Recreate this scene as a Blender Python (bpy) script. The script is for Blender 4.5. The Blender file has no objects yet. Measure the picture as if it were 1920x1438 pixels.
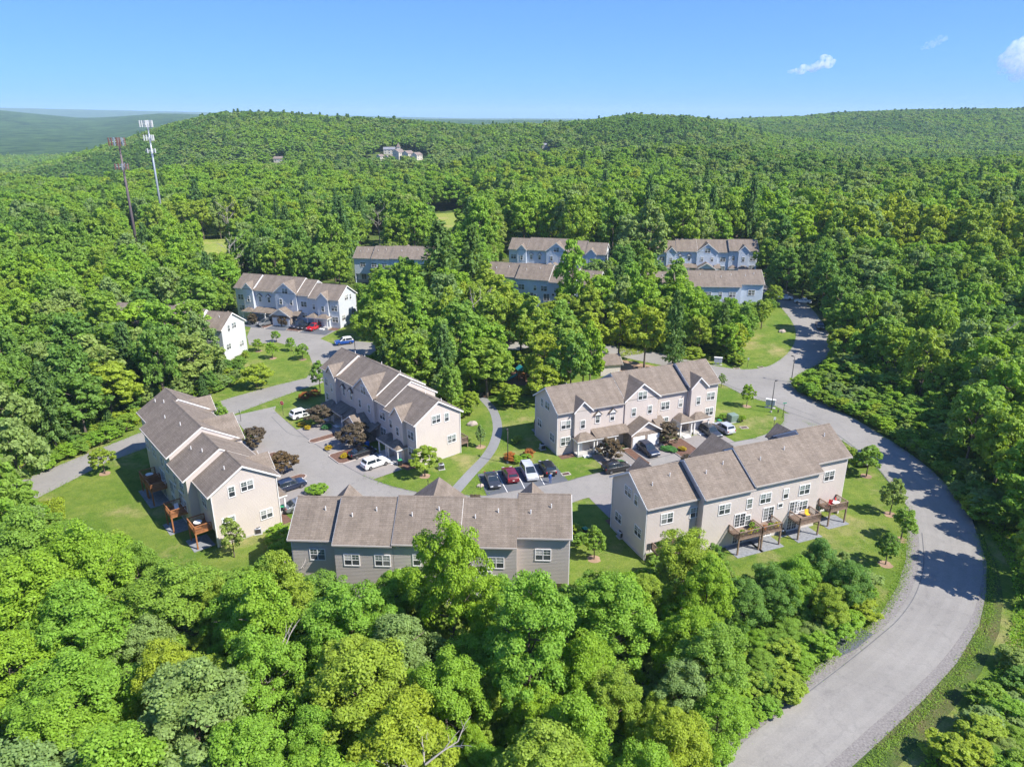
import bpy, bmesh, math, random
import numpy as np
from mathutils import Vector, Matrix

SC = bpy.context.scene
COL = SC.collection
R = math.radians

# ---------------------------------------------------------------- camera, sky, sun, exposure
cam_d = bpy.data.cameras.new('camera')
cam = bpy.data.objects.new('camera', cam_d); COL.objects.link(cam)
cam.location = (0, 0, 54); cam.rotation_euler = (R(90 - 20.126), 0, 0)
cam_d.sensor_width = 36; cam_d.lens = 25.39; cam_d.clip_start = .5; cam_d.clip_end = 60000
SC.camera = cam

SUN_EL, SUN_AZ = R(48), R(116)          # azimuth clockwise from +Y
sunvec = Vector((math.sin(SUN_AZ) * math.cos(SUN_EL), math.cos(SUN_AZ) * math.cos(SUN_EL), math.sin(SUN_EL)))
W = bpy.data.worlds.new('World'); SC.world = W; W.use_nodes = True
wn, wl = W.node_tree.nodes, W.node_tree.links
sky = wn.new('ShaderNodeTexSky'); sky.sky_type = 'NISHITA'; sky.sun_disc = False
sky.sun_elevation = SUN_EL; sky.sun_rotation = SUN_AZ; sky.altitude = 300; sky.air_density = .5; sky.dust_density = .8; sky.ozone_density = 10
sg = wn.new('ShaderNodeGamma'); sg.inputs[1].default_value = .5; st = wn.new('ShaderNodeMix'); st.data_type = 'RGBA'; st.blend_type = 'MULTIPLY'; st.inputs[0].default_value = 1; st.inputs[7].default_value = (.46, .80, 1.46, 1)
wl.new(sky.outputs[0], sg.inputs[0]); wl.new(sg.outputs[0], st.inputs[6]); wl.new(st.outputs[2], wn['Background'].inputs[0]); wn['Background'].inputs[1].default_value = .148
sd = bpy.data.lights.new('sun', 'SUN'); sd.energy = 3.35; sd.angle = R(.53); sd.color = (1, .955, .88)
sun = bpy.data.objects.new('sun', sd); COL.objects.link(sun)
sun.rotation_euler = (-sunvec).to_track_quat('-Z', 'Y').to_euler(); sun.location = (60, -40, 120)
vs = SC.view_settings
vs.view_transform = 'Standard'; vs.look = 'None'; vs.gamma = 1; vs.use_curve_mapping = False
vs.exposure = 1.42
cy = SC.cycles
cy.max_bounces = 8; cy.diffuse_bounces = 6; cy.glossy_bounces = 3; cy.transmission_bounces = 3; cy.volume_bounces = 4
cy.use_adaptive_sampling = True; cy.adaptive_threshold = .015; cy.use_denoising = True; cy.caustics_reflective = False; cy.caustics_refractive = False
cy.denoising_prefilter = 'ACCURATE'

# ---------------------------------------------------------------- helpers
def tag(o, label=None, cat=None, group=None, kind=None):
    if label: o['label'] = label
    if cat: o['category'] = cat
    if group: o['group'] = group
    if kind: o['kind'] = kind
    return o
def empty(name, loc=(0, 0, 0), rz=0, parent=None):
    o = bpy.data.objects.new(name, None); COL.objects.link(o); o.location = loc; o.rotation_euler = (0, 0, rz)
    o.empty_display_size = .3
    if parent: o.parent = parent
    return o
def put(name, me, parent=None, loc=(0, 0, 0), rz=0, mat=None):
    o = bpy.data.objects.new(name, me); COL.objects.link(o); o.location = loc; o.rotation_euler = (0, 0, rz)
    if parent: o.parent = parent
    if mat and not me.materials: me.materials.append(mat)
    return o
def copy_tree(o, parent=None):
    c = o.copy(); COL.objects.link(c); c.parent = parent
    for ch in list(o.children): copy_tree(ch, c)
    return c
class MB:
    def __init__(s): s.v = []; s.f = []; s.m = []
    def face(s, pts, m=0):
        n = len(s.v); s.v += [tuple(p) for p in pts]; s.f.append(tuple(range(n, n + len(pts)))); s.m.append(m); return s
    def box(s, x0, x1, y0, y1, z0, z1, m=0):
        n = len(s.v)
        s.v += [(x0, y0, z0), (x1, y0, z0), (x1, y1, z0), (x0, y1, z0), (x0, y0, z1), (x1, y0, z1), (x1, y1, z1), (x0, y1, z1)]
        for q in ((0, 3, 2, 1), (4, 5, 6, 7), (0, 1, 5, 4), (1, 2, 6, 5), (2, 3, 7, 6), (3, 0, 4, 7)):
            s.f.append(tuple(n + i for i in q)); s.m.append(m)
        return s
    def prism(s, poly, a0, a1, axis='x', m=0):
        """poly in the plane across axis: for 'x' (y,z), for 'y' (x,z), for 'z' (x,y)"""
        k = len(poly); n = len(s.v)
        def P(p, a): return (a, p[0], p[1]) if axis == 'x' else ((p[0], a, p[1]) if axis == 'y' else (p[0], p[1], a))
        s.v += [P(p, a0) for p in poly] + [P(p, a1) for p in poly]
        s.f.append(tuple(n + i for i in range(k))); s.f.append(tuple(n + k + i for i in reversed(range(k)))); s.m += [m, m]
        for i in range(k):
            j = (i + 1) % k; s.f.append((n + i, n + k + i, n + k + j, n + j)); s.m.append(m)
        return s
    def tube(s, pts, rad, n=8, m=0, cap=True):
        base = len(s.v); ref = Vector((.31, .17, .93))
        for i, p in enumerate(pts):
            p = Vector(p); d = (Vector(pts[min(i + 1, len(pts) - 1)]) - Vector(pts[max(i - 1, 0)])).normalized()
            a = d.cross(ref)
            if a.length < .05: a = d.cross(Vector((1, 0, 0)))
            a.normalize(); b = d.cross(a); r = rad[i] if hasattr(rad, '__len__') else rad
            for k in range(n):
                t = 2 * math.pi * k / n; s.v.append(tuple(p + a * (r * math.cos(t)) + b * (r * math.sin(t))))
        for i in range(len(pts) - 1):
            for k in range(n):
                s.f.append((base + i * n + k, base + i * n + (k + 1) % n, base + (i + 1) * n + (k + 1) % n, base + (i + 1) * n + k)); s.m.append(m)
        if cap:
            s.f.append(tuple(base + k for k in reversed(range(n)))); s.f.append(tuple(base + (len(pts) - 1) * n + k for k in range(n))); s.m += [m, m]
        return s
    def mesh(s, name, mats=(), smooth=False):
        me = bpy.data.meshes.new(name); me.from_pydata(s.v, [], s.f)
        for m in (mats if isinstance(mats, (list, tuple)) else [mats]): me.materials.append(m)
        me.polygons.foreach_set('material_index', s.m)
        bm = bmesh.new(); bm.from_mesh(me); bmesh.ops.recalc_face_normals(bm, faces=bm.faces); bm.to_mesh(me); bm.free()
        if smooth: me.polygons.foreach_set('use_smooth', [True] * len(me.polygons))
        me.update(); return me
    def build(s, name, mats, parent=None, loc=(0, 0, 0), rz=0, smooth=False):
        return put(name, s.mesh(name, mats, smooth), parent, loc, rz)

# ---------------------------------------------------------------- materials
def nodes_of(name):
    m = bpy.data.materials.new(name); m.use_nodes = True
    return m, m.node_tree.nodes, m.node_tree.links, m.node_tree.nodes['Principled BSDF']
def coords(n, l, space):
    if space == 'world': return n.new('ShaderNodeNewGeometry').outputs['Position']
    return n.new('ShaderNodeTexCoord').outputs['Object']
def noise(n, l, co, scale, detail=4, rough=.6):
    t = n.new('ShaderNodeTexNoise'); t.inputs['Scale'].default_value = scale; t.inputs['Detail'].default_value = detail; t.inputs['Roughness'].default_value = rough
    l.new(co, t.inputs['Vector']); return t.outputs['Fac']
def ramp(n, l, fac, stops):
    r = n.new('ShaderNodeValToRGB'); e = r.color_ramp.elements
    e[0].position, e[0].color = stops[0][0], (*stops[0][1], 1); e[1].position, e[1].color = stops[-1][0], (*stops[-1][1], 1)
    for p, c in stops[1:-1]: x = e.new(p); x.color = (*c, 1)
    l.new(fac, r.inputs[0]); return r.outputs[0]
def mixc(n, l, a, b, fac, mode='MIX'):
    x = n.new('ShaderNodeMix'); x.data_type = 'RGBA'; x.blend_type = mode
    for s, val in ((0, fac), (6, a), (7, b)):
        if hasattr(val, 'links'): l.new(val, x.inputs[s])
        elif s == 0: x.inputs[0].default_value = val
        else: x.inputs[s].default_value = (*val, 1)
    return x.outputs[2]
def math_(n, l, op, a, b=0.):
    x = n.new('ShaderNodeMath'); x.operation = op
    for i, val in enumerate((a, b)):
        if hasattr(val, 'links'): l.new(val, x.inputs[i])
        else: x.inputs[i].default_value = val
    return x.outputs[0]
def bump(n, l, b, h, strength, dist):
    x = n.new('ShaderNodeBump'); x.inputs['Strength'].default_value = strength; x.inputs['Distance'].default_value = dist
    l.new(h, x.inputs['Height']); l.new(x.outputs[0], b.inputs['Normal'])
def mat(name, col, rough=.7, var=.12, scale=1.5, space='world', metal=0, spec=.3, bmp=0, bs=20):
    m, n, l, b = nodes_of(name)
    b.inputs['Roughness'].default_value = rough; b.inputs['Metallic'].default_value = metal; b.inputs['Specular IOR Level'].default_value = spec
    if var:
        co = coords(n, l, space); f = noise(n, l, co, scale, 5)
        l.new(ramp(n, l, f, [(.3, [c * (1 - var) for c in col]), (.7, [min(1, c * (1 + var)) for c in col])]), b.inputs['Base Color'])
        if bmp: bump(n, l, b, noise(n, l, co, bs, 3), .6, bmp)
    else: b.inputs['Base Color'].default_value = (*col, 1)
    return m
def siding(name, col):
    m, n, l, b = nodes_of(name); co = coords(n, l, 'world'); b.inputs['Roughness'].default_value = .6
    f = noise(n, l, co, .35, 5); l.new(ramp(n, l, f, [(.3, [c * .94 for c in col]), (.7, [c * 1.04 for c in col])]), b.inputs['Base Color'])
    s = n.new('ShaderNodeSeparateXYZ'); l.new(co, s.inputs[0])
    fr = math_(n, l, 'FRACT', math_(n, l, 'MULTIPLY', s.outputs[2], 5.2))
    bump(n, l, b, math_(n, l, 'POWER', fr, 3.), .9, .03); return m
def shingle(name, c1, c2):
    m, n, l, b = nodes_of(name); co = coords(n, l, 'object'); b.inputs['Roughness'].default_value = .95; b.inputs['Specular IOR Level'].default_value = .15
    k = n.new('ShaderNodeTexBrick'); l.new(co, k.inputs[0]); k.inputs['Scale'].default_value = 1; k.inputs['Brick Width'].default_value = .75; k.inputs['Row Height'].default_value = .21
    k.inputs['Mortar Size'].default_value = .012; k.inputs['Color1'].default_value = (*c1, 1); k.inputs['Color2'].default_value = (*c2, 1); k.inputs['Mortar'].default_value = (*[c * .6 for c in c1], 1); k.inputs['Bias'].default_value = 0
    f = noise(n, l, co, .5, 6); v = ramp(n, l, f, [(.25, (.86, .86, .86)), (.75, (1.12, 1.12, 1.12))])
    g = noise(n, l, co, 9, 2); v2 = ramp(n, l, g, [(.3, (.82, .82, .82)), (.7, (1.18, 1.18, 1.18))])
    l.new(mixc(n, l, mixc(n, l, k.outputs[0], v, 1., 'MULTIPLY'), v2, 1., 'MULTIPLY'), b.inputs['Base Color'])
    mp = n.new('ShaderNodeMapping'); mp.inputs['Scale'].default_value = (1.6, .16, .16); l.new(co, mp.inputs[0]); s = ramp(n, l, noise(n, l, mp.outputs[0], 1., 5, .6), [(.35, (.86, .85, .84)), (.62, (1.07, 1.07, 1.07))])
    b.inputs['Base Color'].links and l.new(mixc(n, l, b.inputs['Base Color'].links[0].from_socket, s, 1., 'MULTIPLY'), b.inputs['Base Color'])
    bump(n, l, b, k.outputs['Fac'], .5, .02); return m
def asphalt(name, col, worn=.12):
    m, n, l, b = nodes_of(name); co = coords(n, l, 'world'); b.inputs['Roughness'].default_value = .92; b.inputs['Specular IOR Level'].default_value = .2
    a = ramp(n, l, noise(n, l, co, .09, 6, .6), [(.3, [c * (1 - worn) for c in col]), (.7, [c * (1 + worn) for c in col])])
    g = ramp(n, l, noise(n, l, co, 7, 3, .7), [(.3, (.9, .9, .9)), (.7, (1.1, 1.1, 1.1))])
    w = ramp(n, l, noise(n, l, co, .9, 8, .75), [(.36, (.7, .7, .72)), (.47, (1, 1, 1)), (.66, (1.08, 1.07, 1.05))])
    vo = n.new('ShaderNodeTexVoronoi'); vo.feature = 'DISTANCE_TO_EDGE'; vo.inputs['Scale'].default_value = .11; ds = n.new('ShaderNodeVectorMath'); ds.operation = 'ADD'; nz = n.new('ShaderNodeTexNoise'); nz.inputs['Scale'].default_value = .5; nz.inputs['Detail'].default_value = 5; l.new(co, nz.inputs['Vector'])
    sc = n.new('ShaderNodeVectorMath'); sc.operation = 'SCALE'; sc.inputs['Scale'].default_value = 3.; l.new(nz.outputs['Color'], sc.inputs[0]); l.new(co, ds.inputs[0]); l.new(sc.outputs[0], ds.inputs[1]); l.new(ds.outputs[0], vo.inputs['Vector'])
    ck = ramp(n, l, vo.outputs['Distance'], [(.004, (.62, .62, .63)), (.011, (1, 1, 1))])
    l.new(mixc(n, l, mixc(n, l, mixc(n, l, a, g, 1., 'MULTIPLY'), w, .32, 'MULTIPLY'), ck, .22, 'MULTIPLY'), b.inputs['Base Color'])
    bump(n, l, b, noise(n, l, co, 25, 2), .3, .01); return m
def grassy(name, g1, g2, dry, amount=.62):
    m, n, l, b = nodes_of(name); co = coords(n, l, 'world'); b.inputs['Roughness'].default_value = .95; b.inputs['Specular IOR Level'].default_value = .1
    a = ramp(n, l, noise(n, l, co, .14, 8, .7), [(.36, g1), (.6, g2)])
    d = ramp(n, l, noise(n, l, co, .085, 9, .72), [(amount - .05, (0, 0, 0)), (amount + .12, (1, 1, 1))])
    x = mixc(n, l, a, dry, d)
    k = ramp(n, l, noise(n, l, co, .75, 6, .75), [(.34, (.70, .78, .62)), (.5, (1, 1, 1)), (.66, (1.2, 1.12, 1.1))])
    h = ramp(n, l, noise(n, l, co, 5, 5, .8), [(.3, (.62, .66, .6)), (.7, (1.3, 1.28, 1.25))])
    l.new(mixc(n, l, mixc(n, l, x, k, .85, 'MULTIPLY'), h, 1., 'MULTIPLY'), b.inputs['Base Color']); bump(n, l, b, noise(n, l, co, 6, 5, .8), .9, .14); return m
def leafmat(name, col, trans=.46, var=.28, hue=.11):
    m, n, l, b = nodes_of(name); b.inputs['Roughness'].default_value = .55; b.inputs['Specular IOR Level'].default_value = .22
    g = n.new('ShaderNodeNewGeometry'); oi = n.new('ShaderNodeObjectInfo')
    lo = [c * (1 - var) for c in col]; hi = [c * (1 + var) for c in col]
    a = ramp(n, l, g.outputs['Random Per Island'], [(0, lo), (1, hi)])
    warm = (1 + hue, 1 + hue * .25, .8); cold = (1 - hue * .8, 1 - hue * .3, 1.1)
    t = ramp(n, l, oi.outputs['Random'], [(0, cold), (.5, (1, 1, 1)), (1, warm)])
    c = mixc(n, l, a, t, 1., 'MULTIPLY'); l.new(c, b.inputs['Base Color'])
    tr = n.new('ShaderNodeBsdfTranslucent'); c2 = mixc(n, l, c, (1.25, 1.15, .45), 1., 'MULTIPLY'); l.new(c2, tr.inputs[0])
    mx = n.new('ShaderNodeMixShader'); mx.inputs[0].default_value = trans; l.new(b.outputs[0], mx.inputs[1]); l.new(tr.outputs[0], mx.inputs[2])
    l.new(mx.outputs[0], n['Material Output'].inputs[0]); return m
def glassy(name, col, rough=.05, blinds=None):
    m, n, l, b = nodes_of(name); b.inputs['Base Color'].default_value = (*col, 1); b.inputs['Roughness'].default_value = rough; b.inputs['Specular IOR Level'].default_value = .8
    if blinds:      # every pane its own curtain or blind behind the glass
        r = ramp(n, l, n.new('ShaderNodeObjectInfo').outputs['Random'], blinds); n[r.node.name].color_ramp.interpolation = 'CONSTANT'; l.new(r, b.inputs['Base Color'])
    return m
def paint(name, col, rough=.3, coat=.6):
    m, n, l, b = nodes_of(name); b.inputs['Base Color'].default_value = (*col, 1); b.inputs['Roughness'].default_value = rough; b.inputs['Coat Weight'].default_value = coat; b.inputs['Coat Roughness'].default_value = .05; return m

M = dict(
    beige=siding('beige_siding', (.60, .525, .47)), blue=siding('blue_siding', (.55, .605, .68)), pale_blue=siding('pale_blue_siding', (.55, .58, .62)), pale=siding('pale_grey_siding', (.58, .585, .59)),
    white=mat('white_trim', (.72, .70, .67), .5, .04), grey_trim=mat('grey_trim', (.45, .46, .5), .5, .05), foundation=mat('foundation', (.42, .40, .37), .9, .1, 2),
    roof=shingle('roof_shingle', (.222, .180, .143), (.182, .148, .118)),
    asphalt=asphalt('aged_asphalt', (.24, .224, .202)), street=asphalt('street_asphalt', (.245, .228, .206)), lot=asphalt('new_asphalt', (.105, .112, .125), .15),
    drive=asphalt('driveway_asphalt', (.245, .222, .205), .1), tar=mat('tar_seam', (.12, .118, .118), .8, .2), path=asphalt('path_asphalt', (.21, .208, .205), .1),
    line=mat('white_paint', (.62, .6, .56), .7, .12, 6), gravel=mat('gravel', (.20, .182, .168), .95, .32, 5, bmp=.012, bs=22), mulch=mat('mulch', (.135, .075, .052), .95, .35, 3, bmp=.03, bs=12),
    hay=grassy('hay_meadow', (.20, .26, .05), (.27, .30, .07), (.36, .31, .13), .55), track=asphalt('worn_tyre_track', (.25, .234, .211)), dirt=mat('bare_soil', (.30, .20, .13), .95, .25, .5), kerb=mat('pale_kerb', (.42, .37, .33), .85, .15, 2),
    lawn=grassy('lawn_grass', (.095, .165, .022), (.165, .212, .04), (.31, .265, .12), .56), gutter=mat('gutter_brown', (.38, .34, .30), .5, .05), wood_floor=grassy('forest_floor', (.06, .10, .026), (.10, .14, .036), (.15, .12, .06), .56),
    far_forest=None, concrete=mat('concrete', (.40, .385, .36), .9, .1, 1), patio=mat('patio_gravel', (.22, .225, .235), .95, .25, 3),
    stone=mat('stone_veneer', (.26, .21, .17), .9, .45, 3.2, bmp=.04, bs=4), glass=glassy('window_glass', (.06, .10, .095), .05, [(0, (.06, .085, .08)), (.35, (.14, .18, .165)), (.62, (.24, .26, .24)), (.85, (.42, .41, .38))]), screen=glassy('screened_glass', (.035, .04, .045), .3, [(0, (.03, .035, .04)), (.5, (.06, .068, .07)), (.82, (.15, .155, .15))]), dark=mat('dark_interior', (.02, .02, .02), .9, 0),
    deck_red=mat('stained_deck_wood', (.30, .125, .05), .75, .25, 3), deck_grey=mat('weathered_deck_wood', (.22, .155, .115), .8, .25, 3), door=mat('door_white', (.72, .72, .72), .4, .02),
    black=mat('black_plastic', (.02, .02, .022), .5, 0), metal_dark=mat('dark_metal', (.05, .045, .042), .45, .1), galv=mat('galvanised_steel', (.42, .44, .47), .4, .12, 2, metal=.4), rust=mat('rusty_panel', (.20, .10, .075), .8, .3, 3),
    tyre=mat('tyre_rubber', (.018, .018, .018), .85, 0), rim=mat('alloy_rim', (.38, .38, .4), .3, 0, metal=.8), car_glass=glassy('car_glass', (.02, .028, .035), .04),
    head=glassy('headlight_lens', (.6, .6, .62), .1), tail=glassy('taillight_lens', (.35, .012, .012), .15),
    bark=mat('bark', (.14, .11, .085), .9, .3, 2), pale_bark=mat('pale_dead_bark', (.34, .30, .26), .9, .2, 2), rock=mat('boulder_rock', (.36, .30, .25), .9, .25, 1.5, bmp=.05, bs=3),
    green_bin=mat('green_bin_lid', (.03, .22, .10), .5, 0), blue_bin=mat('blue_bin', (.02, .13, .45), .5, 0), utility=mat('utility_green', (.17, .23, .19), .6, .08),
    red_fab=mat('red_fabric', (.55, .03, .03), .7, 0), yellow_fab=mat('yellow_fabric', (.72, .42, .03), .7, 0), teal=mat('teal_plastic', (.03, .28, .30), .5, 0), play_wood=mat('play_timber', (.42, .17, .05), .7, .1),
)
def far_mat():
    m, n, l, b = nodes_of('distant_woodland'); co = coords(n, l, 'world'); b.inputs['Roughness'].default_value = 1; b.inputs['Specular IOR Level'].default_value = 0
    f = noise(n, l, co, .014, 9, .72); l.new(ramp(n, l, f, [(.38, (.016, .044, .016)), (.6, (.085, .15, .045))]), b.inputs['Base Color'])  # woodland tones darkened to stand in for cloud shadow on the far-left hill
    bump(n, l, b, noise(n, l, co, .045, 8, .8), 1., 14.); return m
M['far_forest'] = far_mat()
def ss(x,a,b):
    t=np.clip((x-a)/(b-a),0,1); return t*t*(3-2*t)
_px=lambda l:[(p-960)/1442. for p in l]
def T(x,y):
    x=np.asarray(x,float); y=np.asarray(y,float)
    Y=np.maximum(y,1.); u=np.clip(x/Y,-1.5,1.5)
    near=4.2*ss(y,150,225)*(0.3+0.7*ss(x,-60,0))
    fr=ss(y,200,400)
    dip=3*ss(y,400,520)*(1-ss(y,600,680))-15*ss(y,600,700)*(1-ss(y,740,880))
    lv=-14*ss(-u,.33,.66)*ss(y,280,600)-32*ss(-u,.40,.56)*ss(y,1000,1500)
    m=np.interp(u,_px([-400,0,100,200,300,420,520,640,800,900,1000,1100,1180,1300,1370,1450,1600,1920]),[-20,-12,2,17,34,49,48,41,34,30,30,34,41,39,30,15,0,-6])*ss(y,720,1040)*(1-ss(y,1100,1900))
    r=np.interp(u,_px([900,1200,1400,1500,1560,1700,1920]),[8,22,37,42,50,57,60])*ss(y,1150,1900)*(1-ss(y,2050,3400))
    fl=np.interp(u,_px([0,150,300,450,1400]),[148,100,96,60,30])*ss(y,1700,4800)*(1-ss(y,4900,7500))
    pl=np.interp(u,_px([-200,0,370,700,870,920,1450,1920]),[205,192,136,84,56,56,30,30])*ss(y,7600,10500)
    fold=(ss(y,430,560)*(1-.75*ss(y,700,900)))*(1-ss(y,1500,2000))*.8*(6*np.sin(x*.011+y*.02+1)+4.5*np.sin(x*.021-y*.013)+3*np.sin(y*.033+x*.004))
    return fold+near+dip+lv*(1-ss(y,7600,9000))+m+r+fl+pl
# ---------------------------------------------------------------- terrain: one sheet out to the horizon
def ground_sheet():
    ang = np.concatenate([np.linspace(-180, -62, 20, endpoint=False), np.linspace(-62, 62, 230), np.linspace(62, 180, 21)[1:]])
    rad = np.concatenate([[3, 8, 14], np.geomspace(20, 16000, 250)])
    A, Rr = np.meshgrid(np.radians(ang), rad); X, Y = Rr * np.sin(A), Rr * np.cos(A)
    Z = T(X, Y)
    na, nr = len(ang), len(rad)
    v = np.c_[X.ravel(), Y.ravel(), Z.ravel()]
    i = np.arange(nr - 1)[:, None] * na + np.arange(na - 1)[None]
    q = np.stack([i, i + 1, i + na + 1, i + na], -1).reshape(-1, 4)
    faces = q.tolist() + [[k for k in range(na - 1)]]
    me = bpy.data.meshes.new('ground'); me.from_pydata(v.tolist(), [], faces)
    me.materials.append(M['wood_floor']); me.materials.append(M['far_forest'])
    c = v[q].mean(1); mi = (c[:, 1] > np.where(c[:, 0] / np.maximum(c[:, 1], 1) < -.4, 1700, 2050)).astype(int).tolist() + [0]
    me.polygons.foreach_set('material_index', mi); me.polygons.foreach_set('use_smooth', [True] * len(faces)); me.update()
    bm = bmesh.new(); bm.from_mesh(me); bmesh.ops.recalc_face_normals(bm, faces=bm.faces)
    if bm.faces[0].normal.z < 0: bmesh.ops.reverse_faces(bm, faces=bm.faces)
    bm.to_mesh(me); bm.free()
    return tag(put('ground', me), 'wooded hilly ground stretching to the horizon', kind='structure')
ground_sheet()

def sheet(name, poly, off, m, label=None, step=4., wob=0):
    bm = bmesh.new(); vs = [bm.verts.new((x, y, 0)) for x, y in poly]
    es = [bm.edges.new((vs[i], vs[(i + 1) % len(vs)])) for i in range(len(vs))]
    bmesh.ops.triangle_fill(bm, use_beauty=True, edges=es)
    for _ in range(6):
        le = [e for e in bm.edges if e.calc_length() > step * 1.6]
        if not le: break
        bmesh.ops.subdivide_edges(bm, edges=le, cuts=1); bmesh.ops.triangulate(bm, faces=[f for f in bm.faces if len(f.verts) > 3])
    P = np.array([v.co[:2] for v in bm.verts]); Z = T(P[:, 0], P[:, 1]) + off + (.05 * ss(P[:, 1], 150, 175))
    for v, z in zip(bm.verts, Z): v.co.z = z
    for f in bm.faces:
        f.normal_update()
        if f.normal.z < 0: f.normal_flip()
    me = bpy.data.meshes.new(name); bm.to_mesh(me); bm.free(); me.materials.append(m)
    return tag(put(name, me), label, kind='structure')
def smooth_line(pts, n=6):
    pts = [Vector(p) for p in pts]; out = []
    for i in range(len(pts) - 1):
        a, b, c, d = pts[max(i - 1, 0)], pts[i], pts[i + 1], pts[min(i + 2, len(pts) - 1)]
        for k in range(n):
            t = k / n; out.append(.5 * ((2 * b) + (c - a) * t + (2 * a - 5 * b + 4 * c - d) * t * t + (3 * b - a - 3 * c + d) * t ** 3))
    return [tuple(p) for p in out + [pts[-1]]]
def ribbon(name, pts, w, off, m, label=None, sm=True):
    p = smooth_line(pts, 4) if sm else pts; L, Rr = [], []
    for i in range(len(p)):
        a, b = Vector(p[max(i - 1, 0)]), Vector(p[min(i + 1, len(p) - 1)]); d = (b - a).normalized(); nrm = Vector((-d.y, d.x))
        ww = w[0] + (w[1] - w[0]) * i / (len(p) - 1) if isinstance(w, tuple) else w
        L.append(Vector(p[i]) + nrm * ww / 2); Rr.append(Vector(p[i]) - nrm * ww / 2)
    mb = MB()
    def z(q): return (q.x, q.y, float(T(q.x, q.y)) + off + .05 * float(ss(q.y, 150, 175)))
    for i in range(len(p) - 1): mb.face([z(L[i]), z(L[i + 1]), z(Rr[i + 1]), z(Rr[i])])
    return mb, tag(mb.build(name, m), label, kind='structure')

main_l = [(10, 42), (18.1, 48.5), (27.6, 56.1), (34.8, 61.3), (40, 65.6), (44.3, 69.2), (48.6, 73.9), (52.7, 79.9), (56.3, 86.9), (58.4, 93), (60, 105.5), (59.6, 114.4), (58.1, 120.5), (55.4, 126.7)]
west_lo = [(53.6, 131.5), (52, 135.8), (50.1, 137.8), (47.8, 141.2), (44.8, 148), (38, 156.6), (29.9, 162), (22.5, 166), (0, 169.2), (-20, 168.4), (-35, 164)]
west_up = [(-37, 171), (-20, 174.6), (0, 175.2), (14, 174.2), (23.7, 172.4), (29.8, 170.3), (36.3, 166.8), (40.8, 163.4), (44.6, 160.3), (48.5, 158), (51.7, 156.6), (56.2, 156.8), (60.9, 159.8), (66.8, 166.9), (71.8, 175.7), (74.9, 184.6), (76.4, 194.2), (76.9, 206), (76, 222), (72, 235)]
main_r = [(80, 236), (84, 222), (85.6, 208), (85.3, 200), (83.8, 188.2), (81.6, 178), (77.6, 167.5), (71.1, 159.5), (64.2, 153), (60.6, 147.5), (60.6, 141.6), (63.2, 135.8), (65.8, 126.9), (67.9, 115.7), (68.6, 105.5), (66.9, 93.5), (64.4, 86.9), (60.9, 79.7), (56.8, 73.7), (52.1, 68), (45.9, 62.1), (39.7, 57.2), (33.4, 52.6), (27.4, 48.2), (18, 42)]
lawn_poly = [(-84, 98), (-72, 90), (-58, 80), (-46, 72), (-34, 70), (-26, 66), (10, 66), (26, 70), (34, 64), (41, 66.5), (58, 86), (61, 108), (66, 122), (62, 150), (70, 158), (78, 172), (84, 192), (82, 204), (70, 208), (36, 200), (36, 168), (0, 182), (-30, 176), (-32, 164), (-36, 176), (-44, 200), (-82, 208), (-86, 190), (-80, 178), (-60, 152), (-66, 138), (-82, 112)]
sheet('lawn', lawn_poly, .012, M['lawn'], 'mown lawn around the townhouses', 5)
sheet('meadow', [(-54, 340), (-8, 340), (-6, 425), (-58, 425)], .3, M['hay'], 'sunlit meadow clearing in the wood', 8)
sheet('meadow', [(-156, 282), (-106, 282), (-104, 338), (-160, 338)], .3, M['hay'], 'small grassy clearing in the left wood', 8)
sheet('road', smooth_line(main_l, 3) + smooth_line(west_lo, 3) + smooth_line(west_up, 3) + smooth_line(main_r, 3), .05, M['asphalt'], 'curved grey asphalt road round the estate')
wr_t = [(-86, 92), (-77.7, 102.9), (-75.1, 108), (-72.8, 112.6), (-69.2, 119), (-62.7, 132.5), (-57.6, 139.2), (-51.4, 145.7), (-45.6, 150.8), (-45.9, 158.3), (-49.1, 166.7), (-52.9, 172.1), (-60.1, 176.6), (-66.3, 174.4), (-69.2, 181.3), (-71.5, 191.8), (-68.7, 195.8), (-59.2, 193), (-48.2, 189.6), (-46.6, 187.2), (-49.6, 179.4), (-45, 174.8), (-42.3, 177.5), (-34, 175.2), (-33, 165.2), (-36, 160), (-40, 149.7), (-42, 146.6), (-44.1, 144.4), (-48.5, 138.2), (-52, 133), (-56.8, 125.4), (-65.3, 112.6), (-67.9, 108.6), (-70, 102.5), (-72, 96.7), (-80, 86)]
sheet('road', wr_t, .042, M['asphalt'], 'side road running past the left townhouses')
inner_c = [(-47.2, 134), (-46.7, 131.6), (-42.9, 126.4), (-37.3, 119.1), (-31.9, 112.9), (-28.5, 108.6), (-24, 104.2), (-20.2, 101.4), (-17.5, 99.9), (-13.7, 98.4), (-9.8, 98.2), (-5.9, 97.5), (-3.7, 97.6), (8.8, 102.3), (10.3, 103.2), (13.6, 104.9), (25.5, 111), (31, 113.7), (43.2, 118.4), (48.6, 121.9), (51.7, 126.4), (53.2, 130.5)]
outer = [(57, 128), (57, 122), (53, 115), (41, 108.7), (25, 102.3), (10.8, 96.6), (4, 92), (-8, 91.2), (-20, 92.4), (-28, 96.4), (-30.8, 99.5), (-33.8, 103.4), (-41.9, 113.6), (-50, 123), (-54, 129)]
sheet('street', inner_c + outer, .058, M['street'], 'inner estate street between the beige townhouses')
sheet('parking_lot', [(-3.8, 97.5), (8.9, 102.4), (6.6, 109.6), (-5.6, 104.6)], .064, M['lot'], 'dark asphalt parking bay with white lines')
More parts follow.
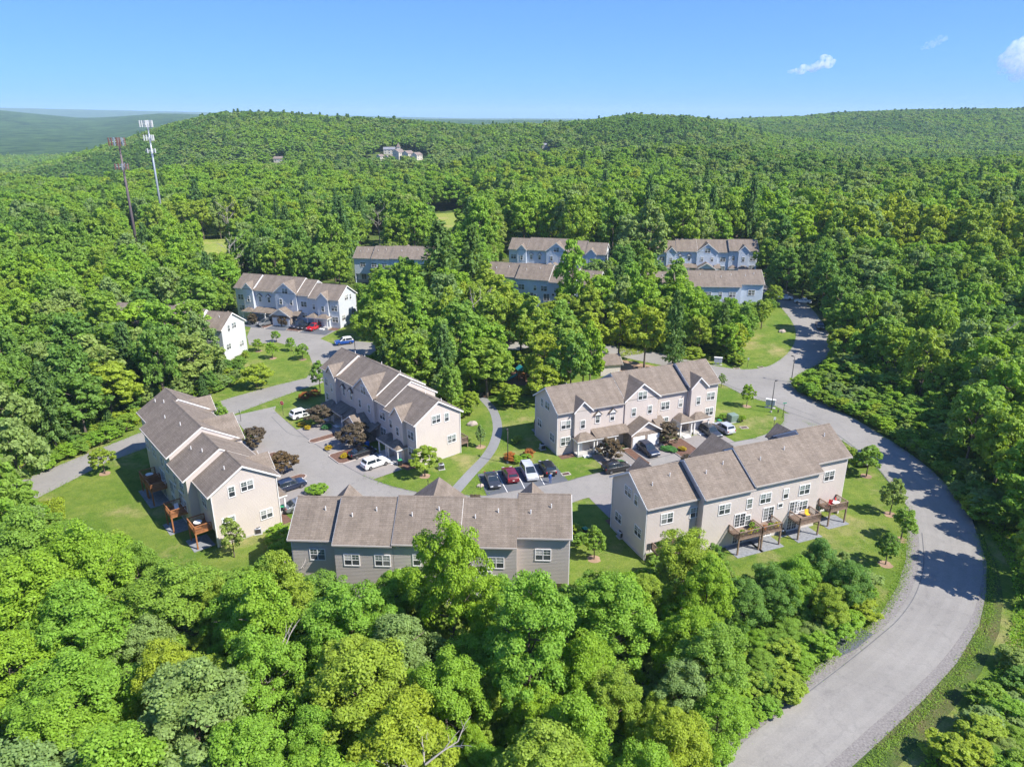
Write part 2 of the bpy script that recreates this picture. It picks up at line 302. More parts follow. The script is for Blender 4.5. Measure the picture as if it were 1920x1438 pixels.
for a, b in (((-2.4, 104.9), (-.7, 98.6)), ((.5, 106.3), (2.0, 99.7)), ((3.6, 107.6), (5.1, 101))):
    ribbon('parking_line', [a, b], .13, .072, M['line'], sm=False)
ribbon('tar_seam', inner_c[2:12], .14, .07, M['tar']); ribbon('tar_seam', inner_c[12:19], .14, .07, M['tar'])
ribbon('tar_seam', [(-46.4, 128.6), (-43.5, 124.4), (-40.5, 120.5), (-37.3, 119.1)], .1, .071, M['tar'])
ribbon('tar_seam', [(53.5, 131.8), (57.5, 126), (59.4, 119), (60.2, 108), (59, 97)], .13, .066, M['tar'])
ribbon('tar_seam', [(44.6, 150.5), (49.8, 140.5), (54, 135.5), (58.6, 128.5)], .1, .067, M['tar'])
ribbon('tar_seam', [(29.5, 57.2), (35.2, 61.4), (40.3, 65.3), (44.6, 68.8), (49, 73.5), (53.2, 79.6), (56.9, 87)], .1, .066, M['tar'])
sheet('asphalt_patch', [(37.4, 63.7), (40.3, 66.0), (39.2, 67.1), (36.2, 65.3), (34.9, 63.4), (35.4, 62.6)], .062, M['lot'])
ribbon('path', [(-9.2, 97.9), (-6.6, 105.2), (-4.4, 111), (-3.1, 116.8), (-2.7, 123.9), (-3.7, 131.8), (-6, 138.6), (-6.5, 142)], (1.9, 1.6), .03, M['path'], 'narrow grey footpath curving through the lawn')
sheet('mulch_path', [(-6.8, 139), (-5.2, 139), (-1.5, 146), (4, 147), (5, 152), (-2, 153), (-4, 147)], .034, M['mulch'])
sheet('gravel_shoulder', [(9.4, 42.7), (17.5, 49.4), (27.2, 57.2), (33.8, 62.3), (39.4, 66.4), (43, 69.8), (47.4, 74.8), (51.4, 80.6), (55, 87.3), (57.5, 94)] + [(59, 92.6), (57.3, 86.6), (53.6, 79.5), (49.4, 73.5), (45, 68.6), (40.6, 65.1), (35.4, 60.8), (28.2, 55.6), (18.8, 48.1), (10.8, 41.6)], .034, M['gravel'], 'pale gravel strip on the inner edge of the bend', 2)
sheet('gravel_shoulder', [(16.6, 42), (26.2, 48.6), (32.4, 53.1), (38.8, 57.8), (45, 62.7), (51.2, 68.6), (55.9, 74.3), (59.8, 80.2), (63.4, 87.2)] + [(64.5, 86.7), (61.4, 79.7), (57.5, 73.5), (53, 67.5), (47, 61.5), (40.9, 56.5), (34.4, 51.6), (28.4, 47.2), (19.3, 41.2)], .03, M['gravel'], 'pale gravel strip on the outer edge of the bend', 2)
sheet('bare_soil', [(23, 152), (34, 150), (36.5, 156.5), (29, 161), (22.5, 164.5), (19, 160)], .034, M['dirt'], 'reddish bare soil behind the shed')
sheet('playground_bed', [(-3, 146), (6, 146), (7, 154), (-2, 155)], .033, M['mulch'], 'reddish mulch bed under the play set')
sheet('verge', [(21, 38), (30, 45.4), (36, 49.8), (42.8, 55), (48.8, 60.2), (54.6, 66.4), (59, 72.6), (62.4, 79), (67, 92), (69, 104), (68.6, 116), (67, 126), (64, 135.5), (61.2, 141.8), (61.2, 147.2), (66, 152), (75, 140), (80, 110), (78, 86), (71, 69), (61, 53), (44, 38)], .02, M['lawn'], 'rough grass verge outside the bend', 4)

mid_line = [((a[0] + b[0]) / 2, (a[1] + b[1]) / 2) for a, b in zip(main_l[:12], [main_r[::-1][i] for i in (0, 1, 2, 3, 4, 6, 7, 8, 9, 9, 10, 11)])]
def offset_line(pts, d):
    out = []
    for i in range(len(pts)):
        a, b = Vector(pts[max(i - 1, 0)]), Vector(pts[min(i + 1, len(pts) - 1)]); t = (b - a).normalized(); out.append((pts[i][0] - t.y * d, pts[i][1] + t.x * d))
    return out
for d in (-2.3, -.75, .85, 2.4): ribbon('tyre_track', offset_line(mid_line, d), .62, .0545, M['track'])
# ---------------------------------------------------------------- townhouses
MESH = {}
def win_mesh(kind):
    if kind in MESH: return MESH[kind]
    spec = {'double': (1.9, 1.6, 2), 'single': (.98, 1.6, 1), 'small': (.9, .75, 1), 'slider': (1.85, 2.1, 2), 'side_double': (1.8, 1.5, 2)}
    w, h, n = spec[kind]; a, b = -w / 2, w / 2; f = .11; fr = MB()
    fr.box(a, b, -.07, 0, h / 2 - f, h / 2).box(a, b, -.09, 0, -h / 2, -h / 2 + f).box(a, a + f, -.07, 0, -h / 2 + f, h / 2 - f).box(b - f, b, -.07, 0, -h / 2 + f, h / 2 - f)
    panes = []; cw = (w - 2 * f - (n - 1) * .1) / n
    for i in range(n):
        x0 = a + f + i * (cw + .1)
        if i: fr.box(x0 - .1, x0, -.065, 0, -h / 2 + f, h / 2 - f)
        if kind in ('slider',):
            panes.append((x0, x0 + cw, -h / 2 + f, h / 2 - f, 1))
            for k in (1, 2, 3): z = -h / 2 + f + (h - 2 * f) * k / 4; fr.box(x0, x0 + cw, -.045, -.012, z - .014, z + .014)
            fr.box(x0 + cw / 2 - .014, x0 + cw / 2 + .014, -.046, -.012, -h / 2 + f, h / 2 - f)
        elif kind == 'small': panes.append((x0, x0 + cw, -h / 2 + f, h / 2 - f, 1))
        else:
            fr.box(x0, x0 + cw, -.05, -.005, -.035, .035)
            panes.append((x0, x0 + cw, .035, h / 2 - f, 0)); panes.append((x0, x0 + cw, -h / 2 + f, -.035, 1))
            fr.box(x0 + cw / 2 - .013, x0 + cw / 2 + .013, -.045, -.012, .035, h / 2 - f); fr.box(x0, x0 + cw, -.044, -.012, h / 4 - .05, h / 4 - .024)
    fm = fr.mesh('window', M['white']); pm = []
    for (x0, x1, z0, z1, d) in panes: pm.append(MB().box(x0, x1, -.03, -.004, z0, z1).mesh('pane', M['screen'] if d else M['glass']))
    MESH[kind] = (fm, pm); return MESH[kind]
ROT = {'f': 0, 'b': math.pi, 'l': -math.pi / 2, 'r': math.pi / 2}
def window(root, kind, face, x, y, z, name='window'):
    fm, pm = win_mesh(kind); o = put(name, fm, root, (x, y, z), ROT[face])
    for p in pm: put('pane', p, o)
    return o
def chevron(yf, yr, ze, slope, ov, th):
    ym = (yf + yr) / 2; zr = ze + slope * (ym - yf)
    a, b = yf - ov, yr + ov; za = ze - slope * ov
    return [(a, za), (ym, zr), (b, za), (b, za + th), (ym, zr + th), (a, za + th)], ym, zr
SL = .622
def gable_front(root, x0, x1, y, z0, ze, slope, depth, wall, roof, back):
    xm = (x0 + x1) / 2; zr = ze + slope * (x1 - x0) / 2
    MB().prism([(x0, z0), (x1, z0), (x1, ze), (xm, zr), (x0, ze)], y - depth, y + 1.2, 'y').build('gable_wall', wall, root)
    o = .3; th = .14; za = ze - slope * o
    c = [(x0 - o, za), (xm, zr), (x1 + o, za), (x1 + o, za + th), (xm, zr + th + .03), (x0 - o, za + th)]
    MB().prism(c, y - depth - .32, y + back, 'y').build('gable_roof', roof, root)
    t = [(x0 - o - .02, za - .16), (xm, zr - .16), (x1 + o + .02, za - .16), (x1 + o + .02, za + .1), (xm, zr + .1), (x0 - o - .02, za + .1)]
    MB().prism(t, y - depth - .36, y - depth - .30, 'y').build('gable_trim', M['white'], root)
def garage(root, wall):
    x0, x1, y0, y1 = 13.0, 18.9, -2.7, .6; ze, s = 2.95, .62; xm = (x0 + x1) / 2; zr = ze + s * (x1 - x0) / 2
    MB().box(x0, x1, y0, y1, -.4, ze).build('garage_wall', M['stone'], root)
    MB().prism([(x0 + .1, ze), (x1 - .1, ze), (xm, zr - .06)], y0 + .06, y0 + .3, 'y').build('garage_gable', wall, root)
    o = .4; za = ze - s * o; th = .15
    MB().prism([(x0 - o, za), (xm, zr), (x1 + o, za), (x1 + o, za + th), (xm, zr + th), (x0 - o, za + th)], y0 - .45, y1 + .4, 'y').build('garage_roof', M['roof'], root)
    MB().prism([(x0 - o, za - .14), (xm, zr - .14), (x1 + o, za - .14), (x1 + o, za + .1), (xm, zr + .1), (x0 - o, za + .1)], y0 - .5, y0 - .44, 'y').build('garage_trim', M['white'], root)
    for cx in (14.45, 17.45):
        d = MB().box(cx - 1.22, cx + 1.22, y0 - .05, y0 - .005, 0, 2.2).build('garage_door', M['door'], root)
        for k in range(4): MB().box(cx - 1.12, cx + 1.12, y0 - .075, y0 - .05, .08 + k * .53, .53 + k * .53).build('panel', M['door'], d)
    for xs in ((10.4, 13.0), (18.9, 20.6)):
        mb = MB(); a, b = xs
        mb.prism([(.36, 3.9), (-1.9, 2.85), (-1.9, 3.0), (.36, 4.07)], a - .2, b + .2, 'x'); mb.build('porch_roof', M['roof'], root)
def porch(root, x0, x1, left_open=True, hip=True):
    d = 2.0; zt, ze = 3.85, 3.0; o = .25; mb = MB()
    if hip:
        xa, xb = x0 + 1.1, x1 - 1.1
        A = [(x0 - o, .3, ze), (x0 - o, -d - o, ze), (x1 + o, -d - o, ze), (x1 + o, .3, ze)]; top = [(xa, .3, zt), (xa, -d * .35, zt), (xb, -d * .35, zt), (xb, .3, zt)]
        for i in range(3): mb.face([A[i], A[i + 1], top[i + 1], top[i]])
        mb.face(top); mb.face([A[3], A[2], A[1], A[0]]); mb.face([A[0], top[0], top[3], A[3]])
    else: mb.prism([(.3, zt), (-d - o, ze - .05), (-d - o, ze + .1), (.3, zt + .15)], x0 - o, x1 + o, 'x')
    mb.build('porch_roof', M['roof'], root)
    MB().box(x0 - o + .03, x1 + o - .03, -d - o + .03, .2, ze - .24, ze - .004).build('porch_beam', M['white'], root)
    fl = MB().box(x0, x1, -d, .05, -.3, .42).build('porch_floor', M['concrete'], root)
    MB().box((x0 + x1) / 2 - .7, (x0 + x1) / 2 + .7, -d - .65, -d - .002, -.3, .22).build('step', M['white'], root)
    for x in (x0 + .14, x1 - .14): MB().box(x - .1, x + .1, -d + .04, -d + .24, .42, ze - .24).build('porch_post', M['white'], root)
def deck(root, x0, x1, y, z, wood, zg=-.1, dep=2.3):
    yo = y + dep
    f = MB().box(x0, x1, y + .01, yo, z - .2, z)
    d = f.build('deck', wood, root)
    for x in (x0 + .1, x1 - .1): MB().box(x - .09, x + .09, yo - .22, yo - .04, zg - .4, z - .2).build('deck_post', wood, d)
    def rail(a, b):
        mb = MB(); (ax, ay), (bx, by) = a, b; L = math.hypot(bx - ax, by - ay); n = max(2, int(L / .16))
        def bar(p, q, z0, z1, t):
            dx, dy = (q[0] - p[0]), (q[1] - p[1]); l = math.hypot(dx, dy) or 1; nx, ny = -dy / l * t, dx / l * t
            mb.prism([(p[0] - nx, p[1] - ny), (q[0] - nx, q[1] - ny), (q[0] + nx, q[1] + ny), (p[0] + nx, p[1] + ny)], z0, z1, 'z')
        bar(a, b, z + .92, z + .99, .07); bar(a, b, z + .1, z + .17, .03)
        for k in range(n + 1):
            t = k / n; px, py = ax + (bx - ax) * t, ay + (by - ay) * t; w = .06 if k in (0, n) else .022
            mb.box(px - w, px + w, py - w, py + w, z, z + .93)
        mb.build('railing', wood, d)
    e = .07; rail((x0 + e, y + .05), (x0 + e, yo - e)); rail((x0 + e, yo - e), (x1 - e, yo - e)); rail((x1 - e, yo - e), (x1 - e, y + .05))
    MB().box(x0 - .3, x1 + .3, y + .02, yo + .5, -.3, .06).build('patio_slab', M['patio'], root)
    return d
E_ = 8.0; LEN = 32.6
def townhouse(loc, rz, segs, wall, wood, decks, label, group, z0=-.6, rear_doors=True):
    root = empty('townhouse', loc, R(rz)); tag(root, label, 'townhouse', group); n = len(segs); W_ = M[wall]
    info = []
    for i, (x0, x1, dz) in enumerate(segs):
        end = i in (0, n - 1); yf, yr = (0, 9.0) if end else (.35, 10.2); ze = E_ + dz
        info.append((x0, x1, yf, yr, ze))
    for i, (x0, x1, yf, yr, ze) in enumerate(info):
        end = i in (0, n - 1); prof, ym, zr = chevron(yf, yr, ze, SL, .42, .17)
        e = .006 * (i + 1)
        if end:
            MB().prism([(yf, 2.5), (yr, 2.5), (yr, ze), (ym, zr), (yf, ze)], x0 + e, x1 - e).build('wall', W_, root)
            MB().box(x0 + e + .004, x1 - e - .004, yf + .004, yr - 1.35, z0, 2.5).build('lower_wall', W_, root)
            MB().box(x0 - .03, x1 + .03, yf - .03, yr - 1.3, z0, .28).build('foundation', M['foundation'], root)
            MB().box(x0 + e, x0 + e + .2, yr - 1.35, yr, z0, 2.5).build('wing_wall', W_, root); MB().box(x1 - e - .2, x1 - e, yr - 1.35, yr, z0, 2.5).build('wing_wall', W_, root)
        else:
            MB().prism([(yf, z0), (yr, z0), (yr, ze), (ym, zr), (yf, ze)], x0 + e, x1 - e).build('wall', W_, root)
            MB().box(x0, x1, yf - .03, yr + .03, z0, .2).build('foundation', M['foundation'], root)
        lo = .3 if i == 0 else (.06 if info[i - 1][4] < ze else -.0); hi = .3 if i == n - 1 else (.06 if info[i + 1][4] < ze else -.0)
        rf = MB().prism(prof, x0 - lo + e, x1 + hi - e).build('roof', M['roof'], root)
        ridge = MB().prism([(ym - .14, zr + .12), (ym, zr + .215), (ym + .14, zr + .12)], x0 - lo, x1 + hi).build('ridge_cap', M['roof'], rf)
        za = ze - SL * .42
        for yy, s in ((yf - .42, -1), (yr + .42, 1)):
            MB().box(x0 - lo, x1 + hi, min(yy, yy + s * .13), max(yy, yy + s * .13), za - .03, za + .14).build('gutter', M['gutter'], root)
        # underside boards close the eaves
        for xs, sgn in ((x0 - lo, -1), (x1 + hi, 1)):
            if (sgn < 0 and i == 0) or (sgn > 0 and i == n - 1):
                p = [(yf - .44, za - .16), (ym, zr - .16), (yr + .44, za - .16), (yr + .44, za + .10), (ym, zr + .10), (yf - .44, za + .10)]
                MB().prism(p, xs, xs + sgn * .05).build('rake_trim', M['white'], root)
            else:
                up = (i > 0 and info[i - 1][4] < ze - .05) if sgn < 0 else (i < n - 1 and info[i + 1][4] < ze - .05)
                if up:
                    p = [(yf - .44, za - .12), (ym, zr - .12), (yr + .44, za - .12), (yr + .44, za + .10), (ym, zr + .10), (yf - .44, za + .10)]
                    MB().prism(p, xs, xs + sgn * .035).build('rake_trim', M['white'], root)
        for k in range(1 if x1 - x0 < 6 else 2):
            vx = x0 + (x1 - x0) * (.35 + .4 * k); vy = ym + 1.6 + .7 * k; vz = zr - SL * (vy - ym) + .17
            MB().tube([(vx, vy, vz - .2), (vx, vy, vz + .5)], .065, 6).build('vent_pipe', M['white'], rf)
    def seg_at(x):
        for s in info:
            if s[0] - .01 <= x <= s[1] + .01: return s
        return info[-1]
    # front: gables, porches, garage, windows
    for (x0, x1, dep, sl, up) in ((2.9, 6.0, .55, 1.0, 0), (12.9, 19.7, .55, .78, 0), (26.4, 29.7, .6, 1.0, 0)):
        s = seg_at((x0 + x1) / 2); rise = sl * (x1 - x0) / 2
        gable_front(root, x0, x1, s[2], z0 if x1 - x0 < 5 else 2.6, s[4] - .05, sl, dep, W_, M['roof'], rise / SL + .25)
    porch(root, 2.9, 6.2); porch(root, 6.5, 10.4, hip=False); porch(root, 23.6, 26.2); porch(root, 26.6, 29.9)
    garage(root, W_)
    def fwin(kind, x, z, dy=0): window(root, kind, 'f', x, seg_at(x)[2] - dy - .002, z)
    for x, zs in ((1.5, (5.5, 2.45)), (21.6, (5.5, 2.45)), (31.2, (5.5, 2.45))):
        dz = seg_at(x)[4] - E_
        for z in zs: fwin('double', x, z + dz * .8)
    for x, dep in ((4.45, .55), (28.05, .6)):
        fwin('single', x, 5.3 + (seg_at(x)[4] - E_) * .8, dep)
    fwin('single', 24.9, 5.5 + (seg_at(24.9)[4] - E_) * .8)
    for x in (7.6, 10.5):
        s = seg_at(x); z = 5.55 + (s[4] - E_) * .8; w_ = window(root, 'single', 'f', x, s[2] - .002, z)
        MB().prism([(-.68, .86), (.68, .86), (0, 1.5)], -.32, -.002, 'y').build('pediment', M['white'], w_)
        MB().prism([(-.85, .78), (0, 1.56), (.85, .78), (.85, .88), (0, 1.67), (-.85, .88)], -.4, .0, 'y').build('pediment_roof', M['roof'], w_)
    dz = seg_at(16.3)[4] - E_
    fwin('double', 16.3, 8.35 + dz, .55)
    for x in (14.7, 18.0): fwin('single', x, 5.5 + dz * .8, .55)
    for x in (4.0, 8.6, 24.9, 28.4):
        dp = .55 if 2.9 < x < 6 or 26.4 < x < 29.7 else 0
        MB().box(x - .5, x + .5, seg_at(x)[2] - dp - .06, seg_at(x)[2] - dp - .005, .43, 2.55).build('front_door', M['door'], root)
    MB().box(3.0, 12.8, -.05 + .35 - .06, .35 - .004, .3, 2.9).build('stone_veneer', M['stone'], root) if False else None
    # rear
    for x, zs in ((3.0, (5.7,)), (8.4, (5.7, 3.2)), (11.6, (5.7,)), (15.0, (5.7,)), (17.6, (5.7, 3.2)), (21.6, (5.7,)), (25.2, (5.7,)), (29.6, (5.7,))):
        s = seg_at(x)
        for z in zs: window(root, 'single' if x in (11.6, 17.6) else 'double', 'b', x, s[3] + .002, z + (s[4] - E_) * .7)
    for x in (2.4, 9.8, 14.2, 18.9, 30.0):
        s = seg_at(x); inner = s[3] - (1.35 if s in (info[0], info[-1]) else 0)
        window(root, 'slider', 'b', x, (inner if inner < s[3] else s[3]) + .004, 1.25 if s not in (info[0], info[-1]) and x not in (9.8, 14.2, 18.9) else 1.3, 'sliding_door')
        if s not in (info[0], info[-1]): window(root, 'slider', 'b', x, s[3] + .003, 3.75, 'sliding_door')
    window(root, 'small', 'b', 12.3, 10.2 + .002 if seg_at(12.3)[3] > 9.5 else 9.002, 4.6)
    for (x0, x1, z) in decks: deck(root, x0, x1, 9.0 if seg_at((x0 + x1) / 2) in (info[0], info[-1]) else 10.2, z, M[wood])
    # ends
    for face, x, s in (('l', info[0][0], info[0]), ('r', info[-1][1], info[-1])):
        o = -.004 if face == 'l' else .004; dz = s[4] - E_; x = x + (.006 if face == 'l' else -.006 * n) + o
        sg = -1 if face == 'l' else 1
        window(root, 'side_double', face, x, 4.1, 7.7 + dz); window(root, 'single', face, x, 6.2, 7.5 + dz)
        window(root, 'side_double', face, x, 2.0, 2.6 + dz * .8); window(root, 'side_double', face, x, 7.1, 3.3 + dz * .8)
        MB().box(min(x, x + sg * .1), max(x, x + sg * .1), .02, .12, .1, s[4] - .3).build('downspout', M['white'], root)
        MB().box(min(x, x + sg * .1), max(x, x + sg * .1), 8.86, 8.96, .1, s[4] - .3).build('downspout', M['white'], root)
    return root
def gz(x, y): return float(T(x, y))
S4 = lambda a, b, c, dz: [(0, a, dz[0]), (a, b, dz[1]), (b, c, dz[2]), (c, LEN, dz[3])]
GB, GL = 'beige townhouse blocks', 'blue townhouse blocks'
TH = {}
TH['A'] = townhouse((-32.5, 89.1, 0), 129.9, S4(5.8, 12.8, 26.4, (0, .3, 1.2, 1.5)), 'beige', 'deck_red', [(1.2, 4.2, 2.5), (7.6, 10.6, 2.5), (17.2, 20.2, 2.5), (20.6, 23.4, 2.5)], 'beige townhouse block at far left with reddish timber decks behind', GB)
TH['C'] = townhouse((-36.6, 132, -.15), -50, S4(6.1, 19.6, 23.4, (1.2, .8, .4, 0)), 'beige', 'deck_grey', [(28.5, 31.6, 1.2)], 'beige townhouse block with shaded front above the white SUVs', GB)
TH['D'] = townhouse((7.7, 111.5, 0), 22.9, S4(13.0, 20.1, 26.2, (0, .3, .25, .9)), 'beige', 'deck_grey', [(.8, 3.6, 1.2)], 'beige townhouse block with sunlit front beside the parking bay', GB)
TH['E'] = townhouse((44.2, 100.6, 0), 201.5, [(0, 5.8, 1.5), (5.8, 17.2, .8), (17.2, 25.0, .4), (25.0, LEN, 0)], 'beige', 'deck_grey', [(1.0, 4.2, 2.5), (7.0, 10.6, 2.5), (13.6, 16.8, 2.5), (17.0, 20.6, 2.5), (28.4, 31.6, 1.6)], 'beige townhouse block with furnished rear decks inside the road bend', GB)
TH['F'] = townhouse((7.0, 80.9, 0), 177.5, [(0, 6.0, 1.0), (6, 12.6, .4), (12.6, 20.3, .5), (20.3, 27.2, .25), (27.2, LEN, 0)], 'beige', 'deck_grey', [], 'beige townhouse block nearest the camera, seen from behind above foreground trees', GB)
for k, (x, y, rz, seg, lab) in dict(
    G=(-77.1, 198, -18.4, S4(6.1, 19.6, 23.4, (1.2, .8, .4, 0)), 'blue townhouse block with shaded front behind the red car'),
    H=(-65.2, 170, 166.2, S4(6.1, 12.6, 23.4, (0, .3, .6, .6)), 'pale townhouse block with white gable end among the left trees'),
    K=(-.9, 245, -16, S4(6.1, 19.6, 26, (.6, .6, .2, .2)), 'far blue townhouse block with its front showing behind the tall trees'),
    J=(26.4, 203, 161, S4(6.1, 13.6, 23.4, (0, .3, .7, .7)), 'blue townhouse block half hidden by trees in the middle'),
    M=(69, 203, 177, S4(6.1, 13, 24, (.8, .3, .3, 0)), 'blue townhouse block above the mown bank near the upper road'),
    L=(49, 243, -6, S4(6.1, 13, 23.4, (0, .3, .2, .8)), 'farthest blue townhouse block behind another blue roof at right'),
    I=(-19.5, 246, 170.7, S4(6.1, 19.6, 26, (.8, .4, .2, 0)), 'blue townhouse block at left of the big pine, seen from behind')).items():
    c = math.cos(R(rz)); s = math.sin(R(rz)); zz = gz(x + 16 * c - 5 * s, y + 16 * s + 5 * c)
    TH[k] = townhouse((x, y, zz), rz, seg, {'G': 'pale_blue', 'H': 'pale'}.get(k, 'blue'), 'deck_grey', [(8.2, 11.2, 2.5)] if k in 'MJ' else [], lab, GL, z0=-2.5)
def local(k, x, y, z=0):
    r = TH[k]; a = r.rotation_euler.z; c, s = math.cos(a), math.sin(a)
    return (r.location.x + c * x - s * y, r.location.y + s * x + c * y, r.location.z + z)
# driveways and planting beds in front of each block
for k, far in (('A', 9.4), ('C', 9.6), ('D', 9.6), ('E', 8.6), ('F', 9.6), ('G', 6.0)):
    for (x0, x1) in ((5.2, 11.2), (13.0, 19.0), (23.6, 31.6)):
        y1 = -2.7 if x0 == 13.0 else -2.2
        sheet('driveway', [local(k, a, b)[:2] for a, b in ((x0, y1), (x1, y1), (x1, -far), (x0, -far))], .050 if k != 'G' else .09, M['drive'] if k != 'G' else M['lot'])
    for (x0, x1) in ((11.2, 13.0), (19.0, 23.6)):
        y0, y1 = -2.4, -far + .4; b = .5
        pts = [(x0 + .1, y0), (x1 - .1, y0), (x1 - .1, y1 + b), (x1 - .1 - b, y1), (x0 + .1 + b, y1), (x0 + .1, y1 + b)]
        w = [local(k, *p)[:2] for p in pts]; zg = gz(*w[0])
        MB().prism(w, zg - .2, zg + .16, 'z').build('planting_bed', M['mulch'])['kind'] = 'structure'
        kb = MB(); cx = sum(p[0] for p in w) / 6; cyy = sum(p[1] for p in w) / 6
        for i in range(6):
            p, q = Vector(w[i]), Vector(w[(i + 1) % 6]); o1 = (p - Vector((cx, cyy))).normalized() * .16; o2 = (q - Vector((cx, cyy))).normalized() * .16
            kb.prism([tuple(p + o1 * .1), tuple(q + o2 * .1), tuple(q + o2), tuple(p + o1)], zg - .2, zg + .2, 'z')
        kb.build('kerb', M['kerb'])['kind'] = 'structure'
    w = [local(k, *p)[:2] for p in ((.1, -.03), (2.9, -.03), (2.9, -1.6), (.1, -1.6))]; sheet('mulch_bed', w, .03, M['mulch'])
    w = [local(k, *p)[:2] for p in ((29.9, -.03), (32.5, -.03), (32.5, -1.8), (29.9, -2.1))]; sheet('mulch_bed', w, .055, M['mulch'])
# ---------------------------------------------------------------- vehicles
def bevel_mesh(me, w, seg=2, ang=.5):
    bm = bmesh.new(); bm.from_mesh(me); bmesh.ops.remove_doubles(bm, verts=bm.verts, dist=1e-5)
    es = [e for e in bm.edges if len(e.link_faces) == 2 and e.calc_face_angle(0) > ang]
    bmesh.ops.bevel(bm, geom=es, offset=w, segments=seg, affect='EDGES', profile=.6, clamp_overlap=True); bm.to_mesh(me); bm.free()
    me.polygons.foreach_set('use_smooth', [True] * len(me.polygons)); me.update(); return me
CARS = {
    'suv': dict(L=4.7, W=1.9, low=[(-.5, .38), (-.5, .9), (-.485, 1.04), (.2, 1.06), (.34, 1.0), (.47, .86), (.5, .7), (.5, .34), (.45, .26), (-.45, .26)], cab=[(-.475, 1.02), (-.45, 1.2), (-.40, 1.66), (-.2, 1.74), (.04, 1.70), (.235, 1.03)], b=-.06),
    'sedan': dict(L=4.75, W=1.84, low=[(-.5, .4), (-.5, .84), (-.47, .98), (-.3, 1.0), (.2, .95), (.34, .9), (.47, .74), (.5, .6), (.5, .32), (.45, .24), (-.45, .24)], cab=[(-.37, .97), (-.2, 1.40), (-.05, 1.45), (.05, 1.41), (.24, .94)], b=-.05),
    'van': dict(L=5.0, W=1.96, low=[(-.5, .38), (-.5, .95), (-.49, 1.05), (.22, 1.06), (.36, .98), (.47, .82), (.5, .66), (.5, .34), (.45, .26), (-.45, .26)], cab=[(-.485, 1.03), (-.46, 1.68), (-.3, 1.78), (.04, 1.76), (.28, 1.03)], b=-.08),
    'pickup': dict(L=5.6, W=1.98, low=[(-.5, .5), (-.5, 1.1), (-.12, 1.1), (.16, 1.12), (.3, 1.1), (.47, 1.0), (.5, .85), (.5, .42), (.45, .36), (-.45, .38)], cab=[(-.12, 1.08), (-.1, 1.75), (.05, 1.82), (.1, 1.79), (.22, 1.1)], b=.05)}
CM = {}
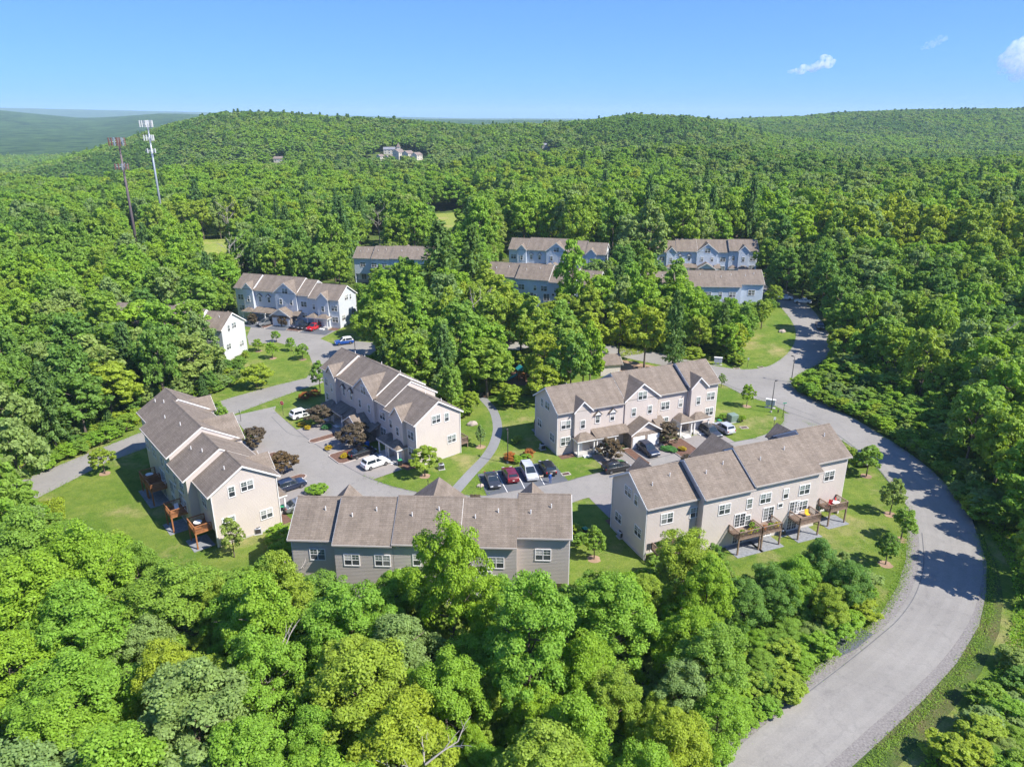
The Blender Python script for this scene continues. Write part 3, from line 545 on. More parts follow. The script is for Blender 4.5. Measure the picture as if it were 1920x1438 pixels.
def car_parts(kind):
    if kind in CM: return CM[kind]
    c = CARS[kind]; L, Wd = c['L'], c['W']; h = Wd / 2; P = {}
    me = MB().prism([(x * L, z) for x, z in c['low']], -h, h, 'y').mesh('body'); P['body'] = bevel_mesh(me, .085, 3)
    z0 = c['cab'][0][1]; zt = max(z for _, z in c['cab'])
    hw = lambda z: h * (.955 - .19 * (z - z0) / (zt - z0))
    mb = MB(); cab = [(x * L, z) for x, z in c['cab']]; n = len(cab)
    Lf = [(x, -hw(z), z) for x, z in cab]; Rt = [(x, hw(z), z) for x, z in cab]
    mb.face(Lf); mb.face(list(reversed(Rt)))
    for i in range(n): j = (i + 1) % n; mb.face([Lf[i], Lf[j], Rt[j], Rt[i]])
    P['cabin'] = bevel_mesh(mb.mesh('cabin'), .05, 2, .3)
    def lerp(a, b, t): return (a[0] + (b[0] - a[0]) * t, a[1] + (b[1] - a[1]) * t)
    def pane(a, b, s0, s1, out):
        p, q = lerp(a, b, s0), lerp(a, b, s1); d = Vector((b[0] - a[0], b[1] - a[1])).normalized(); nn = Vector((-d.y, d.x)) * out
        return MB().face([(p[0] + nn.x, -hw(p[1]) * .86, p[1] + nn.y), (p[0] + nn.x, hw(p[1]) * .86, p[1] + nn.y), (q[0] + nn.x, hw(q[1]) * .86, q[1] + nn.y), (q[0] + nn.x, -hw(q[1]) * .86, q[1] + nn.y)])
    P['windshield'] = pane(cab[-1], cab[-2], .06, .93, -.018).mesh('windshield')
    P['rear_window'] = pane(cab[1] if n == 6 else cab[0], cab[2] if n == 6 else cab[1], .12, .9, .018).mesh('rear_window')
    top = zt - .13; bot = z0 + .05; b = c['b'] * L
    def edge_x(z, rear):
        pts = cab[:3] if rear else cab[-1:-4:-1]
        for i in range(len(pts) - 1):
            (xa, za), (xb, zb) = pts[i], pts[i + 1]
            if min(za, zb) - 1e-6 <= z <= max(za, zb) + 1e-6 and abs(zb - za) > .02: return xa + (xb - xa) * (z - za) / (zb - za)
        return pts[-1][0]
    for s, tagn in ((-1, 'l'), (1, 'r')):
        for part, (xa0, xa1, xb0, xb1) in (('f', (b + .05, b + .05, edge_x(bot, False) - .16, edge_x(top, False) - .14)), ('b', (edge_x(bot, True) + .2, edge_x(top, True) + .16, b - .05, b - .05))):
            q = [(xa0, s * (hw(bot) + .012), bot), (xb0, s * (hw(bot) + .012), bot), (xb1, s * (hw(top) + .012), top), (xa1, s * (hw(top) + .012), top)]
            P['side_' + tagn + part] = MB().face(q).mesh('side_window')
    r = .35 if kind != 'sedan' else .33
    mb = MB(); ring = [(.0, -.11), (r * .92, -.11), (r, -.07), (r, .07), (r * .92, .11), (0, .11)]
    N = 18
    for k in range(N):
        a, a2 = 2 * math.pi * k / N, 2 * math.pi * (k + 1) / N
        for (r0, y0), (r1, y1) in zip(ring[:-1], ring[1:]): mb.face([(r0 * math.cos(a), y0, r0 * math.sin(a)), (r1 * math.cos(a), y1, r1 * math.sin(a)), (r1 * math.cos(a2), y1, r1 * math.sin(a2)), (r0 * math.cos(a2), y0, r0 * math.sin(a2))])
    P['tyre'] = mb.mesh('wheel', M['tyre'], True)
    mb = MB()
    for k in range(10):
        a = 2 * math.pi * k / 10; mb.face([(0, -.125, 0), (r * .62 * math.cos(a - .2), -.118, r * .62 * math.sin(a - .2)), (r * .66 * math.cos(a + .2), -.118, r * .66 * math.sin(a + .2))])
    P['rim'] = mb.mesh('rim', M['rim']); P['r'] = r
    hl = c['low']; zf = .74 if kind != 'pickup' else .9
    P['headlight'] = bevel_mesh(MB().box(-.06, .07, -.24, .24, -.075, .075).mesh('headlight', M['head']), .03, 1)
    P['taillight'] = bevel_mesh(MB().box(-.05, .05, -.13, .13, -.16, .16).mesh('taillight', M['tail']), .03, 1)
    P['grille'] = MB().box(-.03, .03, -.42, .42, -.1, .1).mesh('grille', M['black']); P['plate'] = MB().box(-.012, .012, -.16, .16, -.06, .06).mesh('number_plate', M['white'])
    CM[kind] = P; return P
PAINT = dict(white=paint('white_paint_car', (.72, .72, .70)), black=paint('black_car_paint', (.012, .012, .014)), navy=paint('navy_car_paint', (.018, .026, .05)), charcoal=paint('charcoal_car_paint', (.035, .037, .042)), grey=paint('grey_car_paint', (.13, .135, .14)), silver=paint('silver_car_paint', (.42, .43, .45)), maroon=paint('maroon_car_paint', (.14, .008, .015)), red=paint('red_car_paint', (.42, .01, .015)), blue=paint('blue_car_paint', (.01, .06, .26)))
def car(kind, x, y, head, col, label, group='parked cars', roof=None, hatch_open=False):
    P = car_parts(kind); c = CARS[kind]; L, Wd = c['L'], c['W']; o = empty('parked_car' if kind != 'pickup' else 'pickup_truck', (x, y, gz(x, y) + (.06 if y < 150 else .13)), R(head)); tag(o, label, 'pickup' if kind == 'pickup' else 'car', group)
    def p(nm, key, m=None, loc=(0, 0, 0), rz=0, par=o):
        q = put(nm, P[key], par, loc, rz)
        if m:
            if not P[key].materials: P[key].materials.append(m)
            q.material_slots[0].link = 'OBJECT'; q.material_slots[0].material = m
        return q
    p('body', 'body', PAINT[col]); p('cabin', 'cabin', PAINT[roof or col]); p('windshield', 'windshield', M['car_glass'])
    if not hatch_open: p('rear_window', 'rear_window', M['car_glass'])
    else: MB().prism([(-.40 * L, 1.66), (-.40 * L - 1.0, 1.95), (-.40 * L - 1.0, 2.02), (-.40 * L, 1.74)], -.72, .72, 'y').build('tailgate', PAINT[col], o)
    for k in ('lf', 'lb', 'rf', 'rb'): p('side_window', 'side_' + k, M['car_glass'])
    for sx in (.31, -.30):
        for s in (-1, 1):
            w = p('wheel', 'tyre', None, (sx * L, s * (Wd / 2 - .07), P['r']), 0 if s < 0 else math.pi); p('rim', 'rim', None, par=w)
    zf = c['low'][-4][1] - .02
    for s in (-1, 1): p('headlight', 'headlight', None, (.487 * L, s * (Wd / 2 - .32), .68 if kind == 'sedan' else .78), -.12 * s); p('taillight', 'taillight', None, (-.49 * L, s * (Wd / 2 - .17), .86))
    p('grille', 'grille', None, (.49 * L, 0, .6)); p('number_plate', 'plate', None, (-.502 * L, 0, .72))
    return o
cn = R(40)
car('suv', -40.4, 128.6, 40, 'white', 'white SUV on the drive nearest the stop sign', 'cars on driveways')
car('sedan', -25.6, 111.6, 40, 'black', 'black sedan beside the white SUV, under the shaded porches', 'cars on driveways')
car('suv', -22.6, 107.6, 40, 'white', 'white SUV beside the black sedan, next to a round lawn tree', 'cars on driveways')
car('suv', -34.4, 99.8, 40, 'navy', 'dark navy SUV in front of the reddish-deck townhouse', 'cars on driveways')
car('sedan', -31.4, 93.9, 40, 'grey', 'grey car partly hidden behind the nearest roof', 'cars on driveways')
for (x, y, h, k, col, lab) in ((-3.1, 101.5, -76, 'sedan', 'charcoal', 'dark sedan at left end of the parking bay'), (-.3, 103.3, 104, 'suv', 'maroon', 'maroon SUV second from left in the parking bay'), (2.75, 104.2, -76, 'van', 'silver', 'silver minivan in the parking bay between maroon and black SUVs'), (5.75, 105.7, 104, 'suv', 'black', 'black SUV at right end of the parking bay')):
    car(k, x, y, h, col, lab, 'cars in the parking bay')
car('suv', 17.0, 105.9, 22, 'black', 'black SUV with raised tailgate stopped in the street', 'cars on driveways', hatch_open=True)
car('suv', 23.4, 112.6, -67, 'navy', 'navy SUV outside the white garage doors', 'cars on driveways')
car('suv', 36.0, 120.0, -67, 'charcoal', 'dark grey SUV left of the silver one on the right driveway', 'cars on driveways')
car('suv', 38.9, 121.9, 113, 'silver', 'silver SUV at the edge of the right lawn', 'cars on driveways')
car('van', -67.3, 191.6, 225, 'grey', 'grey minivan outside the blue block garages', 'cars by the blue block')
car('suv', -58.4, 189.6, 250, 'navy', 'dark blue SUV left of the black and red cars', 'cars by the blue block')
car('sedan', -55.9, 188.6, 250, 'black', 'black car between the dark blue SUV and red car', 'cars by the blue block')
car('suv', -53.2, 187.4, 245, 'red', 'bright red car outside the blue block', 'cars by the blue block')
car('suv', -42.4, 174.8, 205, 'blue', 'blue car with white roof beside the small lawn', 'cars by the blue block', roof='white')
car('sedan', 80.6, 209.3, 165, 'white', 'white sedan at left of the pair on the upper road', 'cars on the upper road')
car('sedan', 84.6, 205.6, 160, 'white', 'white sedan at right of the pair on the upper road', 'cars on the upper road')
car('sedan', 81.6, 184.9, 255, 'charcoal', 'dark car parked on the shaded side of the upper road', 'cars on the upper road')
car('pickup', 58.0, 109.4, 96, 'black', 'black pickup half hidden behind a small tree by the bend')

# ---------------------------------------------------------------- street furniture and small things
def lamp(x, y, h, az, label):
    o = empty('street_lamp', (x, y, gz(x, y)), R(az)); tag(o, label, 'street lamp', 'street lamps')
    MB().tube([(0, 0, -.3), (0, 0, h * .5), (0, 0, h)], [.09, .075, .06], 10).build('pole', M['metal_dark'], o, smooth=True)
    MB().tube([(0, 0, -.2), (0, 0, .35)], .2, 10).build('base', M['concrete'], o)
    MB().tube([(0, 0, h - .05), (.45, 0, h + .06)], .035, 6).build('arm', M['metal_dark'], o)
    hd = bevel_mesh(MB().box(.25, .85, -.17, .17, h, h + .16).mesh('lamp_head', M['metal_dark']), .04, 1); put('lamp_head', hd, o)
lamp(-.7, 108.6, 5.9, 100, 'dark street lamp standing above the parked cars')
lamp(50.7, 130.9, 6.4, 40, 'dark street lamp next to the white mailbox unit at the junction')
lamp(60.9, 148.0, 5.8, 120, 'slanted-looking dark lamp post outside the road junction')
lamp(-37.1, 163.1, 6.2, 180, 'dark street lamp beside the blue car with white roof')
lamp(-60.4, 133.7, 2.6, 0, 'short dark lamp post by the left side road')
def pole_sign(name, x, y, h, face, shape, col, label, w=.6, cat='sign'):
    o = empty(name, (x, y, gz(x, y)), R(face)); tag(o, label, cat, 'road signs')
    MB().tube([(0, 0, -.2), (0, 0, h)], .045, 6).build('post', M['metal_dark'], o)
    if shape == 'oct':
        pl = [(w * .5 * math.cos(R(22.5 + 45 * k)), h - .1 + w * .5 * math.sin(R(22.5 + 45 * k))) for k in range(8)]; q = [(x_ * 1.08, (z - h + .1) * 1.08 + h - .1) for x_, z in pl]
        MB().prism(q, -.055, -.045, 'y').build('border', M['white'], o); pb = MB().prism(pl, -.07, -.056, 'y').build('panel', col, o)
        cu = bpy.data.curves.new('STOP', 'FONT'); cu.body = 'STOP'; cu.size = .24; cu.align_x = 'CENTER'; cu.align_y = 'CENTER'; cu.extrude = .004
        tm = bpy.data.objects.new('lettering', cu); t = put('lettering', bpy.data.meshes.new_from_object(tm), pb); bpy.data.objects.remove(tm); t.location = (0, -.078, h - .1); t.rotation_euler = (R(90), 0, 0); t.data.materials.append(M['white'])
    else: MB().box(-w / 2, w / 2, -.07, -.045, h - shape, h).build('panel', col, o)
stop_red = mat('stop_red', (.5, .02, .03), .5, 0); street_green = mat('street_sign_green', (.02, .22, .13), .5, 0)
pole_sign('stop_sign', -44.4, 129.6, 2.6, -15, 'oct', stop_red, 'red octagonal stop sign on the lawn beside the white SUV', .8, 'stop sign')
pole_sign('street_sign', 52.1, 128.3, 3.1, 20, .2, street_green, 'green street name sign at the lawn corner near the junction', .9)
pole_sign('notice_sign', 48.3, 122.4, 2.6, -10, .55, M['white'], 'small white sign on the tip of the right lawn', .4)
pole_sign('notice_sign', -51.5, 126.4, 2.4, -40, .6, M['white'], 'small white sign in front of the left block', .45)
pole_sign('notice_sign', 54.2, 157.4, 2.5, 0, .5, M['galv'], 'small grey sign on the mown bank', .35)
pole_sign('marker_post', -12.9, 98.9, 2.1, 0, .3, M['metal_dark'], 'thin dark post at the lawn edge left of the footpath', .12, 'post')
pole_sign('marker_post', -4.9, 99.6, 2.0, 0, .3, M['metal_dark'], 'thin dark post right of the footpath by the parking bay', .1, 'post')
def mailbox(x, y, rz, label):
    o = empty('mailbox_unit', (x, y, gz(x, y)), R(rz)); tag(o, label, 'mailbox', 'mailbox units')
    MB().box(-1.0, 1.0, -.35, .35, -.3, .12).build('slab', M['concrete'], o)
    for cx in (-.45, .45):
        MB().box(cx - .12, cx + .12, -.12, .12, .12, .6).build('pedestal', M['galv'], o); b = MB().box(cx - .42, cx + .42, -.26, .26, .6, 1.75).build('cabinet', M['white'], o)
        for i in range(3):
            for j in range(4): MB().box(cx - .38 + i * .26, cx - .15 + i * .26, -.285, -.262, .66 + j * .26, .88 + j * .26).build('mail_door', M['grey_trim'], b)
    MB().prism([(-.95, 1.78), (.95, 1.78), (.95, 1.86), (-.95, 1.86)], -.34, .34, 'y').build('cap', M['white'], o)
mailbox(47.9, 159.4, -15, 'white mailbox unit at the upper road edge by bushes')
mailbox(51.3, 133.2, -25, 'white mailbox unit beside the street lamp at the junction')
mailbox(-36.6, 160.6, 10, 'white mailbox unit behind the shaded beige block by the lamp')
def simple(name, x, y, rz, label, cat, fn, group=None, z=None):
    o = empty(name, (x, y, gz(x, y) if z is None else z), R(rz)); tag(o, label, cat, group); fn(o); return o
def ac(o):
    b = put('cabinet', bevel_mesh(MB().box(-.42, .42, -.42, .42, .08, .95).mesh('cabinet', M['galv']), .05, 1), o)
    MB().box(-.55, .55, -.55, .55, -.2, .08).build('pad', M['concrete'], o); MB().tube([(0, 0, .955), (0, 0, .985)], .34, 16).build('fan_grille', M['black'], o)
    for s in (-1, 1): MB().box(-.36, .36, s * .425, s * .435, .2, .85).build('louvre', M['metal_dark'], o)
for x, y, lab in ((-35.2, 87.0, 'air conditioner unit at the sunlit gable of the left block'), (-11.6, 106.6, 'air conditioner unit at the gable end near the lawn tree'), (5.3, 114.2, 'air conditioner unit on the shaded side of the right beige block'), (15.0, 86.0, 'air conditioner unit in the shade left of the furnished-deck block'), (-47.3, 92.3, 'air conditioner unit under the reddish decks'), (37.2, 86.6, 'air conditioner unit under the deck with the yellow chair')):
    simple('air_conditioner', x, y, 20, lab, 'air conditioner', ac, 'air conditioners')
def bin_(col):
    def fn(o):
        mb = MB(); b = [(-.27, -.3), (.27, -.3), (.27, .3), (-.27, .3)]; t = [(-.33, -.38), (.33, -.38), (.33, .38), (-.33, .38)]
        for i in range(4): j = (i + 1) % 4; mb.face([(*b[i], .05), (*b[j], .05), (*t[j], 1.0), (*t[i], 1.0)])
        mb.face([(*p, .05) for p in b]); mb.build('bin_body', M['black'] if col == 'green_bin' else M[col], o)
        put('lid', bevel_mesh(MB().box(-.36, .36, -.42, .4, 1.0, 1.09).mesh('lid', M[col]), .03, 1), o)
        for s in (-.3, .3): MB().tube([(s - .04, .36, .12), (s + .04, .36, .12)], .11, 10).build('wheel', M['tyre'], o)
    return fn
for x, y, c, lab in ((-18.6, 107.9, 'green_bin', 'black bin with green lid beside the white SUV'), (-25.4, 115.0, 'blue_bin', 'blue bin by the shaded porch'), (-33.6, 92.6, 'green_bin', 'black bin with green lid at the gable corner of the left block'), (16.6, 114.2, 'green_bin', 'dark green bin by the left porch of the sunlit block'), (38.8, 124.6, 'green_bin', 'green lidded bin behind the silver SUV'), (10.1, 86.6, 'green_bin', 'green lidded bin right of the nearest block')):
    simple('wheelie_bin', x, y, 30, lab, 'bin', bin_(c), 'wheelie bins')
def boulder(o):
    sc_ = .5 if o.location.y < 102 else .85; g = random.Random(int(o.location.x * 7)); bm = bmesh.new(); bmesh.ops.create_icosphere(bm, subdivisions=3, radius=.8)
    for v in bm.verts:
        n = v.co.normalized(); v.co = Vector((v.co.x * 1.5, v.co.y, v.co.z * .8)) * (1 + .16 * math.sin(5 * n.x + g.random() * .2) * math.cos(4 * n.y) + g.uniform(-.04, .04)); v.co *= sc_; v.co.z += .2 * sc_
    me = bpy.data.meshes.new('stone'); bm.to_mesh(me); bm.free(); me.materials.append(M['rock']); put('stone', me, o)
for x, y, lab in ((-7.4, 124.8, 'pale boulder on the lawn beside the footpath'), (70.6, 181.8, 'pale boulder on the mown bank by the upper road'), (-10.6, 100.4, 'flat pale stone by the lawn edge near the footpath'), (-4.9, 100.6, 'pale rock pile at the corner of the parking bay')):
    simple('boulder', x, y, 20, lab, 'boulder', boulder, 'boulders')
def drain(o):
    fr = MB().box(-.75, .75, -.5, -.36, -.2, .1).box(-.75, .75, .36, .5, -.2, .1).box(-.75, -.6, -.36, .36, -.2, .1).box(.6, .75, -.36, .36, -.2, .1).build('frame', M['kerb'], o); MB().box(-.6, .6, -.36, .36, -.2, .04).build('shaft', M['dark'], o)
    for k in range(6): MB().box(-.52 + k * .2, -.46 + k * .2, -.36, .36, .05, .085).build('grate_bar', M['rust'], o)
for x, y, rz, lab in ((8.7, 104.7, 20, 'storm drain at the right corner of the parking bay'), (43.2, 123.4, 10, 'storm drain in the right lawn'), (34.0, 63.4, 40, 'storm drain at the gravel edge of the bend'), (51.6, 156.9, 0, 'storm drain at the foot of the mown bank, left one'), (57.4, 157.7, 15, 'storm drain at the foot of the mown bank, right one')):
    simple('storm_drain', x, y, rz, lab, 'drain', drain, 'storm drains')
def trans(o): put('cabinet', bevel_mesh(MB().box(-.8, .8, -.75, .75, -.1, 1.45).mesh('cabinet', M['utility']), .08, 2), o); MB().box(-1, 1, -.95, .95, -.2, .06).build('pad', M['concrete'], o); MB().box(-.78, .78, -.77, -.74, .15, 1.3).build('cabinet_door', M['utility'], o)
simple('utility_box', 41.9, 126.6, 20, 'green metal utility box between round shrubs on the right lawn', 'utility box', trans)
def hydrant(o): MB().tube([(0, 0, 0), (0, 0, .55), (0, 0, .68), (0, 0, .75)], [.1, .1, .13, .04], 10).build('barrel', M['metal_dark'], o); MB().tube([(-.2, 0, .45), (.2, 0, .45)], .05, 8).build('outlet', M['metal_dark'], o)
simple('fire_hydrant', 52.0, 130.6, 0, 'dark hydrant at the kerb near the street name sign', 'hydrant', hydrant)
# deck furniture
def chair(m):
    def fn(o):
        MB().box(-.27, .27, -.27, .27, .38, .45).build('seat', m, o); MB().prism([(.22, .45), (.38, 1.0), (.44, .98), (.28, .43)], -.27, .27, 'x').build('backrest', m, o)
        for sx in (-.23, .19):
            for sy in (-.24, .2): MB().box(sx, sx + .045, sy, sy + .045, 0, .38).build('leg', M['metal_dark'], o)
    return fn
def table(o):
    MB().tube([(0, 0, .68), (0, 0, .73)], .55, 18).build('table_top', M['white'], o); MB().tube([(0, 0, 0), (0, 0, .68)], .05, 8).build('stem', M['metal_dark'], o); MB().tube([(0, 0, 0), (0, 0, .04)], .28, 12).build('foot', M['metal_dark'], o)
def on_deck(k, x, y, z=2.5): return local(k, x, y, z)
def furn(nm, k, x, y, rz, lab, cat, fn, grp=None): p = on_deck(k, x, y); simple(nm, p[0], p[1], rz, lab, cat, fn, grp, z=p[2])
furn('deck_chair', 'E', 1.8, 10.2, 60, 'red chair on the rightmost rear deck, right one', 'chair', chair(M['red_fab']), 'red deck chairs')
furn('deck_chair', 'E', 3.3, 10.3, -30, 'red chair on the rightmost rear deck, left one', 'chair', chair(M['red_fab']), 'red deck chairs')
furn('round_table', 'E', 2.5, 10.5, 0, 'small round table between the red deck chairs', 'table', table)
furn('deck_chair', 'E', 8.2, 11.2, 10, 'yellow chair on the rear deck second from right', 'chair', chair(M['yellow_fab']))
furn('round_table', 'A', 21.8, 11.4, 0, 'pale round table on the far reddish deck', 'table', table)
furn('deck_chair', 'A', 9.0, 11.2, 30, 'pale chair on the middle reddish deck', 'chair', chair(M['white']))
furn('round_table', 'A', 2.8, 10.3, 0, 'pale table on the nearest reddish deck', 'table', table)

# ---------------------------------------------------------------- person with a dog in the parking bay
def skin_body(name, V, E, Rd, m, parent, root=0):
    me = bpy.data.meshes.new(name); me.from_pydata(V, E, []); o = put(name, me, parent); me.materials.append(m)
    sk = o.modifiers.new('skin', 'SKIN'); sk.use_smooth_shade = True
    for i, r in enumerate(Rd): me.skin_vertices[0].data[i].radius = (r, r) if not hasattr(r, '__len__') else r
    me.skin_vertices[0].data[root].use_root = True
    sb = o.modifiers.new('sub', 'SUBSURF'); sb.levels = 1; sb.render_levels = 2; return o
skin = mat('skin', (.5, .3, .21), .6, 0); denim = mat('blue_clothes', (.03, .09, .32), .8, .1, 8); hair = mat('hair', (.06, .035, .02), .8, 0); fur = mat('dog_fur', (.55, .45, .34), .9, .2, 6)
ps = empty('person', (6.0, 101.6, gz(6, 101.6) + .066), R(-60)); tag(ps, 'person in blue clothes walking a small dog behind the black SUV', 'person')
V = [(0, 0, .95), (0, 0, 1.15), (0, 0, 1.42), (0, 0, 1.53), (.02, 0, 1.66), (.02, 0, 1.74), (0, .19, 1.40), (.05, .25, 1.13), (.22, .24, .95), (.31, .23, .90), (0, -.19, 1.40), (-.06, -.24, 1.13), (-.02, -.26, .88), (0, -.26, .79), (.03, .10, .88), (.10, .10, .50), (.02, .10, .09), (.16, .11, .04), (-.02, -.10, .88), (-.02, -.10, .50), (-.14, -.10, .10), (0, -.11, .04)]
Ed = [(0, 1), (1, 2), (2, 3), (3, 4), (4, 5), (2, 6), (6, 7), (7, 8), (8, 9), (2, 10), (10, 11), (11, 12), (12, 13), (0, 14), (14, 15), (15, 16), (16, 17), (0, 18), (18, 19), (19, 20), (20, 21)]
Rd = [(.15, .12), (.14, .11), (.16, .12), .055, .095, .07, .065, .048, .036, .03, .065, .048, .036, .03, .09, .065, .045, .04, .09, .065, .045, .04]
body = skin_body('body', V, Ed, Rd, denim, ps)
bm = bmesh.new(); bmesh.ops.create_uvsphere(bm, u_segments=12, v_segments=8, radius=.105); bmesh.ops.translate(bm, verts=bm.verts, vec=(.02, 0, 1.67))
me = bpy.data.meshes.new('head'); bm.to_mesh(me); bm.free(); me.materials.append(skin); hd = put('head', me, ps)
MB().prism([(.105, 1.655), (.15, 1.645), (.105, 1.69)], -.014, .014, 'y').build('nose', skin, hd)
bm = bmesh.new(); bmesh.ops.create_uvsphere(bm, u_segments=12, v_segments=8, radius=.12)
bmesh.ops.delete(bm, geom=[v for v in bm.verts if v.co.x > .045 and v.co.z < .05 or v.co.z < -.07], context='VERTS'); bmesh.ops.translate(bm, verts=bm.verts, vec=(.01, 0, 1.685))
me = bpy.data.meshes.new('hair'); bm.to_mesh(me); bm.free(); me.materials.append(hair); put('hair', me, hd)
for hx, hy, hz in ((.31, .23, .90), (0, -.26, .79)):
    hv = [(hx, hy, hz)]; he = []; hr = [.032]
    for k, l in enumerate((.075, .085, .08, .065, .05)):
        a = (-.032 + .018 * k) if k < 4 else .05; hv += [(hx + l * .5 + .01, hy + a, hz - l * .45), (hx + l * .75, hy + a * 1.05, hz - l * .95)]; he += [(0, 2 * k + 1), (2 * k + 1, 2 * k + 2)]; hr += [.012, .009]
    skin_body('hand', hv, he, hr, skin, ps)
dg = empty('dog', (4.7, 103.3, gz(4.7, 103.3) + .066), R(200)); tag(dg, 'small pale dog standing beside the silver minivan', 'dog')
V = [(0, 0, .30), (.2, 0, .31), (.3, 0, .42), (.38, 0, .48), (.47, 0, .45), (-.22, 0, .32), (-.34, 0, .44), (.18, .07, .24), (.18, .07, .12), (.2, .07, .02), (.18, -.07, .24), (.18, -.07, .12), (.2, -.07, .02), (-.2, .07, .24), (-.25, .07, .13), (-.22, .07, .02), (-.2, -.07, .24), (-.25, -.07, .13), (-.22, -.07, .02), (.36, .06, .56), (.36, -.06, .56)]
Ed = [(0, 1), (1, 2), (2, 3), (3, 4), (0, 5), (5, 6), (1, 7), (7, 8), (8, 9), (1, 10), (10, 11), (11, 12), (5, 13), (13, 14), (14, 15), (5, 16), (16, 17), (17, 18), (3, 19), (3, 20)]
skin_body('body', V, Ed, [.1, .11, .07, .075, .035, .095, .025, .05, .03, .03, .05, .03, .03, .055, .03, .03, .055, .03, .03, .02, .02], fur, dg)
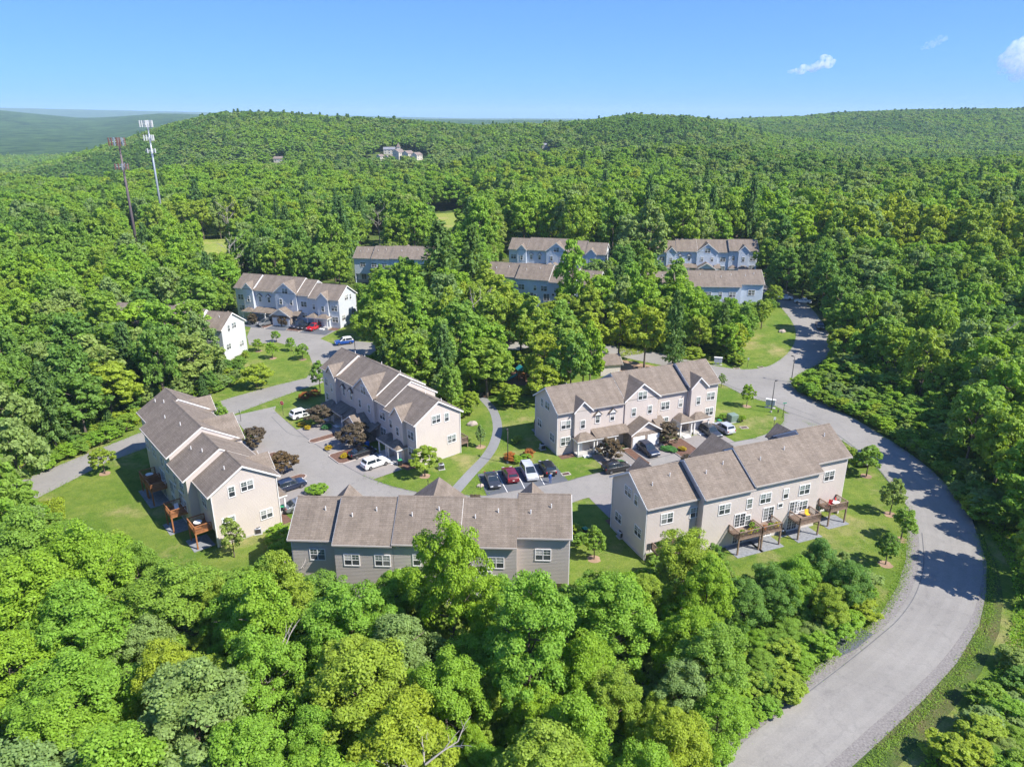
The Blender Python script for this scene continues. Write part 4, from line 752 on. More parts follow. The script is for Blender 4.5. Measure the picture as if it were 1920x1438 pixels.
# trees surveyed on the ground: x, y, height, crown radius (all in 0.1 m), tone * 10 + shape
TREE_SINGLE = [-131,371,131,36,40,-362,386,122,48,30,-289,397,133,49,41,22,401,121,45,10,95,407,104,29,40,-200,413,124,37,40,-87,426,120,42,10,-352,438,122,40,41,
-250,443,138,50,30,-20,444,65,19,40,-161,447,106,26,41,53,448,115,33,41,131,449,100,30,10,-33,463,68,18,41,416,480,23,14,0,23,481,86,25,40,
179,487,83,27,40,-131,488,138,45,10,-376,488,119,44,40,-57,491,117,32,40,125,491,72,20,10,439,492,22,14,30,-263,493,111,31,10,-214,493,137,34,40,
406,496,16,10,30,88,499,99,25,10,-301,502,120,33,10,458,507,21,13,0,-23,508,74,23,10,151,509,91,27,30,-444,512,123,42,40,66,524,112,28,40,
16,524,169,46,40,-355,527,56,20,41,-106,532,126,39,31,182,532,110,34,0,-44,538,90,32,40,-231,550,160,40,41,-150,551,143,41,40,-407,553,142,47,41,
-194,561,78,18,31,-353,562,96,30,30,171,569,102,28,40,264,573,19,12,0,246,574,24,15,20,-301,580,65,18,10,-471,585,153,49,40,-269,586,124,34,41,
99,593,125,44,40,256,598,28,17,0,-58,600,184,36,40,299,600,18,11,40,135,606,64,19,40,-15,609,109,30,40,-300,611,104,24,10,-347,613,120,48,0,
-133,614,94,26,41,301,616,24,15,41,258,623,35,14,40,323,623,22,13,40,280,624,31,19,0,-239,626,129,33,11,239,628,42,13,40,205,635,118,27,40,
170,638,55,19,40,322,641,27,17,30,298,642,35,21,1,-454,646,151,43,40,250,651,80,26,20,-513,653,162,48,1,-206,656,80,32,0,147,660,80,26,10,
-129,661,85,25,40,350,665,60,22,10,323,666,34,15,1,289,673,80,26,20,-413,678,104,26,0,379,686,80,24,20,322,691,80,24,40,194,693,115,36,10,
-467,713,96,33,40,357,715,90,24,21,-280,783,50,20,40,-654,801,163,34,0,698,835,110,32,40,680,889,40,25,20,726,900,135,36,40,683,923,40,25,31,
-710,931,152,39,30,728,940,40,25,0,734,980,150,37,0,716,1007,36,9,52,739,1019,40,19,0,736,1055,150,39,0,-806,1062,156,39,31,732,1102,40,25,1,
-834,1107,175,43,21,776,1109,135,49,0,-783,1128,159,34,52,845,1148,159,37,40,-763,1184,130,42,20,851,1201,156,38,30,905,1206,166,47,0,772,1209,50,31,0,
-739,1217,46,12,52,-877,1220,153,33,20,775,1247,39,9,52,-811,1250,163,46,20,-753,1257,120,52,10,877,1268,175,43,40,-117,1289,111,26,0,-82,1290,50,20,10,
-726,1291,65,19,21,745,1303,46,28,41,-710,1306,59,18,30,828,1307,103,33,1,-900,1316,148,42,30,868,1320,108,33,0,-680,1322,168,32,20,-811,1327,158,50,31,
700,1333,38,24,1,0,1334,50,22,10,-992,1338,161,43,20,63,1347,90,32,10,816,1350,160,40,10,975,1357,150,43,0,-668,1361,57,23,31,-136,1369,156,30,52,
-708,1372,170,41,20,-192,1372,146,46,1,765,1374,60,37,0,119,1374,155,37,0,722,1383,50,23,52,-632,1383,48,11,52,-51,1387,130,50,0,923,1388,168,42,30,
-743,1389,87,18,52,-786,1400,152,34,52,161,1408,160,30,41,-977,1413,142,43,21,-144,1421,167,34,1,68,1425,125,38,10,149,1425,110,32,20,-663,1425,127,49,30,
-88,1426,138,32,41,729,1443,58,36,0,-222,1448,123,44,0,805,1450,140,49,0,-841,1453,146,45,20,-928,1477,157,45,20,-274,1481,97,24,52,-56,1488,140,41,40,
-993,1491,154,47,20,1049,1498,140,47,0,739,1500,61,38,30,921,1501,173,32,0,-681,1505,155,37,31,824,1506,141,48,0,120,1515,134,45,11,357,1525,187,30,52,
766,1532,100,28,40,-1111,1533,142,48,1,-241,1535,144,33,1,-117,1548,170,50,0,945,1555,168,46,0,304,1575,153,42,10,1045,1577,153,38,0,-277,1578,151,41,0,
760,1579,100,42,10,47,1579,172,45,11,-787,1580,160,48,40,-726,1580,155,44,0,982,1590,175,38,41,-1118,1593,167,38,1,-217,1605,152,33,41,870,1612,147,35,30,
-943,1619,171,47,0,-861,1619,150,55,40,818,1620,172,32,1,251,1624,141,39,11,-319,1625,150,45,0,182,1626,121,43,11,111,1630,147,46,1,508,1631,92,30,40,
1131,1632,139,44,20,-44,1638,169,42,10,445,1645,101,29,10,21,1650,143,44,10,946,1654,165,39,0,-151,1660,172,33,11,506,1671,122,27,52,550,1676,96,29,41,
-214,1679,160,50,0,372,1681,80,24,1,-1112,1685,138,37,30,1095,1686,173,36,41,811,1689,142,47,0,1148,1695,166,34,40,437,1695,163,38,40,576,1725,107,26,1,
323,1731,172,39,40,893,1732,90,30,10,-76,1760,95,27,52,197,1761,143,36,10,1222,1762,123,50,30,1137,1762,174,42,1,277,1765,168,37,31,-168,1771,171,46,30,
-1114,1776,140,49,30,-319,1780,161,44,40,350,1786,100,30,0,835,1792,157,41,20,-90,1801,141,35,10,-1166,1807,167,39,1,-1028,1810,162,43,31,229,1811,159,49,40,
1098,1812,165,39,20,1284,1826,135,41,1,-38,1833,152,50,11,956,1833,151,44,20,-246,1838,147,49,41,1054,1842,158,46,21,433,1842,143,49,41,-1195,1854,175,46,40,
-972,1854,122,38,20,1004,1862,170,37,0,-827,1865,158,49,0,158,1880,231,46,41,-911,1886,173,39,31,1367,1895,35,12,52,438,1900,175,42,1,1304,1910,175,48,0,
361,1920,187,36,1,977,1922,171,50,30,915,1923,153,46,21,-274,1925,155,43,40,-970,1927,162,38,21,492,1932,90,30,20,293,1938,139,33,52,-1367,1949,135,33,11,
1228,1952,170,32,1,-70,1955,146,43,11,1158,1956,167,49,20,-805,1958,119,28,0,-196,1960,254,72,52,-1145,1969,140,37,41,875,1991,168,42,21,-851,1998,181,32,52,
-1354,2004,156,48,40,1161,2015,144,30,52,-1111,2016,162,42,40,-112,2020,226,54,52,-811,2033,86,17,52,1165,2067,169,37,31,-839,2073,148,49,40,1501,2082,168,33,52,
-1452,2086,160,40,41,-1391,2097,173,38,40,810,2099,153,41,21,860,2100,158,38,52,-1276,2139,134,36,40,1119,2157,162,46,0,-1014,2168,169,45,41,-1240,2173,172,37,10,
1017,2214,161,38,1,-1336,2241,157,46,0,-1181,2251,167,47,41,-1398,2256,171,39,0,1529,2267,163,45,10,-619,2272,156,42,1,-549,2273,151,39,0,-667,2283,169,35,0,
-756,2289,174,43,1,-1535,2289,143,32,52,1484,2300,170,39,10,827,2334,136,38,0,-839,2360,161,36,52,1368,2379,172,48,10,1513,2386,226,55,10,1678,2388,230,67,10,
1063,2399,229,48,1,-708,2400,195,56,20,1135,2403,246,66,10,-885,2405,191,38,0,-1274,2407,178,51,31,886,2410,212,55,21,1613,2412,252,47,11,-1599,2413,184,41,0,
458,2422,252,57,31,-1525,2435,208,50,0,1481,2440,191,48,10,-1704,2452,200,40,40,-607,2454,231,53,0,397,2455,206,52,30,1425,2474,239,57,10,-1477,2482,201,42,0,
1333,2484,224,51,10,-1591,2485,219,41,52,-1393,2487,197,46,0,1205,2489,244,62,30,990,2509,207,65,41,-109,2510,259,49,40,214,2530,261,53,1,-596,2533,272,56,52,
-1282,2534,184,37,52,-691,2538,218,51,31,594,2540,260,68,0,353,2549,251,54,1,1565,2567,241,55,11,-103,2578,258,62,0,1435,2581,213,38,52,661,2582,229,49,31,
-452,2623,44,10,52,1365,2628,260,54,10,749,2655,195,50,40,258,2658,243,53,0,971,2662,223,64,41,-442,2663,104,32,30,1735,2672,260,51,52,-153,2684,227,37,52,
737,2717,263,38,52,-1921,2717,213,30,52,211,2734,258,60,30,-434,2742,190,50,0,-368,2747,245,54,40,-1206,2755,183,41,40,812,2764,245,66,0,904,2777,287,39,52,
153,2783,241,59,40,46,2788,245,64,40,-491,2817,45,9,52,-1716,2821,205,45,52,-638,2834,77,15,52,-867,2852,170,37,52,-987,2901,210,36,52,-894,2902,203,40,52,
543,2936,284,37,52,-950,2972,230,29,52,1206,2981,250,51,40,1962,2995,259,61,30,-170,3050,252,64,1,-866,3056,207,34,52,-1755,3097,185,35,52,-650,3100,244,39,52,
952,3143,288,49,52,1004,3155,99,26,52,-1681,3194,93,22,52,-1556,3223,199,37,11,-668,3225,246,54,52,-514,3251,234,62,0,2215,3268,258,39,52,-792,3321,230,29,52,
-1425,3366,192,50,10,-1352,3385,204,43,31,-1284,3388,205,45,11,-2350,3399,164,30,52,2292,3423,220,31,52,-1527,3429,179,48,10,1361,3517,220,29,52,2081,3532,198,33,52,
-653,3557,208,55,20,180,3601,178,32,52,111,3611,220,44,52,-1988,3616,220,33,52,-1912,3617,119,24,52]
TREE_REST = [161,448,39,13,41,-134,452,44,12,11,402,458,24,15,31,421,458,30,17,40,-63,462,31,15,40,88,469,44,12,1,436,472,29,12,0,386,476,14,9,30,
-333,477,71,19,40,-23,484,44,14,10,397,484,15,10,30,-5,494,37,14,40,421,507,13,8,1,-340,513,41,11,40,437,513,14,9,31,109,515,37,14,10,
469,520,21,13,30,443,521,12,8,1,451,529,13,8,40,224,530,13,8,40,-200,535,29,15,40,233,537,13,8,40,134,541,38,15,30,488,544,18,11,31,
116,545,36,13,11,461,545,13,8,0,224,547,18,11,41,240,548,15,9,0,253,553,15,9,0,42,553,34,15,10,97,553,56,20,30,477,554,13,8,0,
490,559,13,8,30,141,561,36,14,30,505,561,16,10,0,122,563,41,11,40,223,566,25,16,40,-29,575,75,18,30,-209,575,31,11,41,146,576,28,12,30,
-385,583,43,15,41,280,586,17,11,11,519,590,12,7,30,219,590,35,21,40,-193,598,87,33,0,-415,601,88,33,30,41,604,39,12,1,566,605,21,13,1,
160,609,45,14,40,-505,609,80,17,0,534,613,13,8,0,548,615,13,8,31,179,619,42,13,0,-177,625,43,11,40,-95,625,38,12,40,-41,626,31,15,31,
54,632,86,24,0,573,636,12,8,30,-157,638,62,20,40,123,638,99,26,41,-71,639,92,30,0,-633,639,31,12,0,623,641,29,16,0,589,646,16,10,0,
343,646,22,12,0,-94,660,57,18,0,197,661,42,12,40,-601,661,126,42,40,-161,662,44,14,10,594,664,15,9,30,172,667,36,14,1,68,670,29,16,41,
32,675,39,12,0,-340,676,42,11,1,609,680,13,8,0,-569,681,32,14,30,-477,684,37,16,30,-146,686,44,15,30,249,688,54,18,40,350,688,28,13,0,
-444,689,70,20,0,-352,692,58,21,40,-320,693,57,22,0,-590,694,29,12,41,-160,695,41,13,40,405,696,22,14,30,-123,696,57,23,40,684,698,35,22,20,
156,700,61,18,1,655,701,23,14,30,-528,702,86,28,0,-415,708,75,21,41,88,709,33,16,0,-308,712,30,14,1,-360,715,44,14,40,-324,715,43,12,40,
105,718,42,16,1,272,718,33,17,0,155,721,45,11,40,133,723,37,12,40,676,724,25,16,31,251,727,45,11,30,-314,728,42,13,0,228,730,62,21,31,
-413,730,32,16,1,92,731,34,11,0,-372,736,32,13,31,-293,736,53,18,0,425,739,31,19,30,-327,740,34,12,0,352,740,42,13,30,390,741,42,26,30,
-601,741,34,16,41,258,744,40,11,1,-467,744,78,18,40,-633,744,166,36,40,324,745,33,15,20,-519,746,93,30,31,666,751,15,9,30,245,753,45,11,1,
-435,753,37,12,40,687,761,20,12,30,209,763,33,12,0,410,763,42,12,31,180,768,31,13,0,-491,769,64,21,10,-588,772,33,12,30,248,773,31,15,30,
-663,775,38,12,40,-619,776,30,14,41,-534,777,56,20,0,-564,779,37,16,41,258,787,36,11,20,-475,788,37,15,1,-299,791,34,12,40,-496,802,32,14,0,
-550,810,31,13,41,714,812,22,13,20,-710,819,169,46,0,-544,825,31,11,1,-600,826,44,11,40,-680,839,40,13,0,-651,839,70,22,31,-735,848,33,15,0,
-605,850,30,17,1,-760,855,35,13,1,-629,861,37,15,0,711,865,12,7,20,-688,869,82,33,0,-673,896,31,15,40,774,900,32,15,0,-836,907,174,38,1,
706,925,36,12,31,833,926,116,31,0,752,932,36,12,41,-885,940,165,46,0,695,950,40,21,20,-762,952,126,45,41,-832,964,125,46,1,842,966,105,31,1,
700,977,40,14,30,-779,984,44,14,0,772,985,81,26,1,-844,999,36,14,1,-919,1006,165,37,41,895,1009,96,31,0,-802,1010,121,40,0,778,1023,109,31,30,
720,1027,39,15,30,822,1040,141,36,0,944,1049,144,40,0,-940,1073,30,14,0,925,1089,100,29,0,-797,1097,51,19,30,837,1107,83,32,0,898,1110,35,13,40,
718,1121,31,13,1,-962,1133,149,47,1,734,1137,33,12,40,888,1140,142,35,0,812,1143,40,14,0,-817,1143,59,21,21,1022,1150,36,11,30,734,1155,32,15,0,
758,1157,41,25,30,-794,1159,32,14,20,-850,1160,52,19,0,991,1166,162,28,52,-817,1175,36,16,20,753,1183,37,14,20,733,1184,34,17,40,-1030,1185,174,34,1,
709,1190,28,17,31,1097,1202,50,21,41,-815,1203,111,29,20,741,1206,41,12,0,-1042,1213,30,12,10,722,1214,38,20,0,-1025,1215,32,11,30,819,1221,67,23,0,
-778,1226,33,12,20,1016,1227,29,14,0,868,1229,29,14,40,790,1232,60,18,0,-1114,1232,71,21,40,744,1234,46,28,40,714,1240,35,21,1,1010,1242,43,13,40,
905,1243,43,12,0,-1015,1243,41,14,0,-896,1245,63,17,40,-992,1249,72,18,0,-940,1259,125,38,1,796,1260,62,24,40,1079,1265,43,15,31,728,1268,37,19,0,
760,1269,49,30,0,-976,1270,53,18,0,706,1270,29,18,0,-818,1284,44,11,30,-787,1285,36,11,20,1114,1287,43,16,10,-938,1296,43,14,21,1135,1297,38,12,1,
703,1298,31,19,40,-750,1299,29,13,20,1169,1303,52,17,40,770,1304,41,13,1,944,1306,44,15,41,1147,1310,41,16,0,-1080,1313,61,21,0,-755,1317,34,16,21,
722,1318,35,16,0,1067,1321,69,21,41,-1123,1323,36,13,30,741,1328,44,11,40,-135,1328,80,25,30,-1097,1329,31,13,0,-744,1336,34,12,20,776,1336,61,17,40,
672,1336,29,18,31,-707,1340,38,13,20,-1036,1342,62,22,0,759,1344,33,11,0,-116,1346,69,19,0,1057,1347,52,17,40,-886,1350,36,14,20,-928,1354,38,12,30,
718,1355,37,14,0,-905,1356,74,18,31,-1112,1358,59,18,40,738,1358,37,11,41,888,1361,113,26,0,697,1362,35,22,30,843,1366,29,13,1,-105,1368,41,13,41,
-1037,1383,155,33,0,837,1384,40,15,0,1052,1385,152,36,41,-670,1389,29,11,21,69,1390,74,19,40,971,1396,31,12,31,672,1397,32,20,30,42,1400,39,13,10,
-108,1402,63,19,40,-628,1402,59,18,20,822,1404,110,25,40,-1015,1405,44,12,21,794,1405,62,21,30,-1095,1406,140,46,30,-174,1409,44,15,41,-873,1410,135,43,1,
-708,1413,67,18,20,655,1414,34,16,1,1089,1416,40,17,30,694,1417,43,27,0,-745,1418,114,30,20,630,1421,33,21,41,-24,1424,79,22,0,767,1430,59,22,40,
669,1430,40,13,30,1033,1430,54,18,41,105,1431,68,22,11,-622,1432,39,12,30,956,1436,132,38,41,-53,1442,91,29,0,645,1445,30,18,40,1065,1445,144,33,1,
-1213,1446,72,19,1,907,1450,124,39,30,-694,1452,31,12,20,123,1454,72,24,10,-1025,1455,107,29,30,-120,1456,70,23,40,668,1457,35,22,0,-1171,1459,64,21,40,
875,1459,30,13,1,-678,1460,38,12,30,-17,1462,29,12,10,-80,1463,39,15,40,-792,1464,129,39,31,1016,1465,106,26,41,-1094,1466,160,49,0,-632,1467,78,17,31,
-733,1468,130,48,20,48,1470,65,20,40,113,1472,44,12,1,-1249,1475,157,45,41,-1300,1475,128,34,41,-655,1477,77,20,21,-195,1480,77,21,40,-239,1482,64,18,0,
-20,1484,44,16,10,651,1485,29,18,40,-603,1486,28,13,30,691,1487,43,27,40,1139,1488,36,14,0,786,1488,65,19,40,-255,1494,42,14,40,-1128,1496,72,18,30,
-648,1501,30,15,20,1007,1503,79,21,1,-603,1503,40,11,20,-628,1503,30,15,1,46,1503,60,18,30,-1228,1517,43,11,40,-1296,1519,42,13,0,-636,1522,40,14,20,
-159,1523,66,22,40,998,1524,41,15,0,704,1526,43,12,40,1182,1526,29,14,40,-19,1526,61,24,40,-1361,1527,58,18,40,-204,1528,108,29,30,1286,1533,75,20,0,
-285,1534,101,24,0,-836,1535,112,29,1,801,1536,40,13,41,-881,1538,123,45,30,1066,1540,60,18,10,1155,1541,141,34,30,-646,1543,33,17,31,1223,1546,70,20,40,
1200,1548,58,18,40,-1192,1549,65,18,0,1344,1550,35,15,40,732,1550,73,18,0,-8,1551,42,14,10,23,1552,38,13,10,1181,1556,38,14,0,-620,1557,33,16,0,
-246,1563,42,12,40,130,1566,88,25,10,-682,1569,56,18,20,-1382,1569,93,27,40,-878,1576,43,16,31,-62,1576,39,10,52,-6,1576,44,17,40,-312,1577,40,15,0,
1287,1578,42,16,30,1129,1578,67,18,1,901,1579,111,27,0,830,1581,116,25,40,178,1582,89,26,10,-923,1583,38,12,30,-631,1584,28,13,20,-1051,1587,87,31,0,
-244,1590,45,14,0,-191,1591,38,12,40,1154,1592,100,26,40,-1285,1598,71,17,41,-908,1599,73,17,31,-1323,1600,166,34,0,-44,1602,32,15,40,-74,1602,118,26,40,
-1152,1607,70,20,0,1171,1612,79,17,20,7,1613,29,17,10,1227,1613,34,12,31,-1049,1614,38,10,52,-130,1618,53,18,0,1061,1618,34,16,30,775,1622,81,29,30,
-1188,1623,143,39,40,932,1627,40,12,1,-1230,1629,40,13,41,998,1629,66,22,0,535,1630,32,15,40,1313,1639,52,19,1,-186,1643,105,24,40,-1151,1643,36,11,0,
1051,1649,149,36,21,-1033,1649,124,42,1,-1249,1652,77,22,40,-292,1655,72,18,30,862,1655,163,38,0,1290,1655,68,20,30,1165,1658,56,18,30,-1406,1658,152,29,52,
-1434,1659,35,11,40,1196,1661,100,30,40,-1083,1664,63,18,41,399,1665,68,24,31,463,1671,63,20,10,-1279,1675,110,25,40,-1477,1677,171,26,52,-1049,1683,77,17,0,
-1417,1686,36,12,1,1249,1690,52,17,0,900,1691,51,19,0,326,1692,77,19,52,-1172,1697,152,45,41,-1231,1702,78,20,0,501,1703,56,18,40,1337,1706,121,33,30,
-1391,1706,44,11,40,-1211,1711,43,12,41,865,1712,54,21,0,1284,1714,172,49,0,285,1717,82,28,41,1462,1718,131,44,41,960,1719,142,41,20,-1114,1721,44,12,0,
1034,1724,134,38,31,-1283,1725,144,41,0,-1029,1728,31,13,40,506,1729,66,23,10,-1000,1731,153,32,0,1004,1733,30,14,20,-1193,1733,59,18,40,1334,1735,43,15,41,
-1327,1737,36,13,30,383,1737,126,41,10,477,1737,71,20,41,1489,1738,29,11,1,-1231,1745,83,28,0,926,1750,107,30,20,39,1752,73,18,10,105,1753,41,14,11,
591,1755,66,20,30,17,1755,53,19,10,-10,1755,31,15,10,127,1756,79,17,52,540,1756,113,28,40,355,1756,39,13,0,-1308,1759,79,21,11,564,1762,34,12,30,
1303,1763,142,35,40,-994,1763,63,20,41,857,1764,30,15,30,159,1765,112,25,10,-247,1767,28,13,40,1176,1767,78,18,0,1091,1767,148,34,20,1352,1770,74,23,40,
466,1773,126,36,0,-1237,1773,39,12,1,429,1776,59,23,41,-26,1781,110,33,10,1044,1782,126,37,31,-1198,1783,73,23,0,174,1784,39,14,10,611,1786,55,18,0,
-992,1786,34,11,40,384,1791,109,26,40,-1059,1791,64,18,0,-1255,1795,136,32,41,945,1795,34,16,0,-249,1801,44,12,40,-120,1802,33,13,11,96,1804,91,27,10,
-1311,1804,40,12,0,18,1805,105,28,11,-981,1806,30,14,40,-283,1807,91,29,10,905,1808,131,44,31,-372,1809,114,26,40,588,1811,50,19,40,177,1813,96,33,11,
1448,1813,149,45,0,268,1814,42,12,10,-1583,1814,30,13,10,-1478,1815,144,47,40,131,1817,107,33,10,1407,1818,64,18,0,1320,1819,31,14,31,-1369,1821,174,40,10,
619,1822,77,18,1,547,1826,78,20,0,-1265,1827,28,12,40,314,1828,172,33,40,996,1831,31,13,30,524,1834,74,18,1,-1417,1837,137,45,10,-1326,1838,127,36,0,
1207,1838,107,27,40,589,1839,72,23,0,-203,1840,35,15,10,1238,1842,92,24,0,-388,1844,74,20,40,-167,1845,173,40,40,-126,1846,32,11,30,199,1848,48,12,52,
-1142,1850,135,33,41,284,1852,33,16,10,-92,1856,98,32,11,-1113,1857,43,14,40,1359,1857,128,44,0,1313,1861,86,29,0,857,1862,45,11,21,645,1863,50,18,20,
-1233,1863,41,13,40,42,1864,43,13,11,538,1864,75,17,0,-1072,1866,30,13,41,-1023,1867,139,46,1,191,1870,33,11,11,221,1870,140,38,11,6,1871,95,29,10,
-130,1875,123,35,11,480,1876,68,15,52,-1575,1877,40,12,0,1610,1877,130,41,0,399,1878,114,31,40,1234,1881,155,37,31,-1547,1884,151,35,40,1024,1884,30,12,30,
294,1886,110,29,30,-1257,1886,153,34,0,657,1886,39,14,20,1443,1893,29,11,41,1653,1894,88,30,1,-97,1894,119,26,10,-1222,1895,50,17,40,-351,1897,129,50,40,
-205,1898,51,22,10,-1390,1899,31,13,41,1484,1900,137,33,0,1535,1902,168,42,40,-1045,1902,37,14,0,-179,1904,52,22,10,-1129,1905,105,25,41,652,1907,43,16,20,
619,1907,44,12,31,-1363,1909,111,25,41,1029,1911,40,15,30,222,1911,82,28,40,558,1917,39,13,30,1382,1917,117,30,40,466,1919,42,11,41,-240,1920,35,13,10,
1625,1922,113,33,41,-1112,1924,41,13,0,1123,1924,34,10,52,1570,1924,65,18,1,-1673,1924,53,18,40,1257,1924,76,18,0,-133,1926,134,43,41,-399,1926,80,28,1,
15,1927,55,19,41,-1440,1927,158,38,0,-1144,1933,38,13,40,1462,1934,69,18,31,1432,1935,37,11,41,-1166,1936,65,17,52,-1058,1936,40,17,41,-932,1937,108,26,0,
-836,1938,152,32,40,58,1939,29,17,11,-340,1940,69,23,40,1196,1941,56,19,20,-1255,1941,160,41,10,256,1942,114,24,40,-1022,1944,144,44,41,1107,1947,89,29,20,
1548,1948,70,20,10,882,1948,75,20,21,-247,1948,29,11,10,-13,1949,105,30,0,1477,1953,40,14,0,-1071,1956,58,17,30,1453,1957,55,17,0,-979,1958,36,15,0,
-1102,1960,126,33,41,977,1962,36,16,21,-1679,1963,54,20,0,39,1963,60,22,40,1326,1964,44,12,0,-1337,1964,50,20,10,958,1966,32,13,20,-1649,1966,37,15,40,
-1417,1966,121,33,10,-104,1967,40,11,40,-311,1968,44,11,40,-1181,1970,74,21,31,-137,1970,72,18,10,-374,1976,99,34,40,730,1979,31,12,21,28,1980,43,13,11,
-259,1986,64,23,40,-1579,1986,114,28,40,1474,1987,145,42,40,271,1989,120,24,41,-1062,1992,140,42,1,-294,1992,169,34,0,-941,1996,62,20,0,1112,1996,132,37,20,
-1015,1997,74,18,40,1601,1999,74,21,40,342,1999,37,12,0,-230,2000,43,12,10,-1245,2000,130,39,1,1315,2001,157,49,0,913,2001,44,11,20,1632,2006,110,29,41,
-155,2007,61,17,10,1025,2010,80,21,20,-412,2012,85,26,1,-1286,2013,30,11,40,1240,2016,149,50,0,1739,2017,57,21,0,-903,2018,123,35,1,1416,2018,148,42,40,
306,2019,77,15,52,-1668,2021,41,12,41,-965,2021,56,23,41,-1519,2022,105,25,11,-936,2023,56,21,1,-361,2024,127,36,41,-1182,2024,72,24,30,954,2025,125,38,21,
1454,2031,38,14,1,1078,2032,121,43,30,-1650,2033,30,17,0,745,2034,33,15,20,342,2035,130,46,41,1281,2035,65,17,0,-879,2035,41,13,40,-1736,2036,29,13,40,
-1588,2038,28,12,40,-858,2039,35,15,41,892,2040,131,41,20,-1367,2041,42,15,40,-1764,2042,40,12,40,-1025,2042,160,36,40,-417,2044,35,13,0,-386,2044,42,12,10,
1203,2049,115,30,21,-1340,2052,54,21,1,-322,2053,122,42,1,1711,2055,109,30,0,1037,2057,28,15,21,1662,2059,74,18,1,756,2060,38,11,20,-963,2061,134,33,0,
-1657,2061,69,19,40,-1476,2062,35,12,40,-432,2063,75,21,40,1393,2065,87,25,1,-905,2067,158,40,1,-1085,2067,153,36,41,-1193,2068,140,38,10,-1505,2069,149,36,40,
303,2069,92,22,52,-1238,2071,43,13,10,903,2073,42,16,20,1216,2075,42,11,30,-1560,2076,133,48,40,1011,2077,60,19,21,1417,2077,39,11,0,1574,2079,69,19,0,
1615,2079,35,17,40,-1273,2080,54,20,41,929,2080,77,17,30,-212,2082,157,46,10,-1320,2087,141,46,40,1268,2088,148,48,30,1311,2089,70,17,52,-110,2090,147,38,10,
987,2091,114,25,20,-1795,2095,42,12,0,1140,2096,29,14,0,1363,2097,165,36,0,1100,2099,131,48,0,1060,2100,43,14,20,1601,2101,72,18,41,769,2103,42,13,21,
-1266,2103,80,21,41,-445,2104,39,12,52,1162,2110,54,19,30,-1175,2110,163,36,1,-1001,2113,98,27,41,-325,2113,122,33,40,1523,2114,58,24,0,-387,2116,104,30,40,
1730,2116,40,13,40,-74,2116,66,18,10,1697,2117,75,20,41,-1440,2117,43,13,0,-1815,2120,93,27,1,-247,2120,34,13,41,918,2121,145,40,20,1409,2122,106,25,40,
1786,2122,137,46,10,-1225,2125,121,43,1,-1034,2128,65,20,40,316,2130,91,25,30,784,2130,66,22,30,-939,2131,148,38,0,-1119,2132,155,41,41,1842,2132,69,17,40,
-855,2132,151,38,41,1251,2133,85,32,0,-1086,2133,40,11,30,-231,2134,79,21,10,-1524,2135,125,35,11,-1372,2135,173,33,40,1294,2137,165,37,40,-1417,2144,62,19,40,
1039,2145,127,49,30,-94,2146,167,43,41,843,2148,52,17,20,1488,2149,55,22,0,548,2150,50,23,31,-1090,2151,34,14,40,-1564,2151,165,34,40,811,2151,114,32,21,
269,2152,55,23,21,-1597,2153,39,10,52,294,2154,28,15,30,-1064,2156,69,22,40,-1847,2156,173,46,1,-391,2157,81,32,40,-1781,2159,72,17,1,1863,2160,157,34,0,
379,2161,34,13,30,1197,2161,142,43,0,420,2163,123,41,21,-1393,2165,71,17,1,-1421,2166,69,17,0,-1310,2166,121,34,10,1643,2167,39,12,10,1537,2167,86,25,10,
246,2171,95,25,31,349,2171,133,32,21,1237,2172,43,11,40,-1096,2174,70,23,10,-334,2174,44,16,40,-1791,2175,33,13,41,1765,2176,61,23,40,-368,2177,33,14,1,
1837,2178,62,18,40,286,2178,102,26,30,924,2178,145,33,21,-205,2178,145,39,0,1688,2179,42,17,1,-947,2180,153,38,30,1328,2181,132,45,30,-1184,2182,121,48,21,
-1463,2183,121,48,41,-980,2184,45,15,0,1006,2184,36,14,21,803,2186,103,25,21,-64,2187,62,17,40,-413,2189,82,26,40,-1600,2190,171,47,41,-278,2191,91,33,0,
-903,2191,33,16,0,-1348,2193,117,26,41,-1050,2193,77,24,30,1424,2194,149,38,10,-1078,2194,77,19,41,-1132,2194,117,24,40,1676,2196,31,16,40,1875,2198,96,24,0,
1808,2199,157,36,40,458,2201,69,23,1,1145,2201,169,32,40,-1405,2201,145,46,41,-469,2203,44,12,0,875,2203,65,19,20,-335,2203,118,24,41,-1234,2204,36,12,0,
-1636,2204,42,16,40,-1545,2205,124,39,40,306,2206,101,25,41,536,2209,56,23,30,1693,2210,58,20,41,-991,2212,149,34,0,1249,2213,157,35,40,855,2213,30,11,30,
1648,2214,33,13,10,-174,2216,29,13,41,953,2216,165,41,20,-1886,2217,32,16,0,-1263,2217,172,32,40,1379,2218,150,39,41,1077,2218,138,49,30,1846,2218,42,13,0,
826,2219,136,35,20,1669,2220,45,15,41,-934,2221,76,18,40,435,2221,96,26,30,1287,2222,29,12,40,169,2222,64,23,0,-1226,2222,75,19,30,1209,2223,144,33,1,
-209,2227,162,40,1,-377,2228,93,30,0,1314,2229,67,17,40,1602,2229,169,34,40,-44,2231,37,16,40,-74,2232,29,17,40,-418,2232,59,19,40,1865,2233,108,26,40,
1564,2233,116,26,40,898,2235,132,34,20,1116,2235,32,13,1,-899,2238,146,41,0,-1489,2239,164,35,40,413,2239,80,18,20,1804,2240,117,25,10,-18,2241,38,17,41,
571,2241,33,11,20,-1140,2242,45,13,0,481,2246,57,20,0,1188,2247,38,12,40,1336,2248,50,19,0,-316,2248,85,32,1,1047,2249,28,12,0,-1438,2252,35,14,0,
